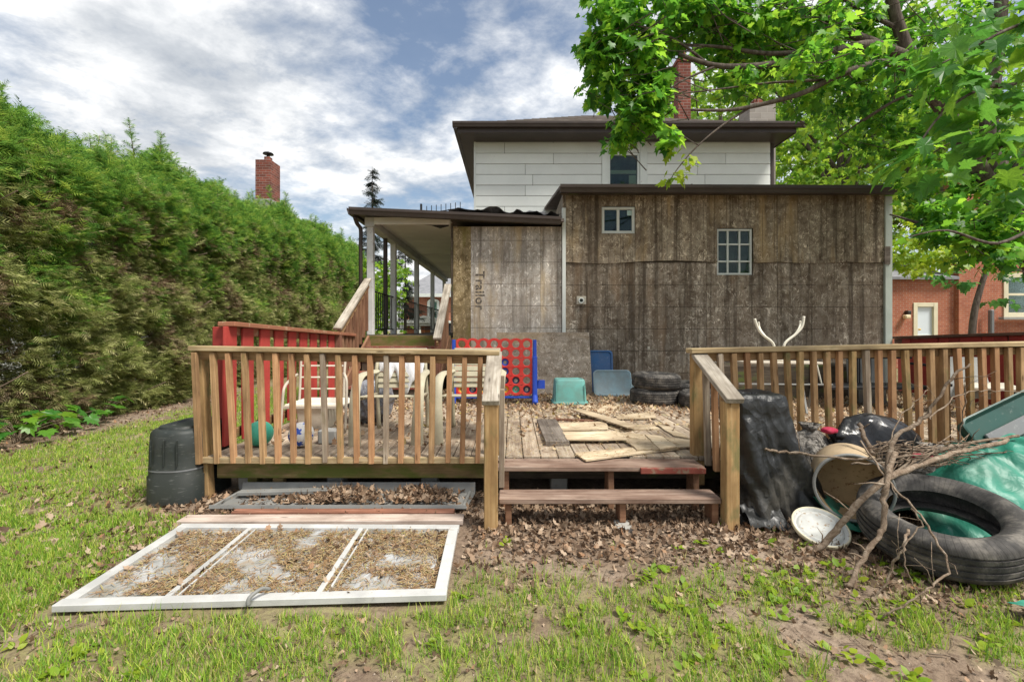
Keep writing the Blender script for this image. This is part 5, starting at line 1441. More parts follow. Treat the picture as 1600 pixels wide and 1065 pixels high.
vs, fs = rect_loft('b', [(-2.03, 4.75, DZ + .211, .175, .14, .02), (-2.03, 4.75, DZ + .23, .175, .14, .02)], None)
finish_smooth(pm('lid', vs, fs, 'beige_plastic', bb))

def lump(name, label, cat, c, rx, ry, rz, mat, seed, amp=0.16, tie=None, flat=0.0, sub=5, parent=None, knot='bag_black'):
    bm = bmesh.new(); bmesh.ops.create_icosphere(bm, subdivisions=sub, radius=1)
    for v in bm.verts:
        p = v.co.copy()
        th = math.atan2(p.y, p.x)
        w = float(fbm(p.x * 2.1 + p.z * 1.3 + 5, p.y * 2.1 - p.z + 3, seed)) - .5
        fold = math.sin(th * 11 + 3 * p.z + 4 * w) * .035 * (1 - abs(p.z)) + float(vn(th * 4, p.z * 5, seed + 2) - .5) * .12 * (1 - .5 * abs(p.z))
        k = 1 + amp * 2 * w + fold
        q = Vector((p.x * rx * k, p.y * ry * k, p.z * rz * (1 + amp * w)))
        if q.z < -rz * (1 - flat): q.z = -rz * (1 - flat) + .02 * (q.z + rz * (1 - flat))
        v.co = q
    me = bpy.data.meshes.new(name); bm.to_mesh(me); bm.free()
    me.polygons.foreach_set('use_smooth', [True] * len(me.polygons))
    c = Vector(c)
    if tie is None:
        o = link(name, me, mat, parent, Matrix.Translation(c)); 
        if parent is None: tag(o, label, cat)
        return o
    t0 = thing(name, label, cat, (c.x, c.y, c.z - rz))
    link('bag_body', me, mat, t0, Matrix.Translation(c))
    vs, fs = lathe([(0.012, 0), (0.02, .03), (.05, .08), (.075, .12), (.06, .11), (.02, .05)], 14)
    vs = [(x * (1 + .25 * math.sin(9 * a)), y * (1 + .25 * math.cos(7 * a)), z) for a, (x, y, z) in enumerate(vs)]
    link('bag_neck', mesh(vs, fs, 'n', True), mat, t0, Matrix.Translation(c + Vector(tie)))
    return t0
lump('garbage_bag', 'shiny black garbage bag on the deck beside the slatted chair', 'bag', (-1.55, 5.05, DZ + .215), .24, .24, .24, 'silver_film', 41, .2, (0.02, 0, .2), .1)
box_ = box('grey_crate', -1.72, -1.56, 4.02, 4.15, DZ, DZ + .12, 'grey_panel', None, .01); tag(box_, 'small grey crate on the deck beside the soccer ball', 'crate')

# resin armchairs facing the railing
def resin_chair(label, loc, rotz=0.0):
    t0 = thing('resin_chair', label, 'chair', loc, 'resin armchairs on the deck', rotz)
    B = MW[t0.name]
    def w(p): return B @ Vector(p)
    # local: x width, y depth (front at -0.35), z up
    for s in (-1, 1):
        path = smooth_path([(s * .27, -.36, 0.0), (s * .275, -.35, .25), (s * .28, -.30, .47), (s * .28, -.20, .575), (s * .28, -.02, .60), (s * .27, .20, .59), (s * .25, .27, .60)], 5)
        vs, fs = [], []
        prof = [(-.042, -.006), (-.022, .010), (0, .014), (.022, .010), (.042, -.006), (.040, -.014), (-.040, -.014)]
        n = len(path)
        for i, p in enumerate(path):
            d = (path[min(i + 1, n - 1)] - path[max(i - 1, 0)]).normalized()
            sx = Vector((1, 0, 0)); nn_ = sx.cross(d).normalized() * -1
            wid = 1.0 + .35 * max(0, 1 - i / 10)
            for a, b in prof: vs.append(p + sx * a * wid - nn_ * b)
        k = len(prof)
        fs = [[i * k + j, i * k + (j + 1) % k, (i + 1) * k + (j + 1) % k, (i + 1) * k + j] for i in range(n - 1) for j in range(k)] + [list(range(k))[::-1], [(n - 1) * k + j for j in range(k)]]
        finish_smooth(link('arm', mesh(vs, fs, 'arm', True), 'resin', t0, B), 40)
        vs, fs = tube(smooth_path([(s * .25, .38, 0.0), (s * .25, .33, .3), (s * .245, .27, .62), (s * .235, .36, .775)], 5), .022, .016, 8)
        link('rear_leg', mesh(vs, fs, 'l', True), 'resin', t0, B)
        vs, fs = tube([(s * .25, -.30, .40), (s * .25, .30, .36)], .018, .018, 8)
        link('side_rail', mesh(vs, fs, 'l', True), 'resin', t0, B)
    for i in range(6):
        y = -.27 + i * .095; z = .415 - .012 * i
        vs = [];
        M = B @ Matrix.Translation((0, y, z)) @ Euler((-.08, 0, 0)).to_matrix().to_4x4()
        link('seat_slat', box_mesh(.49, .075, .014, .004, 'resin'), None, t0, M)
    for i in range(6):
        z = .45 + i * .055; y = .275 + .095 * max(0, (z - .55)) * 3
        M = B @ Matrix.Translation((0, y, z)) @ Euler((math.radians(72), 0, 0)).to_matrix().to_4x4()
        link('back_slat', box_mesh(.46, .052, .014, .004, 'resin'), None, t0, M)
    link('top_rail', box_mesh(.48, .07, .02, .006, 'resin'), None, t0, B @ Matrix.Translation((0, .365, .785)) @ Euler((math.radians(75), 0, 0)).to_matrix().to_4x4())
    return t0
resin_chair('cream slatted armchair with a white towel over its back', (-1.11, 4.32, DZ), 0.03)
resin_chair('cream slatted armchair in front of the red game board', (-0.375, 4.36, DZ), -0.04)
# towel draped on the first chair
vs, fs = [], []
prof = [(-.02, .49), (-.012, .58), (0.005, .67), (.03, .745), (.06, .806), (.10, .818), (.125, .805), (.125, .69)]
for i in range(25):
    u = i / 24; x = -1.11 - .24 + .46 * u
    for j, (dy, z) in enumerate(prof):
        dp = (.09 * math.sin(u * 7) + .08 * math.sin(u * 17 + 1)) * (1 - j / 3) if j < 3 else 0
        vs.append((x + .012 * math.sin(j * 2 + u * 9), 4.32 + .275 + dy + .03 + .010 * math.sin(u * 22 + j) - (0.028 if j < 4 else 0), DZ + z + dp))
k = len(prof)
fs = [[i * k + j, (i + 1) * k + j, (i + 1) * k + j + 1, i * k + j + 1] for i in range(24) for j in range(k - 1)]
tw = pm('towel', vs, fs, 'white_cloth', None, True, base=(-1.11, 4.62, DZ + .7)); tag(tw, 'white towel draped over the back of a cream chair', 'towel')
so_ = tw.modifiers.new('s', 'SOLIDIFY'); so_.thickness = 0.006

# giant four-in-a-row game
gm = thing('board_game', 'giant red four in a row game with blue legs on the deck', 'game', (-0.25, 6.2, DZ))
GX0, GX1, GZ0, GZ1, GY = -0.76, 0.275, 0.475, 1.215, 6.20
cw, rh = (GX1 - GX0) / 7, (GZ1 - GZ0) / 6
hr_ = 0.050
def game_face(y, yd):
    vs, fs = [], []
    K = 24
    for c in range(7):
        for r in range(6):
            cx, cz = GX0 + (c + .5) * cw, GZ0 + (r + .5) * rh
            b = len(vs)
            for j in range(K):
                a = 2 * math.pi * (j + .5) / K; ca, sa = math.cos(a), math.sin(a)
                q = min((cw / 2) / max(abs(ca), 1e-6), (rh / 2) / max(abs(sa), 1e-6))
                zz = sa * q
                if r == 5 and sa > 0 and zz > rh / 2 - 1e-4: zz = rh / 2 + .020 * math.cos(ca * q / (cw / 2) * math.pi / 2)
                if r == 0 and sa < 0 and zz < -rh / 2 + 1e-4: zz = -rh / 2 - .020 * math.cos(ca * q / (cw / 2) * math.pi / 2)
                vs += [(cx + ca * q, y, cz + zz), (cx + ca * (hr_ + .006), y, cz + sa * (hr_ + .006)), (cx + ca * hr_, y + .006, cz + sa * hr_), (cx + ca * hr_, yd, cz + sa * hr_), (cx + ca * q, yd, cz + zz)]
            for j in range(K):
                k = (j + 1) % K
                for m in range(4): fs.append([b + j * 5 + m, b + k * 5 + m, b + k * 5 + m + 1, b + j * 5 + m + 1])
                # outer rim where the cell borders the outside
                fs.append([b + j * 5 + 4, b + k * 5 + 4, b + k * 5, b + j * 5])
    return vs, fs
vs, fs = game_face(GY, GY + .05)
pm('grid', vs, fs, 'game_red', gm)
for r in range(1, 6):
    if r == 3: box('seam', GX0, GX1, GY - .006, GY - .001, GZ0 + r * rh - .004, GZ0 + r * rh + .004, 'game_red', gm, .001)
discs = {(0, 0): 'game_yellow', (0, 1): 'game_yellow', (1, 0): 'game_dark', (2, 0): 'game_yellow', (2, 1): 'game_dark', (3, 0): 'game_dark', (4, 0): 'game_yellow', (4, 1): 'game_dark', (4, 2): 'game_blue', (5, 0): 'ball_green', (6, 0): 'game_dark', (5, 1): 'game_dark', (4, 3): 'game_blue', (3, 1): 'game_dark', (1, 1): 'game_dark'}
vs, fs = lathe([(0.024, -.006), (0.048, -.008), (0.056, -.004), (0.056, .004), (0.048, .008), (0.024, .006)], 20, True)
dm = {}
for (c, r), m in discs.items():
    if m not in dm: dm[m] = mesh(vs, fs, 'disc', True); dm[m].materials.append(MATS[m])
    link('disc', dm[m], None, gm, Matrix.Translation((GX0 + (c + .5) * cw, GY + .036, GZ0 + (r + .5) * rh - .004)) @ Matrix.Rotation(math.radians(90), 4, 'X'))
for s, X in ((-1, GX0 - .035), (1, GX1 + .035)):
    vs, fs = rect_loft('leg', [(X, GY - .01, DZ + .05, .034, .045, .02), (X, GY, 0.98, .032, .04, .02), (X, GY + .02, 0.99, .026, .03, .015), (X, GY + .02, 1.215, .024, .028, .015)], None)
    lg = finish_smooth(pm('leg', vs, fs, 'game_blue', gm))
    vs, fs = tube(smooth_path([(X, GY - .12, DZ + .025), (X, GY - .08, DZ + .06), (X, GY, DZ + .12), (X, GY + .12, DZ + .10), (X + .03 * s, GY + .24, DZ + .025)], 4), .042, .036, 8)
    pm('foot', vs, fs, 'game_blue', lg, True)
vs, fs = rect_loft('k', [(GX1 + .12, GY + .12, DZ + .20, .06, .05, .02), (GX1 + .13, GY + .12, DZ + .31, .05, .04, .02)], None)
finish_smooth(pm('disc_holder', vs, fs, 'game_blue', gm))
box('base_bar', GX0 - .01, GX1 + .01, GY + .0, GY + .05, DZ + .075, DZ + .105, 'game_blue', gm, .01)

# leaning board against the wall
M, L = frame((0.52, 6.98, DZ + .01), (0.52, 7.62, DZ + .985))
lb = link('leaning_board', box_mesh(1.02, 1.50, .012, .001, 'osb_loose'), None, None, Matrix.Translation((0.50, 7.22, DZ + .485)) @ Euler((math.radians(-19), 0, 0)).to_matrix().to_4x4() @ Matrix(((1, 0, 0, 0), (0, 0, -1, 0), (0, 1, 0, 0), (0, 0, 0, 1))) @ Matrix.Rotation(math.radians(90), 4, 'Z'))
tag(lb, 'loose particle board sheet leaning behind the red game', 'board')

# upturned teal tub
tb = thing('teal_tub', 'upturned teal plastic tub among leaves on the deck', 'tub', (0.79, 6.30, DZ))
cx, cy = 0.79, 6.30
vs, fs = rect_loft('t', [(cx, cy, DZ + .04, .225, .16, .05), (cx, cy, DZ + .20, .212, .15, .05), (cx, cy, DZ + .315, .203, .142, .05), (cx, cy, DZ + .333, .192, .132, .045), (cx, cy, DZ + .336, .175, .116, .04), (cx, cy, DZ + .325, .165, .106, .035)], None)
finish_smooth(pm('body', vs, fs, 'teal_plastic', tb), 50)
vs, fs = rect_loft('t', [(cx, cy, DZ, .245, .18, .055), (cx, cy, DZ + .012, .247, .182, .055), (cx, cy, DZ + .038, .236, .171, .052), (cx, cy, DZ + .04, .22, .155, .05)], None, cap=(False, False))
finish_smooth(pm('rim', vs, fs, 'teal_plastic', tb), 50)
for s in (-1, 1): box('corner_rib', cx + s * .19 - .006, cx + s * .19 + .006, cy - .166, cy - .15, DZ + .04, DZ + .28, 'teal_plastic', tb, .003)

# tote standing on its side, and a pale tote lid
def on_side(secs, c, rx, mat, nm, parent, ang=50):
    vs, fs = rect_loft('t', secs, None)
    return finish_smooth(link(nm, mesh(vs, fs, 't', True), mat, parent, Matrix.Translation(c) @ Euler((rx, 0, 0)).to_matrix().to_4x4()), ang)
bt = thing('blue_tote', 'dark blue plastic tote stood on end against the wall', 'tub', (1.42, 7.45, DZ))
on_side([(0, 0, 0, .22, .33, .05), (0, 0, .01, .225, .335, .05), (0, 0, .02, .205, .315, .05), (0, 0, .03, .20, .31, .05), (0, 0, -.10, .20, .31, .04), (0, 0, -.16, .19, .30, .04)][2:], (1.40, 7.36, DZ + .34), math.radians(82), 'blue_plastic', 'body', bt)
on_side([(0, 0, .0, .225, .335, .06), (0, 0, .02, .225, .335, .06), (0, 0, .025, .20, .31, .05), (0, 0, .004, .19, .30, .05)], (1.40, 7.33, DZ + .345), math.radians(82), 'blue_plastic', 'rim', bt)
lt_ = thing('tote_lid', 'pale grey blue tote lid propped beside the stacked tires', 'lid', (1.50, 6.95, DZ))
on_side([(0, 0, 0, .29, .20, .07), (0, 0, .03, .29, .20, .07), (0, 0, .034, .275, .185, .06), (0, 0, .022, .262, .172, .055)], (1.53, 6.95, DZ + .195), math.radians(74), 'paleblue_plastic', 'panel', lt_)
on_side([(0, 0, 0, .03, .06, .01), (0, 0, .03, .03, .06, .01)], (1.83, 6.95, DZ + .19), math.radians(74), 'paleblue_plastic', 'latch', lt_)

# tyres
def tyre_mesh(R, rim, w, seg=72):
    h = w / 2
    pr = [(rim, -h * .55), (rim + .012, -h * .75), (rim + .045, -h * .93), ((R + rim) / 2 + .01, -h * 1.02), (R - .045, -h * .95), (R - .018, -h * .84), (R - .006, -h * .72)]
    gz = [-.46, -.16, .16, .46]
    for g in gz: pr += [(R, h * (g - .06)), (R - .009, h * (g - .05)), (R - .009, h * (g + .05)), (R, h * (g + .06))]
    pr += [(r, -z) for r, z in pr[:7][::-1]]
    pr += [(rim - .004, h * .5), (rim + .03, h * .45), (R - .05, h * .62), (R - .03, 0), (R - .05, -h * .62), (rim + .03, -h * .45), (rim - .004, -h * .5)]
    vs, fs = lathe(pr, seg, True)
    me = mesh(vs, fs, 'tyre', True); me.materials.append(MATS['rubber'])
    try: me.set_sharp_from_angle(angle=math.radians(45))
    except Exception: pass
    return me
TY = tyre_mesh(.325, .205, .205)
def tyre(label, M, me=TY, group='worn car tires'):
    o = link('tire', me, None, None, M); return tag(o, label, 'tire', group)
tyre('worn black tire lying flat on the deck at the bottom of a stack', Matrix.Translation((1.96, 6.28, DZ + .104)))
tyre('worn black tire lying on top of another on the deck', Matrix.Translation((1.985, 6.27, DZ + .312)) @ Euler((.02, .015, 1)).to_matrix().to_4x4())
tyre('black tire lying flat on the deck beside the tire stack, close to the wall', Matrix.Translation((2.66, 7.05, DZ + .104)))
tyre('single black tire lying on the deck behind the stair newel post', Matrix.Translation((2.52, 5.95, DZ + .104)) @ Euler((0, .0, .5)).to_matrix().to_4x4())

# scrap boards, outlines measured on the deck
def ZP(x, y): return 770 + x / 4.706, 560 + y / 4.706
SCR = [[(620, 345), (940, 345), (860, 415), (700, 378)], [(890, 415), (1180, 400), (1200, 440), (920, 445)], [(475, 478), (830, 465), (850, 520), (510, 535)], [(515, 545), (905, 532), (985, 595), (545, 602)],
       [(810, 500), (1180, 482), (1230, 520), (900, 527)], [(605, 692), (1060, 652), (1380, 648), (1360, 664), (680, 747)], [(900, 540), (1110, 560), (1230, 670), (1060, 672)], [(1120, 560), (1250, 575), (1350, 650), (1230, 668)],
       [(1180, 470), (1260, 480), (1450, 590), (1330, 570)], [(1260, 580), (1450, 600), (1460, 650), (1360, 655)], [(570, 376), (680, 381), (1060, 490), (985, 505)]]
SLAB = ['triangular end of pale board under the crossed plank', 'short pale board with dark stripes near the tire stack', 'pale board with rounded corner beside the dark slab', 'pale board parallel to the deck edge, beside the dark slab', 'pale board crossing under the diagonal plank', 'long pale board with dark edge closest to the steps', 'pale board lying crosswise between two others', 'narrow pale board pointing at the newel post', 'slanted pale board beside the newel post', 'broad pale board end resting by the newel post', 'pale plank lying diagonally over the other boards']
for i, q in enumerate(SCR):
    h = DZ + .006 + .010 * (i % 4) + (.03 if i == 10 else 0)
    pts = [G(*ZP(*p), h) for p in q]
    c = sum((Vector(p) for p in pts), Vector()) / len(pts)
    e0 = (pts[1] - pts[0]); ang = math.atan2(e0.y, e0.x)
    Rm = Matrix.Rotation(ang, 4, 'Z'); inv = Rm.inverted()
    loc = [inv @ (p - c) for p in pts]
    # finely split edge with slight raggedness
    ring = []
    rn = random.Random(i)
    for a, b in zip(loc, loc[1:] + loc[:1]):
        for k in range(5):
            u = k / 5; p = a.lerp(b, u); ring.append((p.x + rn.uniform(-.006, .006), p.y + rn.uniform(-.006, .006)))
    vs, fs = prism(ring, -.006, .006)
    vs = [(x, y, z + .02 * math.sin(x * 3 + i) * abs(x)) for x, y, z in vs]
    o = link('scrap_board', mesh(vs, fs, 's'), 'scrap_board', None, Matrix.Translation(c) @ Rm)
    tag(o, SLAB[i], 'board', 'scrap boards on the deck')
pts = [G(*ZP(*p), DZ) for p in [(325, 478), (460, 466), (560, 640), (390, 645)]]
c = sum(pts, Vector()) / 4
a_, b_ = (pts[2] + pts[3]) / 2, (pts[0] + pts[1]) / 2
sl = beam('dark_slab', a_ + Vector((0, 0, .022)), b_ + Vector((0, 0, .022)), .21, .042, 'slab_board'); tag(sl, 'dark weathered slab of wood lying on the deck boards', 'slab')
rb = beam('red_strip', G(*ZP(445, 445), DZ + .012), G(*ZP(800, 462), DZ + .012), .05, .022, 'red_board'); tag(rb, 'thin dark red strip of wood behind the pale boards', 'board')

# things behind the right railing
ft = thing('folding_table', 'cream folding table with crossed legs behind the right railing', 'table', (3.12, 5.6, DZ))
beam('table_top', (2.80, 5.6, .955), (3.78, 5.6, .945), .34, .026, 'tube_metal', ft, .01)
for x in (2.95, 3.60):
    beam('leg', (x, 5.40, .93), (x + .16, 5.78, DZ + .01), .025, .025, 'bare_metal', ft); beam('leg', (x + .04, 5.78, .93), (x - .10, 5.40, DZ + .01), .025, .025, 'bare_metal', ft)
beam('brace', (2.72, 5.46, .70), (3.85, 5.46, .69), .02, .02, 'bare_metal', ft)
an = thing('tube_stand', 'upturned ivory tube stand with antler like prongs on the folding table', 'stand', (3.22, 5.6, .97))
def prong(L, r=.016):
    vs, fs = tube(smooth_path([P(*q) for q in L], 6), r, r, 8); pm('prong', vs, fs, 'ivory_tube', an, True)
prong([(1210, 566, 5.6), (1210, 545, 5.6), (1206, 534, 5.6), (1192, 523, 5.6), (1184, 512, 5.6), (1179, 498, 5.6)])
prong([(1196, 526, 5.62), (1189, 517, 5.75), (1186, 510, 5.8), (1185, 503, 5.8)], .014)
prong([(1224, 566, 5.6), (1224, 545, 5.6), (1228, 534, 5.6), (1243, 522, 5.6), (1253, 510, 5.6), (1256, 494, 5.6)])
prong([(1240, 525, 5.62), (1247, 516, 5.75), (1250, 508, 5.8), (1250, 501, 5.8)], .014)
prong([(1208, 563, 5.6), (1217, 562, 5.6), (1226, 563, 5.6)])
bn = thing('metal_bench', 'black metal frame bench piled with grey panels behind the right railing', 'bench', (4.45, 5.9, DZ))
for z in (.62, .98): beam('frame_bar', (3.95, 6.1, z), (5.35, 6.1, z), .035, .035, 'black_iron', bn)
beam('seat', (3.98, 5.9, .62), (5.3, 5.9, .62), .42, .04, 'black_iron', bn)
for x in (4.0, 4.62, 5.28):
    beam('leg', (x, 5.72, DZ), (x, 5.72, .62), .03, .03, 'black_iron', bn); beam('leg', (x, 6.1, DZ), (x, 6.1, .99), .03, .03, 'black_iron', bn)
for i in range(9): beam('back_bar', (4.08 + i * .145, 6.1, .64), (4.08 + i * .145, 6.1, .97), .014, .014, 'black_iron', bn, .002)
vs, fs = tube(smooth_path([(5.28, 5.70, .62), (5.34, 5.70, .84), (5.30, 5.85, .90), (5.28, 6.1, .90)], 5), .018, .018, 8); pm('arm', vs, fs, 'black_iron', bn, True)
gp = box('leaning_sheet', 4.60, 5.10, 6.22, 6.25, DZ, 1.07, 'grey_panel', None, .004, (math.radians(-6), 0, 0)); tag(gp, 'grey flat panel standing behind the black metal bench', 'panel')
cs = thing('patio_chair', 'grey mesh patio chair folded beside the red side fence', 'chair', (5.35, 5.5, DZ))
M = Matrix.Translation((5.42, 5.5, .78)) @ Euler((math.radians(58), 0, math.radians(-25))).to_matrix().to_4x4()
link('back', box_mesh(.48, .55, .02, .006, 'grey_panel'), None, cs, M)
link('seat', box_mesh(.48, .46, .03, .008, 'beige_plastic'), None, cs, Matrix.Translation((5.50, 5.25, .70)) @ Euler((0.05, 0, math.radians(-25))).to_matrix().to_4x4())
for sx, sy in ((-.2, -.2), (.2, -.2), (-.2, .2), (.2, .2)): beam('leg', (5.47 + sx, 5.30 + sy, DZ), (5.47 + sx * .9, 5.30 + sy * .9, .70), .022, .022, 'black_iron', cs)
for k in range(2):
    rdn = beam('white_rod', (4.02 + k * .06, 6.0, DZ + .3), (3.92 + k * .06, 6.02, 1.10), .018, .018, 'ivory_tube'); tag(rdn, 'thin white rod leaning on the metal bench', 'rod', 'white rods on the bench')
dk = box('dark_chest', 2.95, 5.0, 6.6, 7.1, DZ, DZ + .50, 'dark_wood', None, .02); tag(dk, 'long dark storage chest against the particle board wall', 'chest')

# ================================================================== THINGS ON THE GROUND, LEFT
cb = thing('compost_bin', 'black ribbed plastic bin standing upside down by the railing post', 'bin', (-2.70, 3.82, 0))
cx, cy = -2.675, 3.80
vs, fs = rect_loft('b', [(cx, cy, -.03, .215, .315, .17), (cx, cy, .20, .214, .313, .17), (cx, cy, .212, .206, .306, .165), (cx, cy, .40, .203, .301, .16), (cx, cy, .535, .196, .292, .155), (cx, cy, .560, .182, .278, .15), (cx, cy, .568, .165, .26, .14)], None, n=10)
finish_smooth(pm('body', vs, fs, 'bin_black', cb), 40)
vs, fs = rect_loft('b', [(cx, cy, .568, .15, .25, .13), (cx, cy, .585, .145, .245, .13), (cx, cy, .585, .11, .2, .1), (cx, cy, .575, .10, .19, .095)], None, n=10)
finish_smooth(pm('lid_ring', vs, fs, 'bin_black', cb), 30)
vs, fs = rect_loft('b', [(cx, cy, .252, .2075, .3075, .166), (cx, cy, .258, .2085, .3085, .167), (cx, cy, .264, .207, .307, .166)], None, n=10, cap=(False, False))
pm('band', vs, fs, 'grey_plastic', cb, True)
box('handle', cx - .25, cx - .205, cy - .12, cy - .04, .02, .10, 'bin_black', cb, .012)
for k in range(3): box('rib', cx - .10 + k * .1 - .004, cx - .10 + k * .1 + .004, cy - .312, cy - .298, .30, .50, 'bin_black', cb, .002)

# galvanised tray with leaves
tr = thing('metal_tray', 'long grey sheet metal tray full of dead leaves under the deck edge', 'tray', (-1.28, 3.55, 0))
prof = [(3.36, .030), (3.365, .055), (3.37, .055), (3.38, .028), (3.66, .026), (3.70, .03), (3.72, .105), (3.725, .105), (3.71, .018), (3.38, .016)]
vs = []
for x in (-2.24, -0.34):
    for y, z in prof: vs.append((x + (.04 if y > 3.6 else 0), y, z))
k = len(prof)
fs = [[j, (j + 1) % k, k + (j + 1) % k, k + j] for j in range(k)] + [list(range(k))[::-1], list(range(k, 2 * k))]
pm('sheet', vs, fs, 'bare_metal', tr)
beam('end_lip', (-2.22, 3.39, .034), (-2.20, 3.68, .036), .02, .03, 'bare_metal', tr); beam('end_lip', (-0.36, 3.39, .034), (-0.34, 3.68, .036), .02, .03, 'bare_metal', tr)
gp2 = beam('grey_plank', (-2.16, 3.60, .062), (-1.42, 3.63, .070), .07, .03, 'bare_metal'); tag(gp2, 'short grey plank lying on the metal tray', 'plank')
rbd = beam('red_plank', (-2.02, 3.30, .022), (-0.42, 3.305, .022), .07, .04, 'red_board'); tag(rbd, 'dark red plank on the ground in front of the tray', 'plank')
pbd = beam('pale_plank', (-2.31, 3.185, .018), (-0.34, 3.20, .018), .115, .036, 'pale_board'); tag(pbd, 'pale pinkish plank on the ground behind the storm door', 'plank')

# storm door lying on the grass
sdr = thing('storm_door', 'white framed storm door lying flat on the grass', 'door', (-1.28, 2.65, 0))
dc = [Vector((p.x, p.y, .022)) for p in DOOR_C]
def ed(i, j, u): return dc[i].lerp(dc[j], u)
bl, br_, trr, tl_ = dc
def dbeam(nm, a, b, w, h, dz=0): return beam(nm, a + Vector((0, 0, dz)), b + Vector((0, 0, dz)), w, h, 'door_metal', sdr, .003)
iy = .028
dbeam('stile', bl + Vector((0, iy, 0)), br_ + Vector((0, iy, 0)), .060, .034)
dbeam('stile', tl_ - Vector((0, iy, 0)), trr - Vector((0, iy, 0)), .056, .034)
dbeam('rail', bl + Vector((.035, .058, 0)), tl_ + Vector((.035, -.056, 0)), .062, .0335)
dbeam('rail', br_ + Vector((-.035, .058, 0)), trr + Vector((-.035, -.056, 0)), .062, .0335)
for u in (.262, .655):
    a = ed(0, 1, u) + Vector((0, .06, .002)); b = ed(3, 2, u) + Vector((0, -.056, .002))
    dbeam('cross_bar', a, b, .030, .026); 
    dbeam('glazing_bead', a + Vector((.045, 0, 0)), b + Vector((.045, 0, 0)), .010, .022)
us = [.04, .25, .67, .96]
us = [.03, .253, .664, .97]
for i in range(3):
    a, b = us[i], us[i + 1]
    q = [ed(0, 1, a) + Vector((0.0, .06, -.004)), ed(0, 1, b - .022) + Vector((0, .06, -.004)), ed(3, 2, b - .022) + Vector((0, -.06, -.004)), ed(3, 2, a) + Vector((0, -.06, -.004))]
    vs = q + [p - Vector((0, 0, .004)) for p in q]
    pm('glass_pane', vs, [[0, 1, 2, 3], [7, 6, 5, 4], [0, 4, 5, 1], [1, 5, 6, 2], [2, 6, 7, 3], [3, 7, 4, 0]], 'dirty_glass', sdr)
hp = G(388, 945, .04)
vs, fs = tube(smooth_path([hp, hp + Vector((.0, .01, .03)), hp + Vector((.03, .06, .045)), hp + Vector((.05, .10, .02))], 4), .011, .008, 8)
pm('latch_handle', vs, fs, 'bare_metal', sdr, True)

# ================================================================== JUNK PILE, RIGHT
# something boxy wrapped in black plastic
bw = thing('wrapped_box', 'upright box shrouded in torn black plastic beside the steps', 'box', (1.86, 3.35, 0))
vs, fs = [], []
NS, NR = 96, 46
for i in range(NR + 1):
    u = i / NR; z = -.02 + .90 * (1 - u)  if i else .88
    z = .88 * (1 - u) - .01
    fl = (u ** 1.3)
    cxx = 1.80 + .13 * fl; cyy = 3.42 - .05 * fl
    hx = .20 + .13 * fl; hy = .19 + .08 * fl
    for j in range(NS):
        a = 2 * math.pi * j / NS
        ca, sa = math.cos(a), math.sin(a)
        q = 1 / (abs(ca) ** 4.5 + abs(sa) ** 4.5) ** (1 / 4.5)
        jj = j / NS * 14 if j < NS / 2 else (1 - j / NS) * 14 + 31
        fold = (float(vn(jj, u * 1.6, 61)) - .5) * .13 * (.10 + fl) + (abs(2 * float(vn(jj * 1.7 + u * 2.0, u * 1.8, 62)) - 1) - .5) * .085 * (.12 + fl) + (abs(2 * float(vn(jj * 2.6 - u * 3, u * 7, 64)) - 1) - .5) * .018
        if u < .06: q *= .93 + .07 * u / .06
        vs.append((cxx + ca * q * (hx + fold), cyy + sa * q * (hy + fold), max(z + (float(vn(j / NS * 20, 3, 66)) - .5) * .10 * (u > .97), -.02)))
for i in range(NR):
    for j in range(NS):
        k = (j + 1) % NS; fs.append([i * NS + j, i * NS + k, (i + 1) * NS + k, (i + 1) * NS + j])
# closed top with a sag
rings = [.8, .55, .3]
for ri, s in enumerate(rings):
    for j in range(NS):
        x, y, z = vs[j]; vs.append((1.80 + (x - 1.80) * s, 3.42 + (y - 3.42) * s, .885 + .01 * (float(vn(x * 14, y * 14 + ri, 67)) - .3) - .012 * ri))
prev = list(range(NS))
for ri in range(3):
    b = (NR + 1) * NS + ri * NS; cur = [b + j for j in range(NS)]
    for j in range(NS):
        k = (j + 1) % NS; fs.append([prev[k], prev[j], cur[j], cur[k]])
    prev = cur
fs.append(prev)
fs = [f[::-1] for f in fs]
pm('plastic_wrap', vs, fs, 'black_film', bw, True)
# trailing flaps at the foot
for k, (px, py, s_) in enumerate(((1165, 822, .10), (1205, 832, .13), (1240, 815, .10), (1262, 790, .08))):
    c = G(px, py, .0)
    n = 7; vs = []
    for j in range(n + 1):
        for i in range(n + 1):
            x = (i / n - .5) * s_ * 2; y = (j / n - .5) * s_ * 1.4
            vs.append((c.x + x, c.y + .08 + y, max(.012, .035 + .10 * (j / n) + .05 * (float(vn(i * .9 + k * 7, j * .8, 71)) - .5))))
    pm('plastic_flap', vs, [[j * (n + 1) + i, j * (n + 1) + i + 1, (j + 1) * (n + 1) + i + 1, (j + 1) * (n + 1) + i] for j in range(n) for i in range(n)], 'black_film', bw, True)

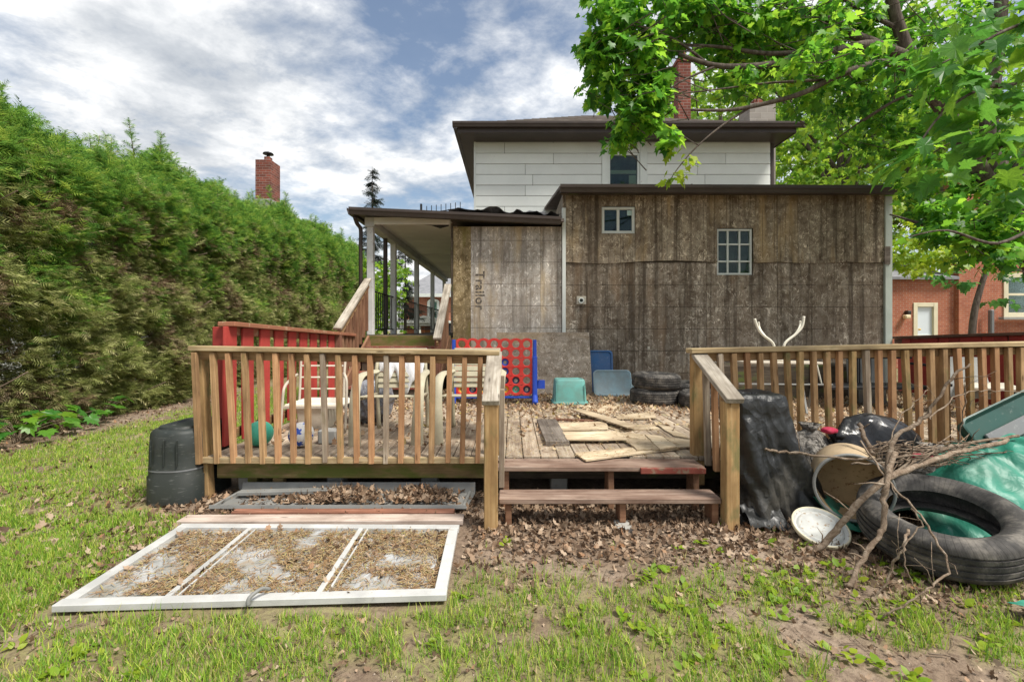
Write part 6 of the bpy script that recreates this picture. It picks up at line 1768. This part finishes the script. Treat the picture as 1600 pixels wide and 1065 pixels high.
lump('garbage_bag', 'stretched black garbage bag lying in front of the right railing', 'bag', (2.76, 3.47, .355), .38, .15, .355, 'bag_black', 43, .22, (-.3, -.03, .1), .06)
lump('garbage_bag', 'grey tattered sack between the wrapped box and the black bag', 'bag', (2.27, 3.50, .29), .20, .11, .29, 'grey_sack', 44, .3, (.02, 0, .22), .05)
lump('garbage_bag', 'pale grey plastic bag half hidden behind the cardboard drum', 'bag', (2.96, 3.22, .22), .18, .13, .24, 'grey_sack', 47, .25, (.0, 0, .2), .05)
rc = lump('red_cloth', 'crumpled dark red cloth caught among the branches', 'cloth', P(1440, 712, 3.02), .07, .03, .02, 'red_cloth', 45, .3, None, .1, 3)
rc2 = lump('red_cloth', 'crumpled dark red cloth poking out beside the black bag', 'cloth', P(1295, 672, 3.3), .06, .04, .025, 'red_cloth', 46, .3, None, .1, 3)

# fibre drum on its side
dr = thing('fibre_drum', 'open tan drum lying on its side with metal rim', 'drum', (2.35, 3.2, 0))
axis = Vector((.50, .86, .02)).normalized()
rimc = P(1333, 762, 2.98)
M = Matrix.Translation(rimc) @ axis.to_track_quat('Z', 'Y').to_matrix().to_4x4()
R_ = .215
vs, fs = lathe([(R_, 0), (R_, .34), (0.0, .34), (0.0, .332), (R_ - .007, .332), (R_ - .007, 0)][:3], 40)
finish_smooth(link('shell', mesh(vs, fs, 'd', True), 'drum_skin', dr, M), 40)
vs, fs = lathe([(R_ - .006, .002), (R_ - .010, .16), (R_ - .006, .33), (0.0, .33)], 40)
vs = [(x * (1 + .05 * math.sin(3 * math.atan2(y, x) + z * 6)), y, z) for x, y, z in vs]
finish_smooth(link('liner', mesh(vs, [f[::-1] for f in fs], 'd', True), 'drum_inside', dr, M), 60)
vs, fs = lathe([(R_ + .009, -.006), (R_ + .009, .010), (R_ + .0, .016), (R_ - .008, .010), (R_ - .010, -.006), (R_, -.010)], 40, True)
link('rim', mesh(vs, fs, 'd', True), 'bare_metal', dr, M)
# its lid
ld_ = thing('drum_lid', 'round dirty white drum lid lying in the leaves', 'lid', (2.02, 2.98, 0))
c = G(1281, 826, .06)
M = Matrix.Translation(c) @ Euler((math.radians(22), math.radians(-12), .3)).to_matrix().to_4x4()
vs, fs = lathe([(0.0, .012), (.105, .012), (.112, .022), (.125, .022), (.130, .008), (.140, .008), (.145, .024), (.155, .026), (.160, .015), (.158, -.004), (.15, -.008), (0.0, -.002)], 40)
link('disc', mesh(vs, fs, 'd', True), 'lid_white', ld_, M)
vs, fs = lathe([(.152, .024), (.157, .032), (.164, .026), (.166, .010), (.160, .006)], 40, True)
link('edge', mesh(vs, fs, 'd', True), 'cream_trim', ld_, M)

# green tarps
def tarp(name, label, fn, x0, x1, y0, y1, nx_, ny_, mat='green_tarp', jag=.03, seed=1):
    vs, fs = [], []
    for j in range(ny_ + 1):
        for i in range(nx_ + 1):
            u, v = i / nx_, j / ny_
            x = x0 + (x1 - x0) * u + jag * (float(vn(v * 7, u * 3, seed)) - .5) * 2; y = y0 + (y1 - y0) * v + jag * (float(vn(u * 8, v * 2, seed + 1)) - .5) * 2
            vs.append((x, y, max(.008, fn(x, y))))
    fs = [[j * (nx_ + 1) + i, j * (nx_ + 1) + i + 1, (j + 1) * (nx_ + 1) + i + 1, (j + 1) * (nx_ + 1) + i] for j in range(ny_) for i in range(nx_)]
    o = pm(name, vs, fs, mat, None, True, base=((x0 + x1) / 2, (y0 + y1) / 2, 0))
    return tag(o, label, 'tarp')
def crease(x, y, s, a=.03):
    w = float(fbm(x * 2.3, y * 2.3, s)) * 5
    return a * (abs(math.sin(x * 9 + y * 5 + w * 2)) - .5) + a * .8 * (float(vn(x * 11 + w, y * 7, s + 3)) - .5) + .12 * (float(fbm(x * 2.5, y * 2.5, s + 4)) - .5)
def hill(x, y):
    d1 = ((x - 3.45) / .72) ** 2 + ((y - 3.20) / .44) ** 2; d2 = ((x - 4.35) / .55) ** 2 + ((y - 3.10) / .40) ** 2
    h = .58 * math.exp(-(d1 ** 1.5) * .9) + .36 * math.exp(-(d2 ** 1.4))
    edge = min(1, max(.06, h * 3))
    return h - .015 + crease(x, y, 81, .045) * edge + .16 * (float(fbm(x * 3.1, y * 3.1, 83)) - .5) * edge
tarp('green_tarp', 'large shiny green tarp heaped over junk behind the big tire', hill, 2.68, 5.0, 2.66, 3.60, 120, 50, jag=.06, seed=5)
tarp('green_tarp', 'scrap of green tarp showing through the middle of the tire', lambda x, y: .07 + crease(x, y, 91, .05) * .9 + .05 * (y - 2.5), 2.22, 2.92, 2.42, 2.92, 36, 28, seed=7)
tarp('green_tarp', 'green tarp corner sticking out under the cardboard drum', lambda x, y: .10 + .25 * (y - 2.98) - .2 * (x - 2.15) + crease(x, y, 95, .03), 2.10, 2.36, 2.93, 3.2, 22, 20, seed=9)
tarp('green_tarp', 'small scrap of green tarp on the ground in front of the tire', lambda x, y: .03 + crease(x, y, 97, .03), 2.36, 2.75, 2.02, 2.16, 22, 12, seed=11)

# big tyre
TB = tyre_mesh(.39, .245, .24, 88)
tyre('big worn tire lying tilted on green tarp in front of the branches', Matrix.Translation((2.50, 2.66, .225)) @ Euler((math.radians(14), 0, -.65)).to_matrix().to_4x4(), TB)

# dark green plastic slide / sled with grey runner
ds = thing('plastic_sled', 'dark green plastic sled with grey panel tipped on the tarp', 'sled', (3.75, 3.35, .4))
a, b = P(1512, 692, 3.25), P(1640, 628, 3.45)
M, L = frame(a, b)
M = M @ Euler((math.radians(62), 0, 0)).to_matrix().to_4x4()
vs, fs = rect_loft('s', [(0, 0, 0, L / 2, .13, .05), (0, 0, .02, L / 2, .135, .05), (0, 0, .08, L / 2 + .03, .16, .06), (0, 0, .085, L / 2 + .02, .15, .06), (0, 0, .04, L / 2 - .02, .12, .05)], None)
finish_smooth(link('shell', mesh(vs, fs, 's', True), 'dark_green_plastic', ds, M), 40)
link('grey_panel', box_mesh(L * .9, .10, .02, .005, 'grey_plastic'), None, ds, M @ Matrix.Translation((.06, -.04, .055)))

# branches thrown on the pile
def jit(L, k, amp, seed):
    rn = random.Random(seed); p = smooth_path(L, k)
    return [q + Vector((rn.uniform(-amp, amp), rn.uniform(-amp, amp), rn.uniform(-amp, amp))) for q in p]
BR = [('thick bent branch propped from the leaves up over the drum', [(1262, 862, 2.78), (1300, 838, 2.75), (1335, 790, 2.72), (1380, 752, 2.72), (1440, 725, 2.78), (1500, 706, 2.9), (1575, 688, 3.05)], .030, .018),
      ('knotty branch leaning from the ground up beside the tire', [(1322, 918, 2.38), (1350, 870, 2.45), (1376, 832, 2.5), (1380, 790, 2.55), (1386, 750, 2.6), (1396, 708, 2.7)], .018, .024),
      ('pale forked branch sticking up in front of the right railing', [(1380, 770, 2.75), (1388, 720, 2.8), (1400, 680, 2.9), (1440, 655, 3.0), (1462, 625, 3.0), (1485, 592, 3.02), (1514, 568, 3.05)], .024, .010),
      ('long thin stick lying across the wrapped box and drum', [(1196, 702, 2.92), (1215, 706, 2.93), (1240, 706, 2.93), (1290, 713, 2.85), (1370, 716, 2.85), (1450, 708, 2.95)], .013, .010),
      ('thin crooked twig hanging over the tire', [(1345, 690, 2.85), (1385, 745, 2.62), (1425, 790, 2.42), (1455, 830, 2.30), (1482, 885, 2.2), (1455, 915, 2.12), (1420, 940, 2.1), (1375, 962, 2.12)], .009, .006),
      ('short forked twig resting against the tire tread', [(1420, 828, 2.32), (1410, 858, 2.26), (1395, 888, 2.28), (1365, 935, 2.28)], .010, .007),
      ('thin dead stalk bending down over the tire', [(1425, 795, 2.36), (1440, 820, 2.30), (1412, 852, 2.24), (1418, 890, 2.2), (1432, 925, 2.16), (1445, 958, 2.14)], .006, .004),
      ('thick grey branch lying on the black garbage bag', [(1343, 662, 3.18), (1352, 688, 3.10), (1368, 712, 3.02), (1392, 738, 2.95)], .022, .022),
      ('slender twig reaching sideways across the right railing', [(1450, 655, 3.1), (1490, 622, 3.2), (1520, 612, 3.25), (1555, 610, 3.3), (1620, 612, 3.3)], .008, .003),
      ('smooth branch lying along the top of the green tarp', [(1395, 742, 2.85), (1430, 718, 2.95), (1480, 700, 3.05), (1530, 690, 3.1), (1590, 680, 3.15)], .022, .014),
      ('thin twig arching in front of the right railing balusters', [(1385, 700, 3.1), (1405, 655, 3.2), (1430, 628, 3.25), (1450, 608, 3.3)], .007, .003),
      ('upright twig standing beside the dark green sled', [(1500, 690, 3.1), (1502, 660, 3.1), (1508, 620, 3.12), (1508, 588, 3.15)], .007, .003),
      ('stick lying low along the front of the green tarp', [(1330, 725, 2.9), (1400, 720, 2.95), (1500, 712, 3.0), (1600, 702, 3.1)], .010, .006)]
for i, (lab, L, r0, r1) in enumerate(BR):
    r0 *= .68; r1 *= .68
    path = jit([P(*p) for p in L], 5, .008, i + 7)
    path = [Vector((p.x, p.y, max(p.z, .01))) for p in path]
    vs, fs = tube(path, r0, r1, 9, rough=.26, rnd=random.Random(i))
    # side twigs
    rn = random.Random(i + 30)
    for k in range(4):
        q = rn.choice(path[2:-2]); d = Vector((rn.uniform(-1, 1), rn.uniform(-.6, .4), rn.uniform(-.2, .9))).normalized()
        Lt = rn.uniform(.05, .20)
        tube([q, q + d * Lt * .5 + Vector((rn.uniform(-.02, .02), 0, .01)), q + d * Lt], r1 * .45, .0015, 5, vs, fs)
    o = pm('fallen_branch', vs, fs, 'stick_bark', None, True, base=path[0]); tag(o, lab, 'branch', 'branches on the junk pile')
vs, fs = [], []
rn = random.Random(99)
for k in range(110):
    c = P(rn.uniform(1385, 1515), rn.uniform(692, 726), rn.uniform(2.95, 3.3)); a = rn.gauss(0.1, .6); L = rn.uniform(.08, .35)
    d = Vector((math.cos(a), math.sin(a) * .6, rn.gauss(.05, .25)))
    tube([c - d * L / 2, c + Vector((0, rn.uniform(-.02, .02), rn.uniform(-.02, .02))), c + d * L / 2], rn.uniform(.003, .007), .002, 5, vs, fs)
bp = pm('brush_pile', vs, fs, 'stick_bark', None, True, base=(2.9, 3.1, .4)); tag(bp, 'heap of fine dead twigs between the bags and the tarp', 'twigs', kind='stuff')

# ================================================================== GRASS, LEAVES, WEEDS
def in_door(x, y):
    return (y > 2.14 + .05 * (x + 2.2) / 1.9) & (y < 3.26) & (x > -2.27 + .0 * y) & (x < -.31)
rs = np.random.RandomState(77)
N = 255000
gx = np.concatenate([rs.uniform(-6.0, 4.2, N), rs.uniform(-6.0, -2.3, int(N * .8))])
gy = np.concatenate([1.35 + 2.0 * rs.uniform(0, 1, N) ** 1.25, 2.2 + 8.5 * rs.uniform(0, 1, int(N * .8)) ** 1.5])
dens = turf(gx, gy)
clump = vn(gx * 13, gy * 13, 4) * .6 + vn(gx * 29, gy * 29, 6) * .4
pkeep = dens * np.clip((clump - .29) * 4.0, 0, 1) * np.where(gx < -2.3, 1.35, .95)
keep = (rs.uniform(0, 1, len(gx)) < pkeep) & ~in_door(gx, gy) & ~((gx > -2.95) & (gx < -2.4) & (gy > 3.4) & (gy < 4.2)) & (np.abs(gx) < gy * 1.18 + 1.3)
gx, gy = gx[keep], gy[keep]
n = len(gx)
gz = gh(gx, gy)
blade_v = [(-.5, 0, 0), (.5, 0, 0), (-.36, .12, .5), (.36, .12, .5), (0, .42, .95)]
blade_f = [(0, 1, 3), (0, 3, 2), (2, 3, 4)]
hgt = rs.uniform(.018, .066, n) * np.where(gy < 2.6, 1.1, .85) * (.7 + .6 * vn(gx * 5, gy * 5, 9))
sc_ = np.stack([rs.uniform(.0026, .0052, n) * np.where(gy > 3, 1.3, 1.0), hgt, hgt], 1)
grass = scatter('grass', blade_v, blade_f, np.stack([gx, gy, gz], 1), rots(n, None, rs.normal(.0, .3, n), rs.normal(0, .2, n)), sc_, 'grass_blade')
tag(grass, 'patchy short green grass over the lawn', 'grass', kind='stuff')
print('blades', n)

def litter_density(x, y):
    n1 = fbm(x * 1.6, y * 1.6, 21); n2 = fbm(x * 4.5, y * 4.5, 23)
    band = sst(2.48, 2.80, y + .25 * (n1 - .5)) * sst(-.75, -.25, x) * (y < 3.75)
    right = sst(.9, 2.0, x) * sst(1.75, 2.4, y + .3 * (n1 - .5))
    hedge = sst(-5.0, -5.45, x + .5 * (n2 - .5)) * (y > 3)
    ldoor = .55 * np.exp(-((x + 2.45) / .35) ** 2) * (y > 1.9) * (y < 4.6)
    under = ((y > 3.0) & (y < 3.7) & (x > -2.4)) * .7
    base = .10 + .22 * sst(.5, .62, n2)
    d = np.maximum.reduce([band * (.80 + .2 * sst(2.9, 3.2, y)), right * .75, hedge * .9, ldoor, under, base * np.ones_like(x)])
    bare = np.exp(-(((x - .62) / .42) ** 2 + ((y - 2.53) / .11) ** 2))
    return d * (1 - .8 * bare)
def litter(name, label, x, y, z, size, mat, base, seed, tilt=.55, shape=DEAD):
    rs = np.random.RandomState(seed); n = len(x)
    o = scatter(name, *shape, np.stack([x, y, z], 1), rots(n, None, rs.normal(0, tilt, n), rs.normal(0, tilt, n), rs), np.stack([size * rs.uniform(.5, 1.1, n), size, size * rs.uniform(.6, 2.6, n)], 1), mat, None, base)
    return tag(o, label, 'leaves', kind='stuff')
N = 74000
lx = rs.uniform(-6.3, 5.4, N); ly = np.concatenate([rs.uniform(1.5, 3.9, int(N * .8)), rs.uniform(3.5, 10, N - int(N * .8))])
ld = litter_density(lx, ly)
keep = (rs.uniform(0, 1, N) < ld) & ~in_door(lx, ly) & ~((ly > 3.8) & (lx > -2.6)) & (np.abs(lx) < ly * 1.2 + 1.5)
lx, ly = lx[keep], ly[keep]; n = len(lx)
print('litter', n)
litter('fallen_leaves', 'brown dead leaves littering the soil before the steps', lx, ly, gh(lx, ly) + .006 + np.abs(rs.normal(0, .010, n)), rs.uniform(.020, .052, n) * (.62 + .38 * sst(1.9, 2.9, ly)), 'dead_leaf', (0, 0, 0), 5, .62)
# deck leaves
N = 16000
lx = rs.uniform(-2.3, 6.3, N); ly = 3.75 + 3.8 * rs.uniform(0, 1, N) ** .75
d = .08 + .9 * sst(4.6, 5.9, ly + 1.3 * (fbm(lx * 1.3, ly * 1.3, 33) - .5)) + .55 * sst(1.9, 3.0, lx) + .18 * sst(.5, .6, fbm(lx * 3, ly * 3, 35))
keep = (rs.uniform(0, 1, N) < d)
lx, ly = lx[keep], ly[keep]; n = len(lx)
litter('fallen_leaves', 'pale brown dead leaves drifted over the deck boards', lx, ly, DZ + .006 + np.abs(rs.normal(0, .008, n)), rs.uniform(.028, .060, n), 'deck_leaf', (0, 0, DZ), 6, .4)
# leaves in the tray
n = 1300
u = np.concatenate([rs.normal(-1.38, .22, n // 2), rs.normal(-.68, .13, n // 3), rs.uniform(-2.1, -.4, n - n // 2 - n // 3)])
u = np.clip(u, -2.15, -.42); w = rs.uniform(3.42, 3.69, n)
hp_ = .05 * np.exp(-((u + 1.3) / .3) ** 2) + .05 * np.exp(-((u + .72) / .2) ** 2)
litter('fallen_leaves', 'heaps of dead leaves lying in the metal tray', u, w, .036 + rs.uniform(0, 1, n) * hp_ + .006, rs.uniform(.025, .055, n), 'dead_leaf', (0, 0, 0), 8, .6)
# debris on the storm door
n = 12000
u = rs.uniform(-2.12, -.4, n); w = rs.uniform(2.28, 3.0, n)
msk = fbm(u * 3.2, w * 3.2, 41)
keep = (msk > .39) | (rs.uniform(0, 1, n) < .18)
u, w = u[keep], w[keep]; n = len(u)
straw_v = [(-.5, 0, 0), (.5, 0, 0), (.4, .5, .08), (-.4, .5, .08), (0, 1, 0)]; straw_f = [(0, 1, 2), (0, 2, 3), (3, 2, 4)]
S_ = scatter('plant_debris', straw_v, straw_f, np.stack([u, w, .021 + rs.uniform(0, .010, n)], 1), rots(n, None, rs.normal(0, .12, n), rs.normal(0, .2, n)), np.stack([rs.uniform(.002, .006, n), rs.uniform(.02, .07, n), rs.uniform(.02, .08, n)], 1), 'straw')
tag(S_, 'brown needles and straw scattered over the storm door glass', 'debris', kind='stuff')
n = 420
u = rs.uniform(-2.12, -.4, n); w = rs.uniform(2.28, 3.02, n)
keep = fbm(u * 3.2, w * 3.2, 41) > .44
u, w = u[keep], w[keep]; n = len(u)
litter('fallen_leaves', 'dead leaves lying on the storm door', u, w, .026 + rs.uniform(0, .006, n), rs.uniform(.02, .05, n), 'dead_leaf', (0, 0, 0), 9, .3)
# scrap and needles on the boards of the deck
n = 2600
u = rs.uniform(-.1, 1.45, n); w = rs.uniform(3.5, 5.6, n)
S_ = scatter('plant_debris', straw_v, straw_f, np.stack([u, w, DZ + .022 + rs.uniform(0, .02, n)], 1), rots(n, None, rs.normal(0, .12, n), rs.normal(0, .2, n)), np.stack([rs.uniform(.002, .006, n), rs.uniform(.02, .05, n), rs.uniform(.02, .06, n)], 1), 'straw')
tag(S_, 'brown needles scattered among the scrap boards on the deck', 'debris', kind='stuff')
# broad-leaved weeds in the soil
weed_v, weed_f = leaf_shape([(.16, .1), (.30, .38), (.26, .66)], 1.0, cen=(0, .45), droop=.25, fold=.15)
wx, wy = [], []
for k in range(420):
    x, y = rs.uniform(-2.5, 3.2), rs.uniform(1.5, 3.2)
    if in_door(np.array([x]), np.array([y]))[0] or abs(x) > y * 1.2: continue
    pr = .25 + .75 * (x > .5)
    if y > 2.9: pr *= .12
    elif y > 2.6: pr *= .35
    if rs.uniform() > pr * (.3 + fbm(x * 2, y * 2, 51)): continue
    m = rs.randint(5, 13)
    for q in range(m): wx.append(x + rs.normal(0, .022)); wy.append(y + rs.normal(0, .022))
wx, wy = np.array(wx), np.array(wy); n = len(wx)
W_ = scatter('weeds', weed_v, weed_f, np.stack([wx, wy, gh(wx, wy) + .012], 1), rots(n, None, rs.uniform(.05, .9, n), rs.normal(0, .3, n)), rs.uniform(.022, .055, n), 'young_leaf')
tag(W_, 'small bright green broad leaved weeds in the bare soil', 'weeds', kind='stuff')

# crumbs of soil and broken twigs
n = 9000
cx_, cy_ = rs.uniform(-5.5, 3.6, n), rs.uniform(1.5, 4.2, n)
kp = (np.abs(cx_) < cy_ * 1.2 + .2) & ~in_door(cx_, cy_) & ~((cy_ > 3.7) & (cx_ > -2.6))
cx_, cy_ = cx_[kp], cy_[kp]; n = len(cx_)
cr_v = [(1, 0, -.2), (-.4, .9, -.2), (-.5, -.8, -.2), (.1, .1, .8)]; cr_f = [(0, 1, 3), (1, 2, 3), (2, 0, 3), (0, 2, 1)]
t = MT('soil_crumb'); t.set(t.ramp(t.island(), [(0.0, (0.13, 0.09, 0.065)), (0.6, (0.28, 0.21, 0.155)), (1.0, (0.40, 0.34, 0.28))]), 0.95, 0.1)
cs_ = rs.uniform(.002, .009, n)
CR = scatter('soil_crumbs', cr_v, cr_f, np.stack([cx_, cy_, gh(cx_, cy_) + .001], 1), rots(n), np.stack([cs_, cs_ * rs.uniform(.6, 1.2, n), cs_ * rs.uniform(.5, 1, n)], 1), 'soil_crumb')
tag(CR, 'loose brown soil crumbs strewn over the yard', 'soil', kind='stuff')
vs, fs = [], []
rn = random.Random(55)
for k in range(420):
    x, y = rn.uniform(-3.5, 3.2), rn.uniform(1.6, 3.4)
    if in_door(np.array([x]), np.array([y]))[0] or abs(x) > y * 1.2: continue
    a = rn.uniform(0, 6.28); L = rn.uniform(.03, .16); z = float(gh(x, y)) + .010
    d = Vector((math.cos(a), math.sin(a), rn.gauss(0, .06)))
    c = Vector((x, y, z))
    tube([c - d * L / 2, c + Vector((rn.gauss(0, .006), rn.gauss(0, .006), .004)), c + d * L / 2], rn.uniform(.0015, .004), .001, 4, vs, fs)
tw_ = pm('ground_twigs', vs, fs, 'stick_bark', None); tag(tw_, 'small broken twigs scattered over the soil and grass', 'twigs', kind='stuff')
